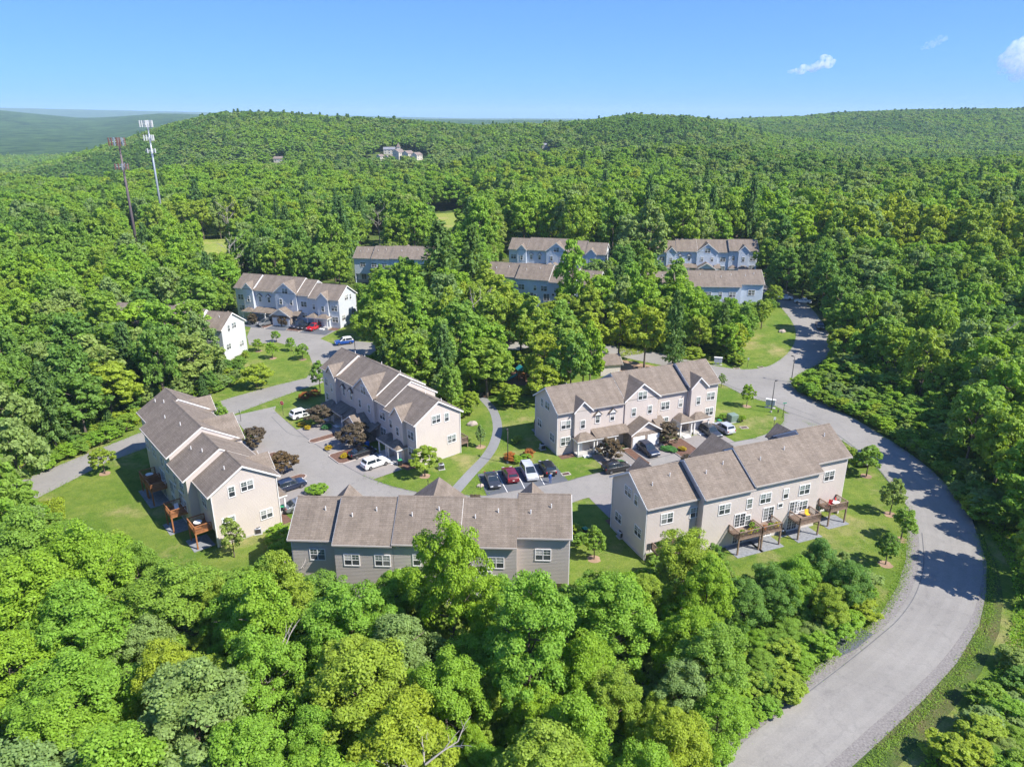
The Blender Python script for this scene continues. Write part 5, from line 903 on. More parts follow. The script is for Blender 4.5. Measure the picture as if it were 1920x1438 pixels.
-1119,2252,65,23,30,-1017,2254,172,47,40,-367,2255,31,13,0,-944,2255,83,27,0,820,2256,82,25,31,-1798,2257,53,24,0,1452,2257,97,26,10,-1578,2258,151,47,0,
259,2259,86,32,0,864,2264,35,12,20,-1714,2265,40,12,40,1779,2266,75,20,41,1244,2271,121,37,30,-1076,2273,124,49,0,583,2274,33,17,21,1291,2276,134,37,1,
-426,2276,57,20,0,987,2278,159,38,20,-1838,2278,162,38,1,-18,2279,31,16,40,1023,2280,34,16,30,1563,2282,29,16,0,1068,2282,120,34,20,523,2283,68,21,30,
-488,2284,31,13,1,-89,2285,154,33,1,-354,2287,88,32,41,-1230,2288,160,35,41,1343,2289,127,46,40,1429,2289,100,31,40,166,2290,50,20,0,355,2290,126,46,20,
-1130,2293,152,45,0,-992,2293,69,23,0,476,2294,69,17,31,-910,2295,118,33,40,1120,2295,159,44,40,399,2298,45,16,1,877,2298,149,45,31,-1750,2298,114,20,52,
-11,2298,28,13,1,1646,2298,133,47,10,569,2298,31,11,52,-500,2299,29,15,0,1974,2299,133,34,40,-1659,2305,44,12,40,-378,2306,59,18,0,-303,2306,79,20,0,
-448,2307,30,13,30,-203,2310,64,22,0,-58,2312,55,23,0,-598,2313,113,32,0,933,2315,103,28,30,-1364,2317,150,41,40,-1328,2319,41,13,11,-125,2322,58,20,41,
-286,2322,55,17,0,-1885,2322,117,25,1,-1475,2322,58,20,40,-522,2322,44,11,30,1880,2323,131,48,40,-1596,2323,171,37,1,1461,2325,42,14,0,1052,2326,172,44,31,
1612,2327,77,21,10,-945,2328,100,24,1,409,2329,134,38,20,974,2331,129,42,30,-1296,2332,126,37,0,-632,2332,110,29,0,-725,2334,140,33,0,-1863,2335,28,15,0,
-1751,2338,70,18,31,-1827,2338,146,42,21,-437,2339,62,17,31,-323,2340,38,11,40,-1099,2340,51,17,1,-1641,2342,156,36,0,1767,2343,28,12,40,-410,2344,55,18,40,
-1573,2345,41,12,40,1552,2346,172,37,10,1329,2349,77,21,30,-552,2349,78,22,0,-774,2350,166,44,20,-666,2351,151,34,21,-918,2352,97,30,20,1193,2355,141,36,41,
-1153,2355,131,35,30,-358,2356,82,32,21,-462,2357,42,13,30,995,2357,40,9,52,-102,2358,121,47,40,-1492,2359,161,35,40,-319,2359,73,22,0,1106,2361,33,14,41,
366,2361,140,41,30,-1071,2362,158,33,0,869,2364,37,15,31,-434,2364,75,18,41,1870,2364,51,21,40,1269,2366,128,40,11,1454,2368,121,45,10,-64,2371,28,16,0,
-622,2371,132,36,0,-1339,2373,174,34,0,-2038,2373,112,24,40,-189,2374,162,44,40,1325,2374,69,17,40,-1632,2375,28,15,31,-1786,2377,72,18,0,-553,2379,106,26,21,
-455,2382,61,22,0,1184,2383,32,12,41,1974,2385,38,12,0,-663,2386,71,18,1,-1167,2387,55,21,1,385,2388,37,12,20,-1497,2390,56,17,1,-1141,2391,31,13,41,
-1905,2397,38,14,30,1018,2398,37,15,30,-133,2399,177,37,40,-778,2400,92,26,20,1736,2401,95,31,40,-1404,2402,162,46,20,-598,2404,58,24,0,1237,2405,108,25,1,
1835,2408,97,30,41,-928,2409,105,25,31,-1463,2410,86,32,30,393,2410,60,22,30,-989,2411,88,33,0,-1355,2415,107,27,0,942,2418,83,24,0,-833,2420,166,52,30,
2002,2420,53,18,31,-72,2421,105,31,30,1028,2421,65,19,40,-1967,2423,52,17,0,-2076,2424,196,37,0,1434,2427,51,18,11,-143,2432,54,17,20,-942,2434,29,11,0,
-1866,2434,61,18,31,-747,2435,60,17,30,1305,2435,33,16,41,-1157,2437,29,12,0,-975,2438,45,14,30,-561,2441,35,11,20,1526,2444,74,24,41,-1116,2445,167,47,40,
-1826,2447,60,18,30,2046,2449,208,67,0,-1615,2451,87,24,0,1282,2451,62,24,40,-171,2452,98,31,1,1896,2455,184,50,40,-1052,2455,33,15,1,-1214,2456,148,52,40,
-919,2463,159,48,0,-81,2463,165,37,1,1245,2465,31,16,10,1021,2466,56,17,30,-1015,2468,81,24,0,1497,2474,42,11,10,1674,2478,37,11,10,-735,2482,55,17,30,
-776,2483,159,45,31,1525,2484,88,26,10,-1317,2485,170,45,1,-638,2485,44,15,40,-1162,2488,185,43,40,-875,2489,54,18,0,1046,2489,63,21,31,-1552,2490,36,12,52,
1582,2490,243,57,10,-839,2491,199,40,20,864,2492,74,19,0,369,2494,109,26,0,1078,2496,35,12,41,1744,2497,59,21,41,-936,2508,67,18,30,-910,2508,67,22,31,
-1767,2509,196,46,31,-1695,2510,162,37,30,1485,2510,63,24,10,482,2510,73,22,1,-1900,2511,71,21,20,-57,2511,95,25,0,-171,2511,171,34,40,-1944,2512,164,44,20,
-1235,2514,88,25,41,-1182,2514,40,11,31,-2074,2514,32,16,30,-878,2517,29,17,41,-1122,2518,73,19,0,-1017,2519,65,18,0,-1416,2520,51,21,0,-981,2520,74,17,52,
1432,2520,31,13,40,888,2528,179,46,30,1549,2529,42,11,10,-804,2529,167,42,0,2065,2530,64,18,30,1469,2533,71,19,11,1189,2534,33,12,10,-2004,2540,39,14,20,
-1628,2540,101,25,30,-1709,2542,65,22,30,2160,2545,33,14,30,1963,2546,166,43,1,-950,2549,151,40,0,-637,2549,75,18,21,-1153,2549,193,46,0,-1930,2551,57,20,20,
445,2554,41,15,0,1711,2556,40,17,10,-2166,2557,75,23,30,-1118,2559,28,13,40,1236,2559,225,58,10,-1522,2560,73,20,20,-991,2561,65,24,21,1298,2563,77,23,10,
2068,2563,62,24,0,1752,2563,221,52,0,-1611,2564,59,17,20,-1193,2564,44,11,40,-839,2568,169,40,31,-1232,2569,180,50,0,1927,2569,68,18,41,967,2570,71,19,40,
1135,2572,212,65,10,888,2572,68,21,1,-1750,2572,193,38,20,-911,2574,141,35,0,-1493,2575,71,19,0,-213,2577,68,20,30,-667,2577,34,13,1,2191,2577,189,27,52,
-1293,2580,100,34,0,-782,2581,202,46,0,1950,2581,32,12,40,195,2582,39,16,41,-2203,2582,199,37,0,1047,2587,30,13,1,1820,2588,166,40,10,-1553,2588,188,49,21,
1403,2591,35,11,10,1922,2592,42,13,0,-1167,2593,79,21,0,-1918,2595,209,52,20,935,2595,167,42,41,-362,2599,52,20,0,-1795,2600,171,37,21,-1503,2604,77,20,1,
1298,2605,31,11,10,-756,2605,28,13,1,1590,2608,59,19,10,-439,2609,45,14,41,-1230,2609,45,17,0,-1761,2610,53,18,21,-2189,2611,30,16,1,889,2612,41,14,30,
-1392,2613,110,25,1,-977,2614,65,21,0,-408,2615,61,18,0,-1091,2618,73,23,1,371,2618,207,46,10,-1116,2619,38,15,1,-469,2619,28,17,31,-893,2621,205,47,1,
-1969,2623,93,29,20,-196,2623,92,30,20,1063,2624,217,46,41,1426,2624,68,19,11,1837,2625,43,11,1,-344,2626,32,11,1,-735,2629,71,21,0,-1157,2630,102,33,0,
-57,2633,110,26,0,-834,2633,192,41,1,-1634,2634,205,40,21,1762,2637,54,19,10,-1246,2639,66,14,52,-485,2639,34,13,30,-770,2639,172,38,1,-934,2641,57,19,0,
-1475,2642,159,44,0,-600,2644,235,55,1,1676,2645,32,13,41,1205,2645,240,56,10,2074,2646,233,51,21,-1063,2647,58,21,40,588,2648,200,56,0,-1206,2650,179,38,1,
-2206,2651,204,54,1,-1768,2652,199,46,1,1637,2652,98,32,10,-973,2655,184,47,30,2114,2656,31,15,30,1582,2660,197,52,40,1997,2660,36,11,0,1438,2661,84,33,11,
1854,2662,58,20,1,-1977,2662,41,14,20,904,2663,34,12,0,-50,2664,68,20,40,2030,2665,32,15,0,1317,2665,87,26,41,383,2666,32,11,0,-1322,2667,150,55,0,
-815,2667,41,14,40,-1719,2668,38,17,30,1906,2668,251,66,30,666,2670,248,68,0,1963,2673,81,29,0,-1016,2673,139,30,41,1267,2680,85,14,52,460,2681,60,18,0,
1293,2685,63,22,10,1852,2685,79,19,40,-1812,2686,84,29,21,-1555,2687,197,44,0,-1061,2688,29,12,30,1341,2688,55,21,40,-34,2689,30,15,0,-1919,2689,43,15,20,
405,2690,36,12,0,-631,2691,58,20,0,2286,2692,207,55,20,1318,2692,35,16,11,919,2693,51,20,0,1613,2694,73,19,40,-1969,2694,195,38,21,-2003,2694,39,13,21,
1391,2695,204,53,10,-1098,2695,43,11,1,-430,2697,45,14,0,-2097,2697,42,11,30,260,2697,44,11,40,-1081,2697,44,14,30,-757,2698,173,49,0,1557,2698,31,14,11,
-2248,2699,65,17,1,-1414,2699,139,38,30,-73,2700,202,50,30,-1135,2702,36,16,1,1940,2703,34,12,0,1473,2709,214,64,11,-1305,2709,35,17,1,-1259,2711,162,38,10,
-2132,2712,209,48,1,-469,2712,44,15,0,-1778,2712,97,32,20,646,2714,36,11,0,-1850,2717,192,53,21,-725,2718,36,12,40,-223,2718,58,17,30,1056,2719,213,54,40,
-1949,2719,32,12,20,1846,2719,80,21,30,-2065,2724,200,39,20,1192,2724,214,55,10,-151,2729,42,11,41,-956,2729,99,34,1,940,2730,88,26,40,2086,2731,64,22,21,
1590,2731,209,49,40,-1995,2733,71,20,21,417,2736,213,57,1,1287,2737,259,66,11,-1034,2738,97,33,40,1414,2740,89,25,10,-704,2742,190,37,40,1763,2742,59,18,52,
299,2743,234,59,0,-163,2743,34,15,0,-1586,2743,29,15,31,-1389,2749,156,40,40,1368,2751,80,31,41,1830,2752,34,13,40,-104,2754,258,51,0,-1546,2754,206,51,0,
-800,2756,52,17,0,-1769,2757,108,27,21,-1245,2758,51,23,40,-681,2762,38,11,1,-1156,2764,31,12,40,-1453,2765,142,32,0,1813,2767,70,19,0,2191,2768,50,22,31,
-1510,2769,31,12,30,-57,2770,44,14,40,-1116,2772,28,17,40,1999,2772,222,47,30,1096,2772,75,21,10,-1005,2773,38,11,0,-1897,2774,31,16,20,-1075,2776,76,20,40,
1603,2777,52,20,40,-1586,2777,33,13,1,-1679,2778,98,26,20,-827,2779,199,40,1,555,2779,201,61,0,983,2779,192,61,41,461,2780,59,24,30,2141,2781,44,15,21,
-1749,2784,50,18,20,644,2785,178,37,1,-2317,2785,28,12,0,-683,2786,109,28,40,2368,2787,237,55,20,1544,2787,228,55,40,-1130,2789,29,14,41,1448,2789,253,67,11,
-1405,2789,103,28,0,701,2791,243,52,40,1030,2792,53,21,11,-1229,2795,103,33,30,-162,2795,183,61,0,-1307,2797,188,48,40,-1083,2799,80,18,40,-2110,2802,42,15,20,
-1923,2802,144,45,20,1219,2803,216,60,41,-297,2804,106,30,0,-69,2805,37,11,52,1672,2806,250,48,41,471,2806,65,22,40,-1637,2807,207,41,20,-1423,2808,35,11,11,
-1160,2809,36,14,30,-2066,2809,29,13,31,419,2809,199,59,0,-1548,2812,192,41,1,1773,2814,216,69,0,1173,2814,74,18,40,-773,2815,37,11,40,-345,2816,183,47,0,
1962,2816,188,50,1,-434,2818,238,50,0,1335,2818,229,47,0,-1963,2819,67,20,20,952,2819,42,12,10,-1175,2819,40,14,31,1711,2819,36,12,40,1509,2822,72,19,41,
-892,2823,77,22,40,1086,2827,228,62,30,-28,2827,176,45,0,-2038,2828,53,19,20,1820,2829,41,12,0,845,2829,255,47,41,1604,2832,218,69,41,-233,2832,94,26,41,
1490,2833,38,15,40,-2353,2834,35,15,31,-692,2836,204,57,31,-1065,2838,169,46,0,-301,2842,82,24,11,924,2846,250,48,40,-2008,2847,182,37,30,-1586,2847,35,12,21,
365,2847,259,50,0,-93,2848,230,65,1,-1817,2849,195,46,20,-145,2850,34,11,40,2051,2851,57,18,31,-1882,2852,161,51,20,499,2852,29,13,0,2018,2854,106,32,20,
1479,2855,96,26,10,555,2857,40,15,1,228,2859,35,12,0,-255,2861,70,21,0,-2153,2864,28,12,21,2078,2864,101,24,52,1302,2864,30,11,10,-46,2864,35,13,41,
984,2865,256,49,41,-721,2867,42,11,0,671,2868,52,17,40,508,2871,30,15,40,1416,2871,200,53,40,280,2872,45,14,11,1500,2873,37,15,41,-662,2874,75,19,1,
1108,2874,77,18,10,560,2878,31,11,0,452,2879,191,51,0,590,2879,167,35,40,2413,2880,243,69,30,-466,2883,170,47,0,1844,2884,28,13,20,211,2885,176,36,10,
1268,2885,233,47,30,-1584,2886,154,48,1,-1712,2886,63,19,21,-2260,2886,43,14,31,1204,2887,39,13,11,-334,2890,28,15,1,1303,2891,39,12,41,2180,2891,92,30,20,
524,2892,81,29,1,-196,2892,30,13,31,-789,2892,200,47,11,143,2895,221,54,11,-1540,2898,41,13,0,1380,2898,66,18,11,-145,2900,233,47,0,-1854,2900,92,30,30,
-45,2901,91,29,40,22,2902,208,71,41,648,2903,216,51,0,689,2905,41,16,11,322,2906,239,59,0,1166,2908,105,28,10,1233,2911,78,21,11,-1901,2913,201,43,20,
-940,2915,157,37,40,-86,2918,86,24,40,2041,2918,181,67,20,2183,2918,38,14,20,793,2920,59,20,0,-760,2920,30,13,1,-462,2921,32,15,0,251,2922,92,32,40,
914,2924,252,69,40,-1045,2925,174,52,41,1751,2926,41,12,0,1885,2927,231,67,31,-1939,2929,53,23,20,702,2931,80,20,30,852,2932,83,30,0,1289,2932,75,22,41,
370,2932,100,27,40,-2433,2933,49,13,52,-2400,2933,44,13,31,-809,2937,62,18,0,-709,2939,35,14,0,-2475,2943,80,24,0,2085,2943,31,14,30,2303,2944,43,13,20,
-1652,2944,196,54,41,-2108,2945,40,12,20,2336,2946,59,17,20,-783,2947,52,22,40,1753,2947,55,18,30,-995,2948,100,32,40,-510,2949,35,16,0,-237,2951,28,16,1,
-154,2952,63,18,40,-928,2953,28,14,0,-1987,2954,178,55,31,-2261,2957,32,9,52,1064,2957,236,68,40,420,2959,169,34,40,2231,2959,39,12,20,-2234,2960,70,18,21,
2001,2960,62,19,21,-742,2960,157,48,40,820,2961,43,14,41,-2050,2961,156,37,20,-287,2963,85,32,1,-886,2967,199,46,40,1805,2968,244,54,20,502,2971,235,51,40,
-56,2971,91,29,10,-2412,2971,160,53,1,-415,2971,249,69,30,-1847,2973,191,55,30,-2268,2978,41,16,20,-507,2979,65,22,0,462,2982,44,13,41,-2025,2982,33,15,21,
1419,2983,241,68,0,1554,2983,39,12,40,-851,2985,34,13,10,855,2986,185,51,0,706,2987,216,53,40,271,2990,259,52,30,-635,2990,175,47,0,2289,2991,91,31,21,
1607,2991,235,56,31,318,2992,54,24,41,-2155,2993,33,11,20,-346,2994,175,40,40,2242,2994,61,20,21,-2349,2995,63,18,31,1284,2997,45,14,0,1533,3000,56,23,40,
-1604,3001,142,30,40,-971,3001,34,13,40,-1542,3003,108,28,41,-283,3005,61,20,0,-2261,3005,53,22,30,-239,3005,73,22,0,2046,3006,236,53,20,85,3007,242,61,41,
-1568,3009,35,15,30,2397,3010,82,27,20,1256,3013,70,19,0,2261,3013,42,13,1,643,3014,215,61,41,-988,3015,110,21,52,2325,3015,97,24,0,583,3016,106,27,0,
-1658,3018,156,56,0,-2177,3020,31,12,21,4,3022,242,61,0,-2299,3023,33,12,31,-95,3023,238,63,0,235,3028,88,27,0,1752,3028,199,70,0,-685,3029,197,57,0,
838,3030,58,22,1,-2500,3031,92,26,40,-1958,3032,36,11,20,-824,3032,200,37,40,-415,3033,114,21,52,2430,3033,73,18,30,1254,3033,79,15,52,1899,3034,214,58,21,
1445,3034,74,21,0,2114,3035,63,22,20,317,3036,42,14,0,292,3038,107,28,1,-1818,3038,167,38,31,2161,3039,59,18,30,-218,3039,34,15,41,-2146,3039,187,43,20,
1303,3040,213,50,1,2136,3042,40,16,21,1220,3045,51,20,41,1608,3046,108,34,0,1549,3049,206,62,0,458,3050,232,60,30,-2274,3050,168,49,30,2331,3052,102,29,20,
-2365,3053,72,23,30,-2318,3053,70,22,0,2284,3055,191,48,31,377,3056,28,17,30,-52,3059,101,28,40,542,3060,231,65,1,-380,3062,40,17,1,-1706,3063,156,53,30,
-2122,3064,33,11,21,873,3066,41,12,41,-275,3066,72,18,40,854,3068,59,18,41,1490,3069,86,29,0,-2016,3071,179,55,0,659,3077,90,25,0,1366,3077,222,70,40,
342,3078,172,35,10,-1915,3078,161,49,0,112,3078,98,28,0,1699,3080,253,48,1,2190,3082,206,68,20,385,3085,98,24,0,2325,3087,99,28,21,-20,3087,81,32,10,
2092,3089,34,12,21,-917,3090,170,47,0,-198,3091,31,16,0,-2211,3092,37,14,20,1628,3093,254,49,0,-2570,3095,40,12,30,-2162,3095,200,39,20,1292,3096,93,31,40,
-449,3097,239,59,40,-2299,3097,40,12,31,-1040,3098,96,29,10,-2390,3101,38,11,52,-2617,3103,201,37,1,707,3104,250,51,0,-114,3104,30,11,0,1543,3107,106,25,40,
1765,3108,210,65,1,1904,3110,179,45,20,1119,3110,102,32,0,-1595,3111,102,27,40,1494,3112,94,30,0,2065,3114,35,17,20,-388,3114,36,15,30,-1900,3114,28,15,20,
-828,3115,162,48,41,818,3116,244,71,1,1334,3116,33,12,40,370,3116,42,15,0,618,3118,228,49,1,-228,3120,40,12,1,2379,3121,62,18,0,-1967,3122,199,37,30,
1712,3124,74,14,52,323,3126,86,24,40,91,3127,174,36,0,-2103,3127,32,12,20,-248,3128,73,19,31,-1051,3131,90,27,10,-47,3131,82,27,0,2436,3132,31,12,0,
144,3133,207,47,40,1687,3135,36,13,0,-1009,3138,106,33,40,2012,3140,34,13,20,1822,3141,56,17,21,1294,3141,69,20,31,273,3141,30,12,40,-2366,3143,172,44,1,
2082,3143,57,16,52,900,3145,35,13,30,2625,3145,32,13,40,-1857,3147,181,57,0,-236,3148,34,10,52,-540,3149,38,17,30,-461,3149,62,19,1,-1557,3150,101,27,11,
1320,3155,59,19,41,444,3156,203,58,0,2354,3157,213,52,30,-227,3161,37,16,31,-1624,3161,57,23,40,-267,3164,69,19,0,2120,3164,69,19,20,-388,3164,186,68,20,
1381,3165,60,17,0,-798,3165,42,12,41,1750,3165,43,11,21,-707,3167,179,43,0,1701,3167,97,27,21,-2630,3168,45,11,10,-2189,3168,77,22,20,-1006,3168,32,15,40,
1151,3169,254,50,41,251,3169,41,14,40,92,3170,110,30,41,1500,3170,243,65,30,-1719,3170,62,24,40,-1042,3172,157,42,40,-1922,3173,76,19,31,-554,3174,38,11,30,
1242,3177,44,15,40,935,3177,29,13,0,1656,3178,244,46,31,-658,3179,63,18,0,-436,3179,30,15,0,-885,3180,37,14,40,-837,3180,86,32,30,-1829,3182,38,12,1,
-3,3182,259,48,31,-2111,3184,170,44,21,1089,3185,92,32,1,753,3189,213,48,20,-1859,3189,39,12,0,531,3190,250,58,40,1284,3191,234,57,40,-277,3193,39,11,41,
189,3194,39,11,40,1190,3195,74,22,30,-2036,3196,59,21,21,-2183,3198,136,28,0,-1989,3198,51,19,31,-1887,3199,146,37,1,943,3199,91,25,0,-1924,3200,32,15,0,
2221,3200,216,70,30,-785,3202,192,46,0,-2448,3203,161,48,20,-263,3203,30,16,0,-2637,3206,184,44,31,-1819,3206,42,14,31,-331,3207,40,12,30,-2257,3207,43,12,1,
-2081,3208,33,13,1,-1753,3208,165,56,40,-2398,3212,94,20,52,988,3214,76,17,1,475,3214,34,14,1,-201,3215,32,14,40,2488,3216,36,13,0,1701,3217,31,12,31,
1840,3217,213,48,0,1571,3217,214,51,30,-2535,3217,53,17,40,244,3217,242,64,1,1719,3218,42,14,41,-2501,3219,35,13,31,-2129,3219,66,18,20,-367,3219,80,26,0,
2086,3220,220,58,1,1924,3220,260,48,0,1657,3221,90,25,0,2698,3222,84,25,10,1979,3224,56,22,31,2346,3227,173,47,0,-402,3228,51,22,31,84,3229,244,69,0,
-1634,3232,107,30,10,1412,3234,40,12,0,-970,3234,191,48,10,-2013,3235,196,52,1,931,3235,41,11,31,2613,3235,56,19,0,525,3236,41,13,0,2523,3237,47,11,52,
-2661,3237,41,12,0,1479,3237,34,14,20,-1022,3239,180,39,11,-2259,3240,62,24,20,2185,3241,30,13,31,1699,3242,74,23,21,-2569,3242,41,13,0,2684,3243,41,16,0,
-2175,3243,208,43,31,810,3243,255,50,31,-225,3248,78,21,0,1510,3251,29,13,31,387,3253,72,22,0,2581,3257,68,19,40,-1801,3258,182,43,0,641,3258,43,14,1,
765,3258,38,15,30,172,3259,201,71,0,1138,3260,52,23,0,1997,3260,54,22,20,-655,3262,31,12,41,1549,3265,67,20,0,1664,3266,55,17,21,1948,3268,102,31,20,
-1881,3269,72,20,0,1270,3269,222,49,0,-566,3269,32,14,0,-2307,3270,41,15,21,-351,3271,41,15,0,434,3271,251,57,40,-168,3271,29,13,41,1211,3272,66,21,30,
2178,3273,72,18,30,1077,3273,246,63,20,-112,3274,44,13,30,-1629,3275,97,26,30,-1666,3276,103,31,10,-2229,3276,150,48,0,355,3279,33,14,40,-2680,3280,71,22,1,
-835,3281,173,55,0,-420,3281,35,15,1,2453,3282,209,59,40,1147,3283,44,13,1,2251,3284,79,22,30,-197,3284,89,24,30,2583,3284,32,15,40,-1061,3285,180,44,40,
1480,3286,230,63,31,2394,3286,53,20,30,-1752,3287,106,27,10,-2724,3287,67,19,0,1600,3287,213,55,1,-134,3287,91,26,30,-1571,3288,183,48,40,-2766,3288,50,24,0,
-1932,3290,173,44,0,-2478,3291,83,30,0,1813,3292,51,17,20,-2592,3295,77,18,31,73,3297,73,18,0,1180,3298,222,46,31,-662,3300,42,13,30,-890,3301,175,40,0,
2722,3303,72,19,10,-1636,3304,57,19,40,-2625,3306,79,17,10,-1876,3307,41,12,30,272,3308,252,47,40,-716,3308,162,37,1,679,3308,84,31,1,2702,3308,40,12,0,
-551,3310,38,14,20,2134,3311,212,46,21,1247,3312,76,18,21,-2602,3314,29,15,31,2648,3314,235,63,40,1765,3315,209,51,20,924,3315,66,19,20,861,3318,242,52,0,
82,3319,64,14,52,-1680,3319,107,31,10,1677,3321,55,18,1,378,3321,219,64,0,315,3322,70,18,40,-403,3323,244,50,1,-920,3323,34,13,1,-2111,3323,139,31,30,
-1830,3324,30,13,40,-2254,3328,39,13,0,1199,3329,29,13,30,2043,3329,225,51,20,-1569,3329,42,15,10,2199,3329,79,19,40,2508,3330,175,44,40,-2733,3330,38,10,52,
2311,3331,249,59,40,765,3331,35,14,40,-938,3332,74,17,40,-1988,3332,64,22,21,-1793,3332,158,48,40,119,3333,236,47,41,-666,3335,29,14,0,-2195,3336,196,53,30,
-2641,3336,104,26,40,1165,3339,76,24,0,492,3341,253,53,40,-1620,3344,171,47,10,1508,3345,63,21,20,2805,3346,205,64,10,-2324,3349,162,53,0,203,3350,62,23,40,
1863,3350,66,20,0,-2719,3352,29,14,40,242,3353,191,41,40,-1916,3356,203,42,31,-1563,3361,143,35,10,1665,3361,154,40,0,-2047,3362,167,42,0,-324,3362,34,16,20,
-1176,3363,136,33,40,-1766,3365,30,14,0,2510,3366,32,12,41,949,3367,202,42,30,2093,3368,106,33,30,1893,3369,62,19,0,-1859,3369,44,14,40,-1512,3370,33,15,10,
-1231,3373,149,38,10,1340,3373,134,27,0,-2401,3374,193,43,1,1046,3375,43,12,1,1848,3380,29,17,20,-922,3383,193,39,0,-537,3384,69,23,21,-106,3385,164,52,0,
-2847,3385,59,21,0,-1037,3385,184,37,41,-1489,3386,101,30,11,-443,3387,66,20,30,-1883,3388,37,14,30,-2746,3389,147,56,40,-247,3389,52,18,1,-962,3389,107,27,1,
-269,3390,43,15,30,-1538,3390,39,12,52,-377,3391,93,34,1,2037,3391,185,47,0,-695,3391,184,57,21,205,3393,62,18,1,-1393,3398,51,23,30,266,3399,94,27,31,
-1081,3400,196,38,41,2237,3400,206,47,0,1593,3400,142,29,30,-738,3403,42,15,30,2828,3403,37,13,40,-1810,3405,89,31,41,-2159,3405,193,48,0,2792,3405,54,20,10,
18,3406,78,22,1,1943,3406,197,41,40,-1564,3406,40,14,10,-1933,3407,28,16,0,-549,3407,30,12,30,979,3407,61,20,0,1297,3407,194,39,0,-512,3409,39,14,30,
-798,3412,181,44,0,1514,3413,204,52,40,-2375,3415,30,13,30,-568,3416,39,13,20,-1049,3416,39,13,10,-2018,3417,178,42,40,-1691,3420,166,44,40,-1406,3421,78,19,41,
-2713,3421,33,15,0,-1142,3421,196,42,40,2173,3423,196,45,30,-886,3423,44,14,40,-1845,3424,73,19,41,5,3426,39,15,40,838,3427,61,19,21,-2782,3427,57,19,40,
-1930,3429,53,17,1,-1019,3430,29,12,40,-1653,3430,44,13,10,1051,3431,45,12,20,1591,3431,41,13,0,-715,3432,38,9,52,-768,3432,37,13,30,2036,3434,43,12,10,
2649,3434,190,53,31,-1802,3435,35,12,41,-1454,3437,148,51,11,1147,3437,36,13,20,1018,3438,56,18,31,1108,3439,192,44,21,-754,3440,31,13,20,-1356,3441,31,13,40,
353,3441,80,20,30,2744,3443,164,42,10,1178,3443,109,28,20,-2059,3445,134,35,40,245,3445,156,49,1,600,3446,91,28,0,768,3448,40,13,0,-921,3448,189,45,30,
1752,3448,34,16,0,2269,3450,80,27,40,2226,3450,68,20,40,1329,3451,85,31,30,-1322,3451,168,38,10,2113,3452,32,14,1,-2425,3452,206,44,0,-2226,3454,167,48,30,
546,3454,207,54,0,2526,3455,207,38,40,893,3455,28,14,31,-2362,3456,156,51,1,1474,3457,137,30,0,-1874,3457,179,44,11,-93,3457,206,37,31,-1050,3458,185,52,40,
288,3460,58,18,0,2335,3460,152,37,0,2464,3460,189,38,11,2300,3461,79,18,41,-1215,3461,195,49,30,-1405,3462,64,22,11,419,3462,156,50,40,1708,3463,167,52,0,
-2849,3463,68,19,0,2690,3463,62,23,10,-882,3463,64,19,30,1519,3463,36,13,0,1046,3464,154,39,31,-2516,3464,33,11,41,-775,3466,82,26,0,-742,3466,84,27,0,
2579,3467,78,22,41,-1364,3467,75,21,10,83,3469,178,42,40,-1133,3472,209,39,10,2403,3472,197,46,40,1420,3472,164,37,0,1874,3474,38,12,1,-693,3475,164,47,30,
759,3475,31,12,30,1770,3476,78,18,1,-1465,3478,80,20,10,-971,3478,42,14,1,2500,3479,40,12,40,1593,3481,70,21,40,-2573,3482,75,22,1,268,3482,39,13,40,
-539,3482,75,21,41,-1721,3483,100,25,41,313,3483,57,20,1,-1432,3483,64,17,10,-1803,3484,41,16,0,-2799,3484,108,30,41,2304,3484,64,17,41,2249,3484,86,26,40,
-1635,3485,188,48,10,-2441,3488,37,12,0,-1355,3489,34,17,30,-1767,3489,83,26,41,-2769,3491,84,15,52,1289,3493,33,16,1,-2280,3493,33,14,0,765,3496,72,21,20,
-2003,3496,87,31,30,883,3497,45,15,30,-2079,3498,82,33,0,-96,3498,109,30,0,38,3498,99,31,41,200,3499,53,22,1,-1327,3501,70,23,10,-1456,3502,31,12,10,
2149,3503,29,17,1,-1520,3504,178,50,10,-1926,3504,190,55,0,1640,3504,31,14,0,634,3505,153,48,0,852,3505,52,17,21,2701,3506,34,14,41,-1803,3507,33,12,40,
95,3508,37,12,40,1698,3510,40,13,30,2596,3511,190,51,40,966,3511,104,30,0,-2372,3513,95,32,40,1452,3513,182,38,0,-579,3514,197,55,30,720,3514,194,55,0,
7,3515,31,16,0,1223,3515,204,46,31,-764,3516,163,51,20,-2591,3517,56,20,41,1751,3517,183,43,0,-2749,3518,107,34,0,-34,3519,158,50,0,-1634,3522,32,9,52,
-852,3524,168,55,21,-702,3524,38,12,20,2537,3527,38,12,41,2283,3529,154,55,40,2826,3531,65,20,41,1570,3531,43,16,40,466,3533,132,30,0,2502,3533,56,19,10,
2023,3534,204,48,1,2784,3535,51,18,10,-2312,3536,140,36,40,2121,3539,51,17,0,-1443,3539,151,47,40,-2037,3540,181,45,0,-2146,3540,173,56,41,199,3541,35,13,52,
-2688,3541,185,36,52,-913,3541,78,19,30,-1074,3543,73,24,0,1343,3544,56,24,31,-1734,3545,108,30,40,-1023,3546,34,13,0,816,3546,51,19,30,-985,3546,200,37,0,
1436,3549,43,12,1,-1107,3550,38,11,40,635,3550,78,18,1,-1598,3551,198,56,40,1226,3552,39,14,1,-1974,3553,86,25,40,2147,3556,78,20,10,1177,3556,39,14,30,
26,3559,138,35,31,2625,3560,166,44,11,133,3561,65,20,10,-1188,3562,44,13,0,-1893,3562,202,38,0,289,3563,63,19,0,-2238,3564,58,20,41,-602,3567,98,28,31,
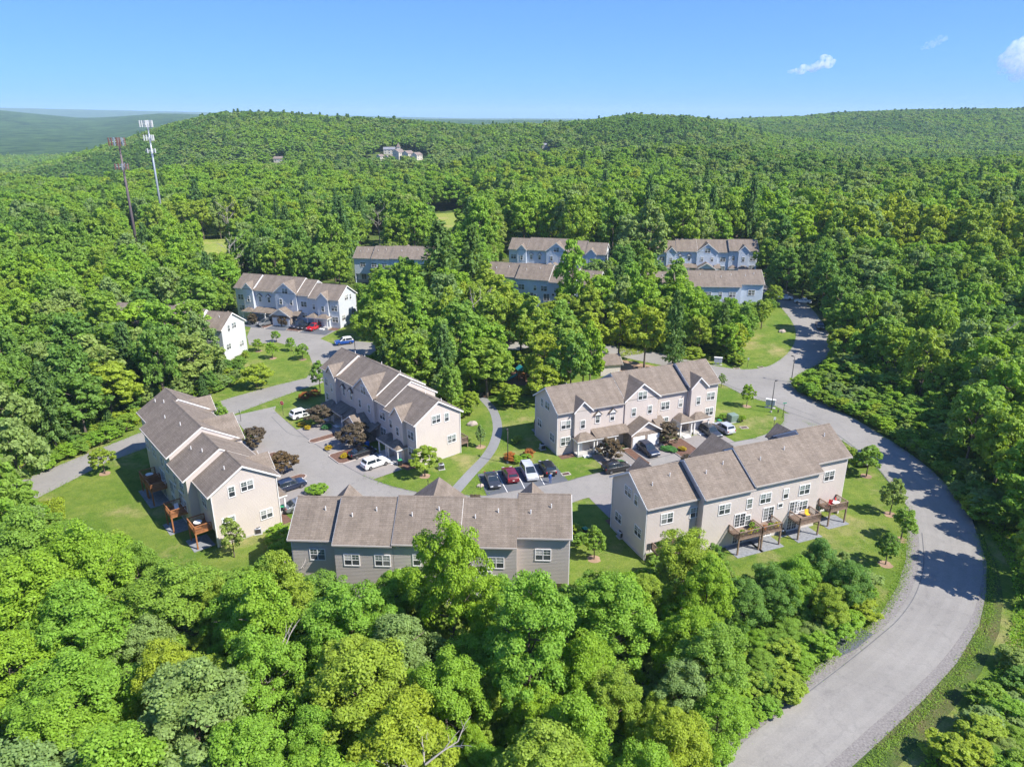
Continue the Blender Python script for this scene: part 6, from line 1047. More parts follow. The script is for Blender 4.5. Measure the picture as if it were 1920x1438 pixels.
-805,3567,42,16,20,347,3569,188,43,0,2260,3569,40,15,1,1516,3570,35,14,1,1286,3570,151,48,41,-1288,3573,32,13,40,-938,3573,188,47,20,1099,3575,48,10,52,
-1794,3575,184,48,30,-26,3575,90,26,40,-2533,3579,57,19,40,2911,3581,37,13,10,-869,3581,170,43,1,-2641,3582,30,14,0,-1081,3584,81,31,40,-1420,3584,35,11,10,
70,3584,81,25,0,-1834,3585,29,15,41,909,3586,65,19,30,2531,3586,58,18,41,1526,3587,45,10,52,-1978,3588,32,16,0,-1440,3589,71,21,30,882,3593,100,27,0,
2810,3598,39,14,11,-1042,3598,82,27,0,15,3598,37,10,52,2664,3599,35,14,11,1637,3599,104,29,0,-802,3600,170,38,20,1772,3600,204,43,41,-2045,3602,99,24,40,
-2653,3602,32,13,41,-3003,3603,29,13,40,2911,3604,77,19,11,-52,3605,100,29,40,522,3605,62,18,0,-2855,3606,180,56,40,-1499,3608,95,27,10,1578,3609,178,43,41,
-1097,3610,28,13,0,-1552,3613,160,52,10,2472,3613,36,13,11,662,3613,78,18,41,-1634,3614,40,13,10,-617,3615,205,43,20,-2240,3616,103,27,0,2248,3616,147,39,0,
699,3617,198,43,30,1743,3617,44,12,1,-1183,3618,105,30,0,757,3618,72,23,30,1526,3618,72,16,52,-2092,3619,204,45,40,1704,3621,78,21,0,-1711,3622,61,18,10,
-1221,3622,58,22,41,2382,3623,174,54,40,404,3623,159,49,0,2822,3625,38,15,40,204,3627,50,20,40,-2901,3628,61,19,10,2190,3629,44,16,41,-2376,3631,204,39,41,
-2177,3631,176,57,1,-1132,3632,198,53,40,-2546,3632,207,37,10,-1296,3633,210,52,41,1074,3634,193,55,0,-1456,3634,174,51,41,-1242,3636,67,18,11,-2479,3636,184,54,40,
1503,3638,95,28,11,1860,3638,74,21,0,1416,3639,68,18,41,-691,3640,159,46,20,-1064,3641,58,21,40,1949,3642,39,11,31,2504,3644,33,17,10,-1795,3645,186,46,40,
617,3645,82,30,0,-1021,3646,176,40,1,-2729,3647,37,14,1,2175,3647,62,23,40,285,3648,68,21,40,1570,3648,34,14,40,-2334,3649,69,21,40,458,3649,158,42,40,
2331,3650,94,25,41,2461,3650,203,46,10,-1631,3654,194,50,0,75,3656,96,32,41,-1233,3656,31,16,0,-1751,3656,33,13,41,2247,3659,90,26,40,-579,3662,170,50,20,
-2415,3662,37,11,0,-1873,3663,31,16,40,2513,3663,58,18,41,1605,3663,194,41,41,-968,3664,45,11,30,-2294,3665,52,22,1,-1951,3668,63,20,30,562,3668,106,26,30,
1696,3672,193,53,30,914,3673,43,16,20,2115,3674,77,18,40,2056,3675,185,56,10,-3036,3675,187,46,1,1103,3676,101,28,0,-19,3677,158,57,40,-1178,3678,199,46,40,
-1744,3679,79,24,11,-1364,3679,169,46,41,1544,3680,179,48,11,-2085,3680,29,16,0,-800,3680,103,28,20,-2333,3681,53,17,0,235,3681,58,19,40,2302,3681,162,47,11,
-2046,3682,35,17,1,-1780,3682,39,15,41,1908,3682,157,44,0,-2964,3682,55,19,0,-1998,3685,191,46,40,1055,3685,87,29,0,1471,3688,202,37,0,2157,3688,202,40,1,
-1401,3689,42,12,40,2494,3689,89,24,11,-1425,3689,68,21,40,-1130,3690,104,28,30,-2118,3690,183,39,52,2831,3690,192,51,40,-1267,3691,162,49,20,-939,3691,185,39,20,
-2404,3693,153,38,11,2782,3693,108,30,41,-599,3695,44,14,21,196,3698,169,41,41,1240,3698,204,46,0,-2228,3698,175,45,40,365,3699,184,39,0,-522,3700,154,45,20,
2243,3700,94,28,1]
SHRUBS = [253,573,18,10,1,700,1029,21,12,0,-846,1246,30,22,0,680,980,22,15,3,717,1090,14,10,1,-623,1501,17,13,1,728,1122,17,10,2,690,1175,19,11,4,
-784,1189,22,15,3,279,573,19,14,1,498,1720,31,20,1,102,514,24,14,4,524,604,26,18,3,-86,657,26,18,0,-772,1055,20,14,4,798,1036,27,18,1,
701,1051,16,11,4,-763,1152,21,14,2,-784,1139,17,12,1,-669,1434,29,21,3,-27,1467,23,14,2,472,544,14,8,4,641,1360,19,14,2,438,523,27,18,3,
704,1343,26,14,3,289,612,16,9,0,-755,1110,26,18,4,701,1114,30,19,4,160,613,23,14,3,683,957,24,17,2,728,1051,26,15,2,664,902,14,8,1,
-625,1494,29,17,1,711,902,18,10,3,-651,1396,23,15,0,707,1232,22,16,4,656,1360,27,16,2,-662,1390,19,11,2,-151,492,25,18,2,469,1698,29,18,0,
-748,1184,15,11,2,-764,1217,23,15,1,-789,1118,20,15,0,532,1669,13,8,1,-473,521,16,10,2,682,929,27,16,4,755,1106,26,18,1,-775,1094,21,12,3,
671,923,31,20,1,-209,574,30,19,0,395,501,16,11,2,-78,646,17,10,0,-635,1428,29,16,3,704,1987,22,15,3,-833,1252,19,12,4,-739,1237,30,20,1,
683,1288,30,21,4,698,1082,24,16,2,703,1175,19,13,2,-813,1480,30,19,1,510,1627,30,22,1,707,876,27,19,1,-87,1467,16,11,1,-608,1467,20,12,4,
-728,1283,23,17,1,612,1441,29,20,4,243,1742,27,17,1,-114,1343,29,19,4,890,1978,14,8,1,298,1735,26,19,4,-86,1447,29,17,4,396,703,28,16,0,
663,1293,22,16,4,389,493,21,12,4,-622,1454,21,13,3,-721,1415,19,14,2,698,1062,17,11,1,199,723,25,16,2,614,1415,22,14,2,716,1166,15,9,1,
-764,1094,20,14,0,295,690,15,9,4,-636,1403,19,11,1,-105,1332,21,14,4,-26,1454,18,11,0,698,1043,24,17,0,-714,1203,15,8,2,755,944,21,15,1,
379,671,22,15,4,448,1757,29,19,2,131,613,19,13,3,369,659,30,17,4,-10,1764,25,16,1,-722,1246,16,11,3,281,679,19,14,0,787,1114,22,14,4,
-740,1135,20,12,1,-728,1321,29,21,4,-832,1232,22,12,0,659,1428,21,13,1,380,1727,13,8,4,368,1705,28,21,1,630,1366,26,16,0,-710,1262,27,16,1,
682,1217,29,21,4,-83,1434,26,18,1,695,1166,30,19,0,428,507,30,22,1,661,1326,24,16,0,246,677,32,21,2,30,1403,16,11,1,839,1850,22,12,2,
241,571,26,14,1,105,1467,28,17,1,-727,1203,30,21,2,268,566,26,17,1,298,593,14,8,0,621,1409,25,17,2,282,612,32,19,1,-830,1179,19,13,1,
476,1684,18,13,2,671,1428,27,19,4,466,531,31,18,4,696,1152,26,16,4,-9,1742,32,22,2,4,1577,30,17,1,699,1283,28,20,1,-58,1454,25,16,1,
673,1257,25,17,1,-791,1098,21,15,3,771,1040,21,12,1,-771,1212,15,10,4,278,671,23,15,1,743,932,27,20,1,-67,1441,22,13,1,-339,1608,19,13,1,
-320,1601,19,14,2,605,1409,16,11,2,355,677,28,15,4,180,494,25,16,4,893,2016,21,13,2,270,599,15,11,2,3,561,27,18,4,702,1951,20,13,0,
293,1720,30,19,1,-196,1454,25,15,2,322,623,31,19,4,109,508,17,10,4,-743,1170,23,15,0,508,576,25,16,2,847,1842,28,20,4,767,1032,26,19,0,
523,1619,25,16,1,-823,1170,16,9,4,-40,1454,16,11,4,145,615,25,19,3,848,1396,22,15,3,-717,1390,28,18,0,636,1343,23,15,0,787,1029,18,13,4,
738,1090,19,11,4,-49,1441,14,8,2,254,633,14,8,3,377,1684,32,22,4,735,2045,15,9,1,838,1403,26,19,2,616,1396,30,18,4,-169,1415,25,15,1,
-710,1189,17,10,4,908,2076,17,10,1,497,1705,20,12,3,696,1135,22,15,3,720,1029,27,18,0,685,1189,15,9,2,-779,1207,27,15,4,-797,1293,18,12,3,
-721,1175,29,18,4,652,1332,13,8,2,-692,1384,18,11,4,646,1337,22,12,2,671,813,28,18,0,795,1110,22,16,1,319,698,30,19,4,-822,1232,18,12,0,
-59,1415,25,15,3,-731,1170,16,9,3,-710,1241,22,13,1,203,715,14,9,1,-644,1664,15,9,0,519,1698,32,18,3,673,1899,22,15,4,-762,1070,18,10,3,
-461,518,19,14,1,-712,1222,32,21,0,-33,1447,30,18,4,766,1014,22,14,1,246,546,17,12,4,287,666,32,18,4,496,1662,30,19,1,-276,1543,15,9,0,
-757,1304,32,24,0,-810,1161,17,11,4,410,485,29,17,1,781,1098,23,14,0,693,1102,21,14,3,405,692,25,18,1,569,1727,28,17,0,676,902,31,23,4,
-818,1222,14,9,4,432,728,14,8,4,386,486,31,20,1,463,557,26,17,0,-797,1460,23,14,0,826,1810,19,10,2,650,1321,25,18,1,268,668,31,18,0,
737,1184,24,15,3,-798,1184,24,15,1,-789,1277,23,15,4,688,1014,14,9,2,871,1676,29,18,4,193,715,23,17,1,-80,1421,29,19,4,-72,1409,15,11,2,
738,2035,19,11,4,891,1366,20,14,4,687,1157,15,11,1,174,487,28,17,4,-3,536,24,16,1,-79,638,19,12,1,531,1605,24,15,2,704,1421,18,11,2,
-743,1127,26,17,0,451,1735,15,8,2,741,1110,22,16,4,-720,1349,24,15,1,-826,1166,16,10,3,-617,1441,32,18,3,-51,486,20,15,4,668,1283,17,10,1,
-840,2087,29,18,0,353,648,29,18,4,618,1384,18,12,4,-681,1384,29,20,1,236,1727,17,10,1,-716,1309,19,13,2,-781,1309,23,15,0,-190,1441,26,18,3,
688,1144,14,10,4,640,1332,24,16,0,696,1409,31,19,1,734,1997,31,19,0,467,505,17,10,1,904,2066,15,9,0,651,1309,21,15,4,495,1648,17,11,1,
895,2006,13,8,2,35,1648,23,17,1,680,1198,17,10,1,247,606,21,14,1,516,1605,18,13,4,712,1222,14,8,1,-827,2087,14,10,4,732,1094,27,17,1,
674,960,13,10,4,-315,1586,26,18,4,-735,1152,25,17,4,678,1246,23,16,4,892,1997,32,22,0,-775,1198,20,14,1,358,1698,18,12,1,-401,592,14,9,4,
358,1684,14,9,4,-792,1170,19,11,0,-712,1378,27,17,1,-623,1428,26,18,0,883,1960,18,12,1,-818,1246,19,11,3,484,1676,26,17,4,-765,1066,27,18,4,
-56,511,31,19,4,-217,527,32,23,1,349,715,14,10,4,-348,636,15,9,2,18,1577,32,21,2,620,1372,14,9,3,-878,2063,31,17,3,-639,1649,15,9,1,
527,1591,26,17,1,728,1987,19,13,4]
# ---------------------------------------------------------------- vegetation
TONES = [('mid green', (.235, .375, .052)), ('yellow green', (.305, .410, .048)), ('dark green', (.165, .300, .054)), ('grey green', (.265, .370, .105)), ('vivid green', (.250, .415, .044)), ('bluish green', (.150, .265, .072))]
LEAF = [leafmat('leaf_' + n.replace(' ', '_'), c) for n, c in TONES]
def quads(name, P, Nn, L, Wd, rng, mtl, tip=None):
    """one leaf-sized diamond per point"""
    n = len(P); rnd = rng.normal(size=(n, 3)); t = np.cross(Nn, rnd); t /= np.linalg.norm(t, axis=1, keepdims=True) + 1e-9
    if tip is not None: t = tip - Nn * (tip * Nn).sum(1, keepdims=True); t /= np.linalg.norm(t, axis=1, keepdims=True) + 1e-9
    b = np.cross(Nn, t); L = L[:, None]; Wd = Wd[:, None]
    V = np.stack([P - t * L * .5, P + b * Wd * .5 + t * L * .05 - Nn * L * .06, P + t * L * .5 - Nn * L * .1, P - b * Wd * .5 + t * L * .05 - Nn * L * .06], 1).reshape(-1, 3)
    me = bpy.data.meshes.new(name); me.vertices.add(4 * n); me.vertices.foreach_set('co', V.astype('f4').ravel())
    me.loops.add(4 * n); me.loops.foreach_set('vertex_index', np.arange(4 * n, dtype='i4')); me.polygons.add(n)
    me.polygons.foreach_set('loop_start', np.arange(0, 4 * n, 4, dtype='i4')); me.polygons.foreach_set('loop_total', np.full(n, 4, 'i4'))
    me.update(calc_edges=True); me.validate()
    if mtl: me.materials.append(mtl)
    return me
def unit(v): return v / (np.linalg.norm(v, axis=-1, keepdims=True) + 1e-9)
def crown_mesh(name, seed, shape, nleaf, ls, nclump, loose=.48):
    """crown of a 14 m tree with 4 m radius: leaf clumps spread through an uneven envelope"""
    g = np.random.default_rng(seed); H, Rr = 14., 4.
    if shape == 2:        # layered conifer: whorls of drooping boughs
        nw = 15; per = nleaf // (nw * 7); Ps, Ns, Ts = [], [], []
        for w in range(nw):
            f = w / (nw - 1); z = H * (.2 + .8 * f); rr = Rr * (1.04 - f) ** .55 * g.uniform(.72, 1.15) + .25
            for k in range(7):
                a = 2 * math.pi * (k + g.uniform(-.35, .35)) / 7 + w * 1.3; L = rr * g.uniform(.7, 1.15); t = g.random(per) ** .7
                d = np.array([math.cos(a), math.sin(a), 0.]); s = np.array([-d[1], d[0], 0])
                p = d * (t * L)[:, None] + s * (g.normal(0, .2, per) * (.35 + L * .28) * (1.15 - t * .6))[:, None]; p[:, 2] = z + .25 * t * L * .4 + g.normal(0, .16, per)
                Ps.append(p); Ns.append(unit(np.array([0, 0, 1.]) + d * .25 + g.normal(0, .45, (per, 3)))); Ts.append(np.tile(d, (per, 1)) + g.normal(0, .5, (per, 3)))
        P = np.concatenate(Ps); N = np.concatenate(Ns); n = len(P)
        return quads(name, P, N, g.uniform(.8, 1.25, n) * ls * 1.35, g.uniform(.4, .6, n) * ls, g, None, np.concatenate(Ts))
    zc = H * (.58 if shape == 0 else .55); ah = H * (.42 if shape == 0 else .46); ax = Rr if shape == 0 else Rr * .9
    ph = g.uniform(0, 6.28, 8)
    d = unit(g.normal(size=(nclump * 3, 3))); d = d[d[:, 2] > -.55][:nclump]; n0 = len(d)
    az = np.arctan2(d[:, 1], d[:, 0])
    lump = 1 + .16 * np.sin(2 * az + ph[0]) + .13 * np.sin(3 * az + ph[1] + 2 * d[:, 2]) + .1 * np.sin(5 * d[:, 2] + ph[2])
    taper = np.where(d[:, 2] > 0, 1 - (.15 if shape == 0 else .38) * d[:, 2], 1 + (.1) * d[:, 2])
    rf = np.clip(g.beta(4, 1.3, n0), .35, 1.)
    C = np.c_[d[:, 0] * ax * taper * lump * rf, d[:, 1] * ax * taper * lump * rf, zc + d[:, 2] * ah * (.85 + .15 * lump) * rf]
    rc = g.uniform(.5, 1.15, n0) * (Rr * .235)
    per = nleaf // n0; k = np.repeat(np.arange(n0), per); n = len(k)
    dd = unit(g.normal(size=(n, 3)) + unit(d[k] + np.array([0, 0, .8])) * .95)
    rad = rc[k] * g.beta(5, 1.4, n)
    P = C[k] + dd * rad[:, None] * np.array([1.12, 1.12, .8])
    N = unit(dd * .9 + np.array([0, 0, .45]) + g.normal(0, loose, (n, 3)))
    return quads(name, P, N, g.uniform(.75, 1.3, n) * ls, g.uniform(.5, .78, n) * ls, g, None)
def trunk_mesh(name, seed, shape):
    g = random.Random(seed); mb = MB(); H = 14.
    if shape == 2: mb.tube([(0, 0, -1), (0, 0, H * .5), (.1, 0, H * .98)], [.28, .17, .03], 7)
    else:
        top = H * .8; x = [(g.uniform(-.25, .25) * i / 4, g.uniform(-.25, .25) * i / 4, -1 + (top + 1) * i / 5) for i in range(6)]
        mb.tube(x, [.26, .22, .18, .13, .09, .04], 7)
        for k in range(9):
            a = k * 2.4 + g.random(); z = H * (.28 + .05 * k); l = g.uniform(1.8, 3.3)
            p = Vector((math.cos(a), math.sin(a), 0))
            mb.tube([(0, 0, z), tuple(p * l * .5 + Vector((0, 0, z + .7))), tuple(p * l + Vector((0, 0, z + 1.7)))], [.1, .07, .025], 5)
    return mb.mesh(name, M['bark'], True)
LOD = {}
SPEC = [(0, 11), (0, 23), (0, 37), (1, 41), (1, 59), (2, 71), (2, 83)]
for lod, nl, ls, nc in (('near', 27000, .255, 135), ('mid', 4200, .66, 90), ('far', 1000, 1.25, 60)):
    LOD[lod] = [crown_mesh('crown', s, sh, nl if sh < 2 else int(nl * .8), ls, nc, .28 if lod == 'far' else .45) for sh, s in SPEC]
for ms in LOD.values():
    for me in ms: me.materials.append(LEAF[0])
TRUNK = [trunk_mesh('trunk', s, sh) for sh, s in SPEC]
def unpack(pk):
    q = np.array(pk).reshape(-1, 5); return q[:, 0] / 10., q[:, 1] / 10., q[:, 2] / 10., q[:, 3] / 10., q[:, 4] // 10, q[:, 4] % 10
VAR = {0: [0, 1, 2], 1: [3, 4], 2: [5, 6]}
rt = random.Random(5)
def tree(name, x, y, h, r, tone, shape, label, group=None, cat='tree', lod=None, z=None, trunk=True):
    vi = rt.choice(VAR[shape]); d = math.hypot(x, y); lod = lod or ('near' if d < 95 else 'mid')
    o = empty(name, (x, y, gz(x, y) if z is None else z), rt.uniform(0, 6.28)); tag(o, label, cat, group)
    s = (r / 4. * rt.uniform(.94, 1.06), r / 4. * rt.uniform(.94, 1.06), h / 14.)
    c = put('crown', LOD[lod][vi], o); c.scale = s; c.material_slots[0].link = 'OBJECT'; c.material_slots[0].material = LEAF[tone]
    if trunk: t = put('trunk', TRUNK[vi], o); t.scale = s
    return o
SHP = {0: 'broad leafy', 1: 'tall narrow', 2: 'layered pine'}
def zone(x, y):
    if y < 74 and -70 < x < 40: return 'in the bottom wood ' + ('at left' if x < -26 else ('below the nearest roofs' if x < 8 else 'by the bend'))
    if x > 55: return 'right of the bend' if y < 150 else ('beyond the upper road' if y < 240 else 'in the far right wood')
    if x < -62 and y < 140: return 'left of the side road'
    if y < 178: return 'in the central wood' if x > -40 else 'around the white gable'
    if y < 240: return 'among the blue blocks' if x > -45 else 'behind the left blue block'
    return 'beyond the blue blocks' if x > -60 else 'below the towers'
ORD = 'first second third fourth fifth sixth seventh eighth ninth tenth eleventh twelfth thirteenth fourteenth fifteenth sixteenth seventeenth eighteenth nineteenth twentieth twenty-first twenty-second twenty-third twenty-fourth twenty-fifth twenty-sixth twenty-seventh twenty-eighth'.split()
def number_from_left(objs):
    """things of one look in one place are told apart by their order from left to right"""
    by = {}
    for o in objs: by.setdefault(o['label'], []).append(o)
    for lab, os_ in by.items():
        if len(os_) < 2: continue
        os_.sort(key=lambda o: o.location.x / o.location.y)
        for i, o in enumerate(os_): o['label'] = lab + (', leftmost' if i == 0 else (', rightmost' if i == len(os_) - 1 else f', {ORD[i]} from left' if i < 28 else ', toward the right'))
WOOD = []
X, Y, HH, RR, TT, SS = unpack(TREE_SINGLE)
for x, y, h, r, t, s in zip(X.tolist(), Y.tolist(), HH.tolist(), RR.tolist(), TT.tolist(), SS.tolist()):
    z = zone(x, y); size = 'small ' if h < 7 else ''
    WOOD.append(tree('pine_tree' if s == 2 else 'forest_tree', x, y, h, r, t, s, f'{size}{TONES[t][0]} {SHP[s]} tree {z}', f'{size}{TONES[t][0]} {SHP[s]} trees {z}'))
number_from_left(WOOD)
# ---- the rest of the wood: more trees than anyone could count, instanced on points
def forest_nodes():
    ng = bpy.data.node_groups.new('forest_instances', 'GeometryNodeTree'); ng.interface.new_socket('Geometry', in_out='INPUT', socket_type='NodeSocketGeometry'); ng.interface.new_socket('Geometry', in_out='OUTPUT', socket_type='NodeSocketGeometry')
    ng.interface.new_socket('Trees', in_out='INPUT', socket_type='NodeSocketCollection')
    N, L = ng.nodes, ng.links; gi, go = N.new('NodeGroupInput'), N.new('NodeGroupOutput'); ci = N.new('GeometryNodeCollectionInfo'); ci.inputs['Separate Children'].default_value = True; ci.inputs['Reset Children'].default_value = True
    ip = N.new('GeometryNodeInstanceOnPoints'); ip.inputs['Pick Instance'].default_value = True
    def at(nm, ty): a = N.new('GeometryNodeInputNamedAttribute'); a.data_type = ty; a.inputs[0].default_value = nm; return a.outputs[0]
    cx = N.new('ShaderNodeCombineXYZ'); L.new(at('rz', 'FLOAT'), cx.inputs[2])
    L.new(gi.outputs['Trees'], ci.inputs[0]); L.new(gi.outputs['Geometry'], ip.inputs['Points']); L.new(ci.outputs[0], ip.inputs['Instance']); L.new(at('kind_index', 'INT'), ip.inputs['Instance Index']); L.new(cx.outputs[0], ip.inputs['Rotation']); L.new(at('size', 'FLOAT_VECTOR'), ip.inputs['Scale']); L.new(ip.outputs[0], go.inputs[0])
    return ng
NG = forest_nodes()
def proto_collection(lod):
    c = bpy.data.collections.new('tree_kinds_' + lod); k = 0
    for t in range(6):
        for vi in range(7):
            o = bpy.data.objects.new('k%s%02d' % (lod, k), LOD[lod][vi]); o.material_slots[0].link = 'OBJECT'; o.material_slots[0].material = LEAF[t]; c.objects.link(o); k += 1
    return c
PROTO = {l: proto_collection(l) for l in ('mid', 'far')}
def forest(name, P, size, idx, lod, label, cat='woodland'):
    n = len(P); me = bpy.data.meshes.new(name); me.vertices.add(n); me.vertices.foreach_set('co', np.asarray(P, 'f4').ravel())
    a = me.attributes.new('size', 'FLOAT_VECTOR', 'POINT'); a.data.foreach_set('vector', np.asarray(size, 'f4').ravel())
    a = me.attributes.new('rz', 'FLOAT', 'POINT'); a.data.foreach_set('value', np.random.default_rng(n).uniform(0, 6.28, n).astype('f4'))
    a = me.attributes.new('kind_index', 'INT', 'POINT'); a.data.foreach_set('value', np.asarray(idx, 'i4')); me.update()
    o = put(name, me); tag(o, label, cat, kind='stuff'); md = o.modifiers.new('forest', 'NODES'); md.node_group = NG
    for it in NG.interface.items_tree:
        if it.name == 'Trees': md[it.identifier] = PROTO[lod]
    return o
gr = np.random.default_rng(12)
def kindex(tone, shape, g):
    v = np.where(shape == 0, g.integers(0, 3, len(tone)), np.where(shape == 1, g.integers(3, 5, len(tone)), g.integers(5, 7, len(tone)))); return tone * 7 + v
X, Y, HH, RR, TT, SS = unpack(TREE_REST)
forest('woodland', np.c_[X, Y, T(X, Y)], np.c_[RR / 4, RR / 4, HH / 14], kindex(TT.astype(int), SS.astype(int), gr), 'mid', 'continuous leafy wood around and behind the townhouses')
def scatter(y0, y1, u0, u1, sp, g):
    out = []; y = y0
    while y < y1:
        s = sp * (1 + .25 * (y - y0) / max(1, y1 - y0)); n = int((u1 - u0) * y / s) + 1
        xs = (u0 + (u1 - u0) * (np.arange(n) + g.uniform(-.45, .45, n)) / n) * y; ys = y + g.uniform(-.5, .5, n) * s
        out.append(np.c_[xs, ys]); y += s * .88
    return np.concatenate(out)
def clearing(Q, cl):
    k = np.ones(len(Q), bool)
    for x, y, rx, ry in cl: k &= ((Q[:, 0] - x) / rx) ** 2 + ((Q[:, 1] - y) / ry) ** 2 > 1
    return Q[k]
def tones(Q, g, pine, dark=0.):
    a = np.sin(Q[:, 0] * .021 + 1) + np.sin(Q[:, 1] * .017 + Q[:, 0] * .006) + np.sin((Q[:, 0] - Q[:, 1]) * .012 + 2); a = a / 3 + g.normal(0, .3, len(Q)) - dark
    t = np.select([a > .62, a > .2, a > -.3, a > -.65], [1, 4, 0, 3], 2); sh = (g.random(len(Q)) < .08).astype(int)
    pn = g.random(len(Q)) < pine; t = np.where(pn, 5, t); sh = np.where(pn, 2, sh); return t, sh
CLEAR = [(-127, 840, 36, 50), (38, 866, 9, 36), (-252, 800, 11, 36), (-32, 385, 24, 48), (330, 622, 12, 30)]
def belt(name, y0, y1, u0, u1, sp, hs, rs, lod, label, pine=.035, dark=0.):
    Q = clearing(scatter(y0, y1, u0, u1, sp, gr), CLEAR); t, sh = tones(Q, gr, pine, dark); n = len(Q)
    h = gr.uniform(*hs, n); r = gr.uniform(*rs, n); h = np.where(sh == 2, h * 1.15, h); r = np.where(sh == 2, r * .75, r)
    forest(name, np.c_[Q, T(Q[:, 0], Q[:, 1]) - .5], np.c_[r / 4, r / 4, h / 14], kindex(t, sh, gr), lod, label)
belt('woodland', 368, 640, -1.2, 1.2, 7.4, (13, 22), (4.2, 7.4), 'mid', 'dense wood in the middle distance in front of the ridge')
belt('woodland', 640, 1180, -1.2, 1.2, 7.8, (11, 16), (4.6, 7.8), 'far', 'hazier wood covering the ridge on the horizon', .06, .5)
belt('woodland', 1180, 2050, .05, 1.2, 12., (11, 16), (7, 11), 'far', 'pale wooded hill at right on the horizon', .05, .35)
belt('woodland', 1180, 1750, -1.2, -.42, 9.5, (13, 19), (5.5, 8), 'far', 'pale wooded valley at far left')
belt('woodland', 70, 368, -1.3, -.88, 6.4, (12, 17), (3.4, 5), 'mid', 'wood beyond the left edge of the picture')
belt('woodland', 70, 368, .88, 1.3, 6.4, (12, 17), (3.4, 5), 'mid', 'wood beyond the right edge of the picture')
# ---------------------------------------------------------------- yard trees, shrubs, beds
EXTRA = dict(plum=leafmat('leaf_plum', (.125, .092, .052), .25, .45, .15), orange=leafmat('leaf_orange', (.36, .13, .03), .25, .3, .1), yellow=leafmat('leaf_yellow', (.42, .32, .02), .25, .25, .05), hosta=leafmat('leaf_ground_cover', (.07, .2, .06), .25, .25, .1))
def yard(name, x, y, h, r, m, label, shape=0, group='young trees on the lawns', cat='tree', low=0., lod='mid'):
    vi = rt.choice(VAR[shape]); o = empty(name, (x, y, gz(x, y)), rt.uniform(0, 6.28)); tag(o, label, cat, group)
    c = put('crown', LOD[lod][vi], o); hh = h / (1 - low * .16) ; c.scale = (r / 4, r / 4, hh / 14); c.location.z = -low * .16 * hh; c.material_slots[0].link = 'OBJECT'; c.material_slots[0].material = m
    if low < 1:
        t = put('trunk', TRUNK[vi], o); t.scale = (max(.25, r / 4), max(.25, r / 4), hh / 14)
    else:
        st = MB()
        for k in range(5): a = k * 1.3; st.tube([(0, 0, -.1), (math.cos(a) * r * .45, math.sin(a) * r * .45, h * .65)], [.05, .02], 5)
        st.build('stems', M['bark'], o)
    return o
for x, y, h, r, t, lab, sh in (
    (46.9, 134.0, 4.7, 1.35, 4, 'round lollipop tree alone on the right lawn', 0), (44.8, 145.0, 3.2, .9, 3, 'thin sapling at the end of the sunlit block', 1), (57.0, 104.0, 5.4, 1.9, 0, 'leafy young tree in front of the black pickup', 0),
    (54.9, 92.0, 6.0, 1.6, 3, 'slender young tree by the bend, middle of the row', 1), (53.1, 85.3, 4.9, 1.7, 0, 'young tree by the bend nearest the gravel edge', 0), (48.2, 79.5, 4.8, 1.5, 2, 'young tree at the lower end of the row by the bend', 1),
    (-14.0, 104.0, 5.5, 2.1, 1, 'bright round tree on the lawn beside the white SUV', 0), (-54.6, 124.6, 4.9, 1.6, 0, 'small tree between the left block and the side road', 1), (-36.4, 81.1, 6.0, 1.5, 3, 'thin tree against the sunlit gable of the left block', 1),
    (-66.0, 104.9, 4.8, 1.7, 1, 'small spreading tree on the lawn by the left road', 0), (-40.3, 142.1, 7.2, 1.8, 0, 'slender tree at the far corner of the shaded block', 1),
    (-60.1, 176.8, 3.2, 1.1, 4, 'young island tree farthest back by the blue block street', 0), (-62.4, 169.7, 3.3, 1.4, 0, 'young island tree at left near the white gable', 0), (-57.2, 164.3, 4.1, 1.4, 4, 'young island tree in the middle of the left lawn', 0), (-54.2, 169.6, 3.5, 1.2, 4, 'young island tree behind the middle one, right of centre', 0), (-49.8, 163.4, 4.0, 1.6, 0, 'young island tree at right near the street', 0),
    (-5.5, 115.0, 4.4, .9, 3, 'very thin sapling between the footpath and the gable', 1), (10.7, 80.7, 5.0, 1.4, 0, 'young tree on the lawn between the two nearest blocks', 1),
    (54.0, 189.1, 7.8, 3.2, 2, 'dense round tree right behind the furnished balcony of the blue block', 0), (62.3, 185.0, 7.4, 2.8, 0, 'round green tree at the top of the mown bank', 0), (65.8, 184.2, 8.4, 2.6, 1, 'yellowish tree at the right top of the mown bank', 0), (53.4, 163.7, 8.9, 2.6, 1, 'yellow green tree at the left foot of the mown bank', 1), (75.1, 202.5, 6.5, 2.2, 1, 'small yellow green tree beside the white sedans', 0), (49.6, 167.5, 8.6, 3.0, 2, 'dark tree behind the upper mailbox unit', 0), (41.4, 157.4, 4.9, 2.8, 1, 'wide low tree at the upper road behind the sunlit block', 0)):
    yard('young_tree' if h < 7 else 'lawn_tree', x, y, h, r, LEAF[t], lab, sh)
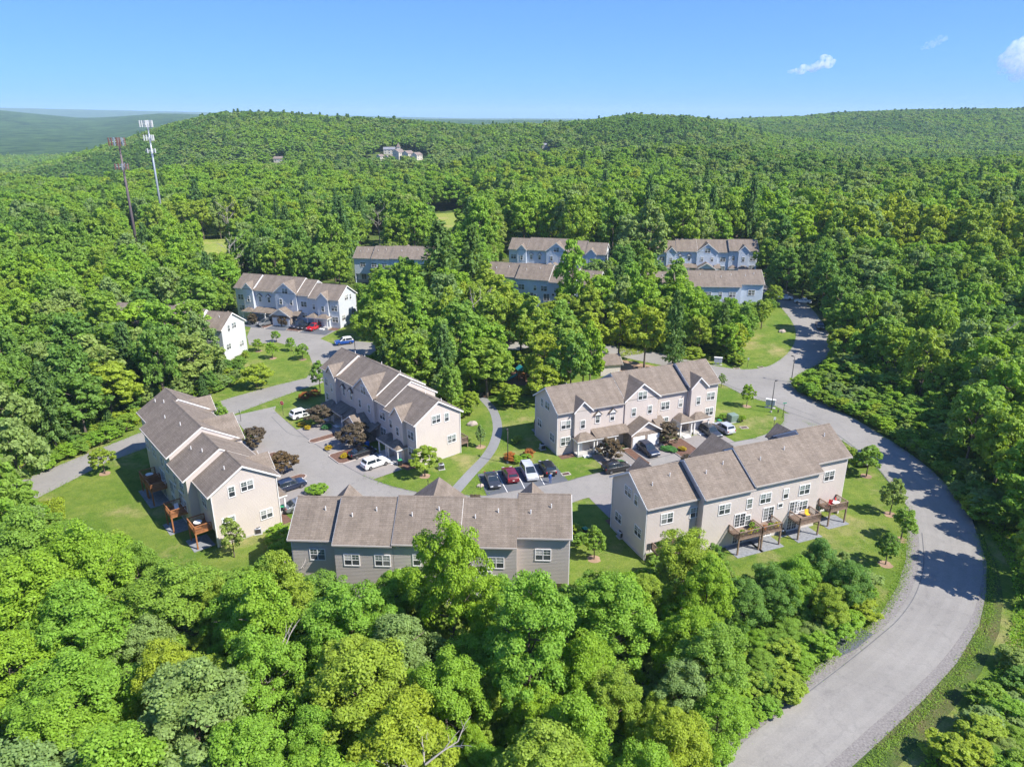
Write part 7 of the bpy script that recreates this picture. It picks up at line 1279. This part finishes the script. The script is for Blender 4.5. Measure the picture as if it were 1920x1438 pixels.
for x, y, h, r, m, lab, g in (
    (-36.2, 124.8, 4.0, 2.3, 'plum', 'purple-brown shrub in the bed beside the white SUV by the stop sign', 'plum'), (-27.6, 115.2, 4.4, 2.6, 'plum', 'purple-brown shrub in the bed outside the shaded porch', 'plum'), (-45.1, 115.2, 3.9, 2.1, 'plum', 'purple-brown shrub at the front of the left block, farther one', 'plum'), (-37.0, 105.0, 4.1, 2.1, 'plum', 'purple-brown shrub at the front of the left block, nearer one', 'plum'),
    (16.7, 110.2, 3.9, 2.0, 'plum', 'purple-brown shrub by the left porch of the sunlit block', 'plum'), (27.6, 116.6, 3.8, 2.1, 'plum', 'purple-brown shrub in the bed right of the white garage doors', 'plum'), (-71.5, 192.8, 3.2, 1.5, 'plum', 'dark shrub at the left porch of the blue block', 'plum'), (-62.3, 190.8, 3.4, 1.7, 'plum', 'dark shrub in the bed right of the grey minivan', 'plum'), (-5.7, 94.3, 1.9, 1.3, 'plum', 'purple-brown shrub top behind the nearest roof', 'plum'), (28.9, 107.6, 2.2, 1.2, 'plum', 'purple-brown shrub top behind the furnished-deck block', 'plum'),
    (-42.5, 138.1, 1.5, 1.3, 'orange', 'orange shrub left of the shaded block, nearer one', 'ornamental'), (-40.8, 139.8, 1.3, 1.1, 'orange', 'orange shrub left of the shaded block, farther one', 'ornamental'), (-.3, 109.6, 1.5, 1.2, 'orange', 'orange shrub by the lamp above the parked cars', 'ornamental'), (2.9, 110.8, 1.5, 1.1, 'orange', 'orange shrub right of the one by the lamp', 'ornamental'),
    (.9, 108.9, 1.3, .9, 4, 'round green shrub between the orange shrubs, left', 'ornamental'), (2.4, 109.8, 1.2, .9, 4, 'round green shrub between the orange shrubs, right', 'ornamental'), (40.2, 127.3, 1.2, .9, 4, 'round shrub left of the utility box', 'ornamental'), (43.6, 126.2, 1.3, .8, 4, 'round shrub right of the utility box', 'ornamental'),
    (-39.3, 124.2, .8, .7, 'yellow', 'yellow mound plant at the kerb of the upper bed', 'ornamental'), (-37.9, 122.7, .8, .7, 'yellow', 'yellow mound plant at the street corner of the upper bed', 'ornamental'), (-31.9, 114.0, .8, .7, 'yellow', 'yellow mound plant at the left corner of the lower bed', 'ornamental'), (-28.4, 110.6, .9, .7, 'yellow', 'yellow mound plant at the street corner of the lower bed', 'ornamental'), (-25.6, 113.6, .9, .8, 'yellow', 'yellow mound plant behind the black sedan', 'ornamental'), (29.4, 113.3, .9, .7, 'yellow', 'yellow mound plant at the corner of the bed right of the garages', 'ornamental'), (-34.3, 122.9, .9, .9, 'hosta', 'low green plant beside the garage drive', 'ornamental'), (-26.6, 112.0, .7, 1.2, 'hosta', 'low green ground cover in the bed left of the black sedan', 'ornamental'), (27.2, 113.6, .7, 1.3, 'hosta', 'low green ground cover in the bed right of the garages', 'ornamental'), (17.6, 108.2, .7, 1.1, 'hosta', 'low green ground cover by the purple-brown shrub', 'ornamental'),
    (-29.9, 98.3, 1.5, 1.5, 4, 'bright green shrub left of the nearest roof', 'ornamental'), (-54.5, 144.7, 5.4, 3.2, 1, 'big rounded bush on the lawn by the side road', 'ornamental'), (8.6, 86.9, 1.6, 1.0, 1, 'bright shrub at the right end of the nearest block', 'ornamental'), (9.2, 84.2, 1.6, 1.1, 0, 'green shrub at the right corner of the nearest block', 'ornamental'), (-31.3, 84.0, 3.0, 1.9, 4, 'green bush at the corner of the left block', 'ornamental'),
    (53.4, 108.6, 4.6, 1.6, 1, 'tall hedge bush at the end of the furnished-deck block, far one', 'ornamental'), (54.3, 105.4, 4.4, 1.6, 1, 'tall hedge bush at the end of the furnished-deck block, near one', 'ornamental'), (-2.2, 140.2, 2.8, 2.0, 1, 'yellow green bush right of the path end', 'ornamental'), (-.9, 134.8, 2.9, 2.0, 4, 'green bush right of the footpath bend', 'ornamental'), (.9, 116.6, 1.4, .9, 1, 'small bright bush on the shaded lawn', 'ornamental'), (-11, 137.5, 4.4, 2.0, 1, 'yellow green small tree left of the path end', 'ornamental'), (-9.2, 128.4, 2.6, 1.8, 0, 'green bush left of the footpath', 'ornamental'), (-8.4, 117, 1.2, .9, 0, 'low green bush by the gable wall', 'ornamental')):
    yard('shrub', x, y, h, r, EXTRA[m] if isinstance(m, str) else LEAF[m], lab, 0, {'plum': 'purple-brown shrubs in the beds', 'ornamental': 'garden shrubs'}[g], 'shrub', 1)
WILD = []
q = np.array(SHRUBS).reshape(-1, 5)
def szone(x, y):
    if x > 50: return 'along the outer edge of the bend' if y < 150 else 'beside the upper road'
    if y < 80: return 'at the edge of the bottom wood' if x < 26 else 'at the inner edge of the bend'
    if x < -55: return 'along the left side road' if y < 140 else 'behind the left blocks'
    return 'at the edge of the central wood'
for x, y, h, r, t in q.tolist():
    x, y, h, r = x / 10, y / 10, h / 10, r / 10; z = szone(x, y)
    WILD.append(yard('shrub', x, y, h, r, LEAF[t], f'{"taller" if h > 2.3 else "low"} {TONES[t][0]} wild shrub {z}', 0, f'{TONES[t][0]} wild shrubs {z}', 'shrub', 1, lod='mid'))
number_from_left(WILD)
# planters on the furnished decks
for i, (px_, py_, c) in enumerate(((14.2, 12.2, 'yellow'), (15.2, 12.1, 4), (16.3, 12.2, 'orange'), (17.6, 12.2, 4), (18.6, 12.2, 'yellow'), (19.8, 12.1, 0), (17.3, 11.0, 4))):
    p = local('E', px_, py_, 2.5)
    def fn(o, c=c):
        MB().tube([(0, 0, 0), (0, 0, .35)], [.16, .22], 10).build('pot', M['rust'], o)
        k = put('foliage', LOD['far'][0], o, (0, 0, .2)); k.scale = (.11, .11, .06); k.material_slots[0].link = 'OBJECT'; k.material_slots[0].material = EXTRA[c] if isinstance(c, str) else LEAF[c]
    simple('potted_plant', p[0], p[1], 0, f'potted {"flowering" if isinstance(c, str) else "leafy"} plant on the middle rear decks, {ORD[i]} from right', 'plant', fn, 'potted plants on the decks', z=p[2])
# mulch rings round the young trees
for x, y in ((46.9, 134), (57, 104), (54.9, 92), (53.1, 85.3), (48.2, 79.5), (-14, 104), (-66, 104.9), (-62.4, 169.7), (-57.2, 164.3), (-49.8, 163.4), (10.7, 80.7), (-5.5, 115)):
    sheet('mulch_ring', [(x + .9 * math.cos(a * .524) * (1 + .15 * math.sin(a * 2.1 + x)), y + .9 * math.sin(a * .524)) for a in range(12)], .03, M['dirt'])
# ---- bare and dead trees
def bare_tree(x, y, h, label, m):
    g = random.Random(int(x * 3 + y)); o = empty('bare_tree', (x, y, gz(x, y))); tag(o, label, 'tree', 'bare grey trees')
    tm, bmx = MB(), MB(); tm.tube([(0, 0, -.5), (.2, .1, h * .4), (.1, .3, h * .75)], [.26, .17, .07], 7)
    def br(p, d, l, r, n):
        q = p + d * l; bmx.tube([tuple(p), tuple(p + d * l * .5 + Vector((0, 0, l * .04))), tuple(q)], [r, r * .75, r * .45], 5, cap=False)
        if n:
            for k in range(3): br(p + d * l * (.5 + .25 * k), (d + Vector((g.uniform(-.7, .7), g.uniform(-.7, .7), g.uniform(-.1, .6)))).normalized(), l * g.uniform(.45, .65), r * .55, n - 1)
    for k in range(9):
        a = k * 2.4; z = h * (.35 + .06 * k); br(Vector((.15, .15, z)), Vector((math.cos(a), math.sin(a), g.uniform(.5, 1.1))).normalized(), h * g.uniform(.16, .26), .09, 2)
    tm.build('trunk', m, o); bmx.build('branches', m, o)
for x, y, h, lab in ((-58, 318, 17, 'bare grey tree standing right of the meadow edge'), (-40, 345, 17, 'bare grey tree in front of the sunlit meadow'), (-162, 285, 17, 'pale bare tree left of the brown tower'), (-168, 276, 15, 'second pale bare tree left of the brown tower'), (-128, 330, 18, 'bare pale tree right of the silver tower'), (-91, 232, 17, 'bare tree above the pale block'), (-9, 166, 15, 'grey dead tree in the central wood'), (126, 300, 17, 'bare tree above the far blue roofs'), (100, 142, 14, 'pale bare tree at the right edge'), (-24.5, 66.5, 8.5, 'twiggy bare tree against the left end of the nearest roof'), (-6.5, 40, 11.5, 'bare branches among the bottom foreground trees, left'), (9.5, 35, 12.2, 'bare branches among the bottom foreground trees, right'), (-22, 50, 11.5, 'bare branches in the wood at lower left')):
    bare_tree(x, y, h, lab, M['pale_bark'])
# ---------------------------------------------------------------- masts
def mast(x, y, h, m, pm, plats, label):
    o = empty('cell_tower', (x, y, gz(x, y))); tag(o, label, 'cell tower', 'cell towers'); b = -gz(x, y)
    MB().tube([(0, 0, -1), (0, 0, h * .5), (0, 0, h)], [.62, .45, .3], 14).build('mast', m, o, smooth=True)
    for z, r, n, ah, c in plats:
        p = MB(); R3 = [(r * math.cos(R(90 + 120 * k)), r * math.sin(R(90 + 120 * k))) for k in range(3)]
        for k in range(3):
            a, q = R3[k], R3[(k + 1) % 3]
            for zz in (z - ah * .25, z + ah * .25): p.tube([(*a, zz), (*q, zz)], .07, 6)
            p.tube([(0, 0, z), (a[0], a[1], z)], .09, 6)
        p = p.build('platform', M['galv'] if m != M['metal_dark'] else M['metal_dark'], o)
        for k in range(3):
            a, q = Vector(R3[k]), Vector(R3[(k + 1) % 3]); nn = (a + q).normalized()
            for i in range(n):
                t = (i + .5) / n; w = a.lerp(q, t) + nn * .25; ang = math.atan2(nn.y, nn.x)
                MB().box(-.12, .12, -.19, .19, -ah / 2, ah / 2).build('antenna', pm if (i + k) % 3 else M['galv'], o, (w.x, w.y, z), ang)
mast(-137, 265, 46.5, mat('brown_mast', (.13, .10, .10), .6, .15), M['rust'], ((45.2, 3.3, 6, 2.7, 0), (36.9, 2.8, 4, 2.1, 0)), 'brown monopole tower with rusty antennas at left')
mast(-164, 345, 52.5, M['galv'], M['white'], ((51.2, 3.4, 6, 2.9, 0), (45.2, 2.7, 4, 2.5, 0), (39.6, 2.5, 2, 2.0, 0)), 'tall silver monopole tower with white antennas at left')
# utility pole by the upper road
def upole(o): MB().tube([(0, 0, -.3), (0, 0, 7.5)], [.13, .09], 8).build('pole', M['galv'], o); MB().box(-.5, .5, -.05, .05, 7.0, 7.12).build('crossarm', M['galv'], o)
simple('utility_pole', 87.4, 219, 0, 'pale pole at the wood edge behind the white sedans', 'pole', upole)
# ---------------------------------------------------------------- distant and small buildings
rose = shingle('rose_shingle', (.24, .19, .165), (.21, .165, .145)); cream = siding('cream_siding', (.52, .47, .39)); slate = shingle('slate_shingle', (.24, .24, .27), (.20, .20, .23))
def house(x, y, rz, w, d, h, wall, roof, label, cat='house', pitch=.65, name='house', wins=True, z=None):
    o = empty(name, (x, y, gz(x, y) if z is None else z), R(rz)); tag(o, label, cat, 'distant houses' if cat == 'house' else None)
    zr = h + pitch * d / 2; MB().prism([(-d / 2, -2), (d / 2, -2), (d / 2, h), (0, zr), (-d / 2, h)], -w / 2, w / 2).build('wall', wall, o)
    c, ym, zz = chevron(-d / 2, d / 2, h, pitch, .4, .2); MB().prism(c, -w / 2 - .4, w / 2 + .4).build('roof', roof, o)
    MB().prism([(a, b - .12) for a, b in c[:3]] + [(a, b - .08) for a, b in c[3:]], w / 2 + .4, w / 2 + .46).build('rake_trim', M['white'], o); MB().prism([(a, b - .12) for a, b in c[:3]] + [(a, b - .08) for a, b in c[3:]], -w / 2 - .46, -w / 2 - .4).build('rake_trim', M['white'], o)
    if wins:
        n = max(2, int(w / 4))
        for i in range(n):
            for zz in ([h * .45] if h < 4.5 else [h * .28, h * .75]): window(o, 'double', 'f', -w / 2 + w * (i + .5) / n, -d / 2 - .004, zz)
        for s, fc in ((-1, 'l'), (1, 'r')): window(o, 'double', fc, s * (w / 2 + .004), 0, h * .6)
    return o
for x, y, rz, w, d, h, wl_, rf, lab in ((-141, 872, 5, 16, 9, 6, cream, slate, 'far house with grey roof on the wooded ridge'), (-128, 856, 60, 14, 11, 8, cream, rose, 'far cream house with rose roof, left of the ridge row'), (-117, 852, 60, 14, 11, 8, cream, rose, 'far cream house in the middle of the ridge row'), (-107, 850, 60, 13, 10, 7, cream, rose, 'far cream house at the right end of the ridge row'), (-137, 842, 55, 10, 8, 6, cream, rose, 'far small white house in front of the ridge row'), (-147, 844, 55, 8, 7, 6, cream, rose, 'far small house left of the ridge row'), (38, 888, 10, 8, 7, 4.5, siding('grey_siding', (.3, .27, .26)), slate, 'far grey house alone among the ridge trees'), (-252, 820, 0, 15, 8, 4, cream, rose, 'far low house on the left slope'), (88, 283, -4, 24, 11, 5, cream, M['roof'], 'cream building behind the farthest blue block'), (104, 252, 8, 18, 12, 4.5, siding('pale_grey_siding', (.42, .42, .45)), slate, 'grey roofed house in the trees above the white sedans'), (330, 640, 20, 14, 10, 5, cream, slate, 'far grey roof among the right trees')):
    k = .8 if y > 600 else 1; house(x, y, rz, w * k, d * k, h * k, wl_, rf, lab)
ch = empty('church_steeple', (-129, 862, gz(-129, 862))); tag(ch, 'far small steeple tower rising above the ridge houses', 'steeple')
MB().box(-1.9, 1.9, -1.9, 1.9, -1, 10).build('tower', cream, ch); mb = MB(); b4 = [(-2.2, -2.2, 10), (2.2, -2.2, 10), (2.2, 2.2, 10), (-2.2, 2.2, 10)]
for i in range(4): mb.face([b4[i], b4[(i + 1) % 4], (0, 0, 15)])
mb.face(b4[::-1]); mb.build('spire', rose, ch)
house(21.6, 154.5, 12, 4.6, 4.2, 2.7, M['beige'], M['roof'], 'small beige shed behind the sunlit block by bare soil', 'shed', .7, 'shed', False)
# play set
def play(o):
    for sx in (-1, 1):
        for sy in (-1, 1): MB().box(sx * .8 - .07, sx * .8 + .07, sy * .8 - .07, sy * .8 + .07, 0, 2.4).build('post', M['play_wood'], o)
    MB().box(-.9, .9, -.9, .9, 1.2, 1.3).build('platform', M['play_wood'], o); MB().prism([(-1, 2.4), (1, 2.4), (0, 3.2)], -1, 1, 'y').build('roof', M['teal'], o)
    MB().prism([(.9, 1.25), (3.2, .2), (3.3, .3), (.95, 1.45)], -.3, .3, 'y').build('slide', M['teal'], o)
    MB().tube([(-.9, 0, 2.3), (-4, 0, 2.3)], .07, 8).build('swing_beam', M['play_wood'], o)
    for s in (-1, 1): MB().tube([(-4, 0, 2.3), (-4.2, s * .9, 0)], .06, 6).build('swing_leg', M['play_wood'], o)
    for sx in (-2, -3): MB().box(sx - .22, sx + .22, -.1, .1, .5, .54).tube([(sx - .2, 0, .52), (sx - .2, 0, 2.3)], .012, 4).tube([(sx + .2, 0, .52), (sx + .2, 0, 2.3)], .012, 4).build('swing', M['black'], o)
simple('play_set', 2.0, 150, 200, 'timber and teal play set on mulch in the wood', 'play set', play)
# ---------------------------------------------------------------- rough weeds on the verges
def weeds(name, polys, n, label, seed, hs=(.25, .7), mtl=1):
    g = np.random.default_rng(seed); out = []
    for poly in polys:
        p = np.array(poly); lo, hi = p.min(0), p.max(0); k = 0; Q = g.uniform(lo, hi, (n * 4, 2)); ins = np.zeros(len(Q), bool)
        for i in range(len(p)):
            a, b = p[i], p[(i + 1) % len(p)]; c = (a[1] > Q[:, 1]) != (b[1] > Q[:, 1]); ins ^= c & (Q[:, 0] < (b[0] - a[0]) * (Q[:, 1] - a[1]) / (b[1] - a[1] + 1e-12) + a[0])
        out.append(Q[ins][:n])
    Q = np.concatenate(out); m = len(Q); clump = .5 + .5 * np.sin(Q[:, 0] * 1.7) * np.sin(Q[:, 1] * 1.3 + 1); z = T(Q[:, 0], Q[:, 1]) + g.uniform(.02, 1, m) * (hs[0] + hs[1] * clump)
    N = unit(np.array([0, 0, .5]) + g.normal(0, .6, (m, 3))); me = quads(name, np.c_[Q, z], N, g.uniform(.25, .55, m), g.uniform(.1, .22, m), g, LEAF[mtl]); tag(put(name, me), label, 'weeds', kind='stuff')
verge_out = [(22, 37.5), (31, 44.6), (37, 49.2), (43.6, 54.4), (49.6, 59.6), (55.4, 65.8), (60, 72), (63.6, 78.6), (68, 92), (70, 104), (69.4, 116), (67.8, 126), (65, 135.5), (62, 141.8), (62, 147.2), (66, 152), (74, 140), (79, 110), (77, 86), (70, 70), (60, 54), (44, 40)]
weeds('weeds', [verge_out], 62000, 'tall rough weeds on the outer verge of the bend', 3, (.2, .9), 4)
weeds('weeds', [[(-90, 96), (-79, 106), (-74, 117), (-68, 128), (-66, 140), (-78, 124), (-92, 104)], [(26, 164), (36, 168.5), (46, 162), (48, 166), (36, 176), (26, 174)], [(-74, 92), (-66, 86), (-60, 84), (-68, 97)]], 5000, 'rough weeds along the road banks', 4, (.2, .6), 1)
def edge_tufts(lines, per_m, label, seed, mtl):
    g = np.random.default_rng(seed); Q = []
    for ln in lines:
        p = np.array(ln)
        for a, b in zip(p[:-1], p[1:]):
            n = int(np.hypot(*(b - a)) * per_m); t = g.random(n)[:, None]; d = (b - a) / (np.hypot(*(b - a)) + 1e-9); nn = np.array([-d[1], d[0]])
            w = .28 + .3 * np.sin((a[0] + b[1]) * 1.9 + t * 9) ** 2; Q.append(a + (b - a) * t + nn * g.normal(0, 1, n)[:, None] * w)
    Q = np.concatenate(Q); m = len(Q); z = T(Q[:, 0], Q[:, 1]) + .05 + .05 * ss(Q[:, 1], 150, 175) + g.uniform(.0, .14, m)
    me = quads('grass_edge', np.c_[Q, z], unit(np.array([0, 0, .8]) + g.normal(0, .5, (m, 3))), g.uniform(.1, .26, m), g.uniform(.04, .1, m), g, LEAF[mtl]); tag(put('grass_edge', me), label, 'grass', kind='stuff')
edge_tufts([smooth_line([(9.4, 42.7), (17.5, 49.4), (27.2, 57.2), (33.8, 62.3), (39.4, 66.4), (43, 69.8), (47.4, 74.8), (51.4, 80.6), (55, 87.3), (57.5, 94)]), smooth_line([(64.6, 86.6), (61.7, 79.6), (57.9, 73.3), (53.5, 67.2), (47.6, 61.1), (41.5, 56), (34.9, 51), (28.9, 46.6), (20, 40.6)])], 120, 'ragged grass creeping into the gravel of the bend', 21, 0)
edge_tufts([main_l[9:], west_lo[:7], west_up[4:], main_r[2:16], wr_t[:10], wr_t[27:], inner_c[:2], inner_c[6:12], [(-3.8, 97.9), (-5.6, 104.6), (6.6, 109.6), (8.9, 102.6)], [(43.2, 118.4), (48.6, 121.9), (51.7, 126.4), (53.2, 130.5)]], 22, 'ragged grass along the road and lawn edges', 22, 0)
# ---------------------------------------------------------------- clouds beyond the haze
def cloud(name, x, y, z, puffs, dens, label, seed):
    bm = bmesh.new()
    for (px_, pz_, rx, rz_) in puffs:
        t = bmesh.ops.create_icosphere(bm, subdivisions=3, radius=1.); bmesh.ops.scale(bm, verts=t['verts'], vec=(rx, rx * .8, rz_)); bmesh.ops.translate(bm, verts=t['verts'], vec=(px_, 0, pz_))
    me = bpy.data.meshes.new(name); bm.to_mesh(me); bm.free(); o = put(name, me, None, (x, y, z)); tag(o, label, 'cloud', 'clouds')
    rm = o.modifiers.new('merge', 'REMESH'); rm.mode = 'VOXEL'; rm.voxel_size = 9.
    m = bpy.data.materials.new('cloud_vapour'); m.use_nodes = True; n, l = m.node_tree.nodes, m.node_tree.links; n.clear()
    out = n.new('ShaderNodeOutputMaterial'); v = n.new('ShaderNodeVolumePrincipled'); v.inputs['Color'].default_value = (1, 1, 1, 1); v.inputs['Anisotropy'].default_value = .2
    co = n.new('ShaderNodeTexCoord').outputs['Object']; f = noise(n, l, co, .02, 5, .65); r = ramp(n, l, f, [(.42, (0, 0, 0)), (.62, (1, 1, 1))]); l.new(math_(n, l, 'MULTIPLY', r, dens), v.inputs['Density']); l.new(v.outputs[0], out.inputs['Volume']); me.materials.append(m)
    return o

def puffs(line, n, r0, r1, seed):
    g = random.Random(seed); out = []
    for _ in range(n):
        t = g.random() * (len(line) - 1); i = int(t); f_ = t - i; a, b = line[i], line[i + 1]; s = a[2] + (b[2] - a[2]) * f_; r = g.uniform(r0, r1) * s
        out.append((a[0] + (b[0] - a[0]) * f_ + g.gauss(0, .35) * s * r1, a[1] + (b[1] - a[1]) * f_ + g.gauss(0, .3) * s * r1, r * 1.2, r))
    return out
cloud('cloud', 3440, 9000, 605, puffs([(-280, -50, .5), (-120, -40, .9), (20, -5, 1.1), (140, 60, 1.5), (230, 60, .6)], 46, 18, 46, 1), .026, 'small white cloud streak in the blue sky at right', 1)
cloud('cloud', 5840, 9000, 640, puffs([(-220, -40, .6), (-60, 40, 1.3), (120, 60, 1.7), (320, 40, 1.6)], 80, 45, 110, 2), .010, 'bright white cloud cut by the right edge of the sky', 2)
cloud('cloud', 4800, 9000, 870, puffs([(-150, -90, .5), (-40, -20, .9), (120, 60, .7)], 26, 20, 45, 3), .006, 'faint thin wisp of cloud between the two white clouds', 3)
# ---------------------------------------------------------------- haze: the air itself
hz = MB().box(-16500, 16500, -16500, 16500, -45, 240).build('haze', []); tag(hz, 'thin summer haze', kind='stuff')
hm = bpy.data.materials.new('haze_air'); hm.use_nodes = True; hn = hm.node_tree.nodes; hn.clear()
ho = hn.new('ShaderNodeOutputMaterial'); hv = hn.new('ShaderNodeVolumePrincipled'); hv.inputs['Color'].default_value = (.62, .82, 1, 1); hv.inputs['Density'].default_value = .00008; hv.inputs['Anisotropy'].default_value = 0
hm.node_tree.links.new(hv.outputs[0], ho.inputs['Volume']); hz.data.materials.append(hm)
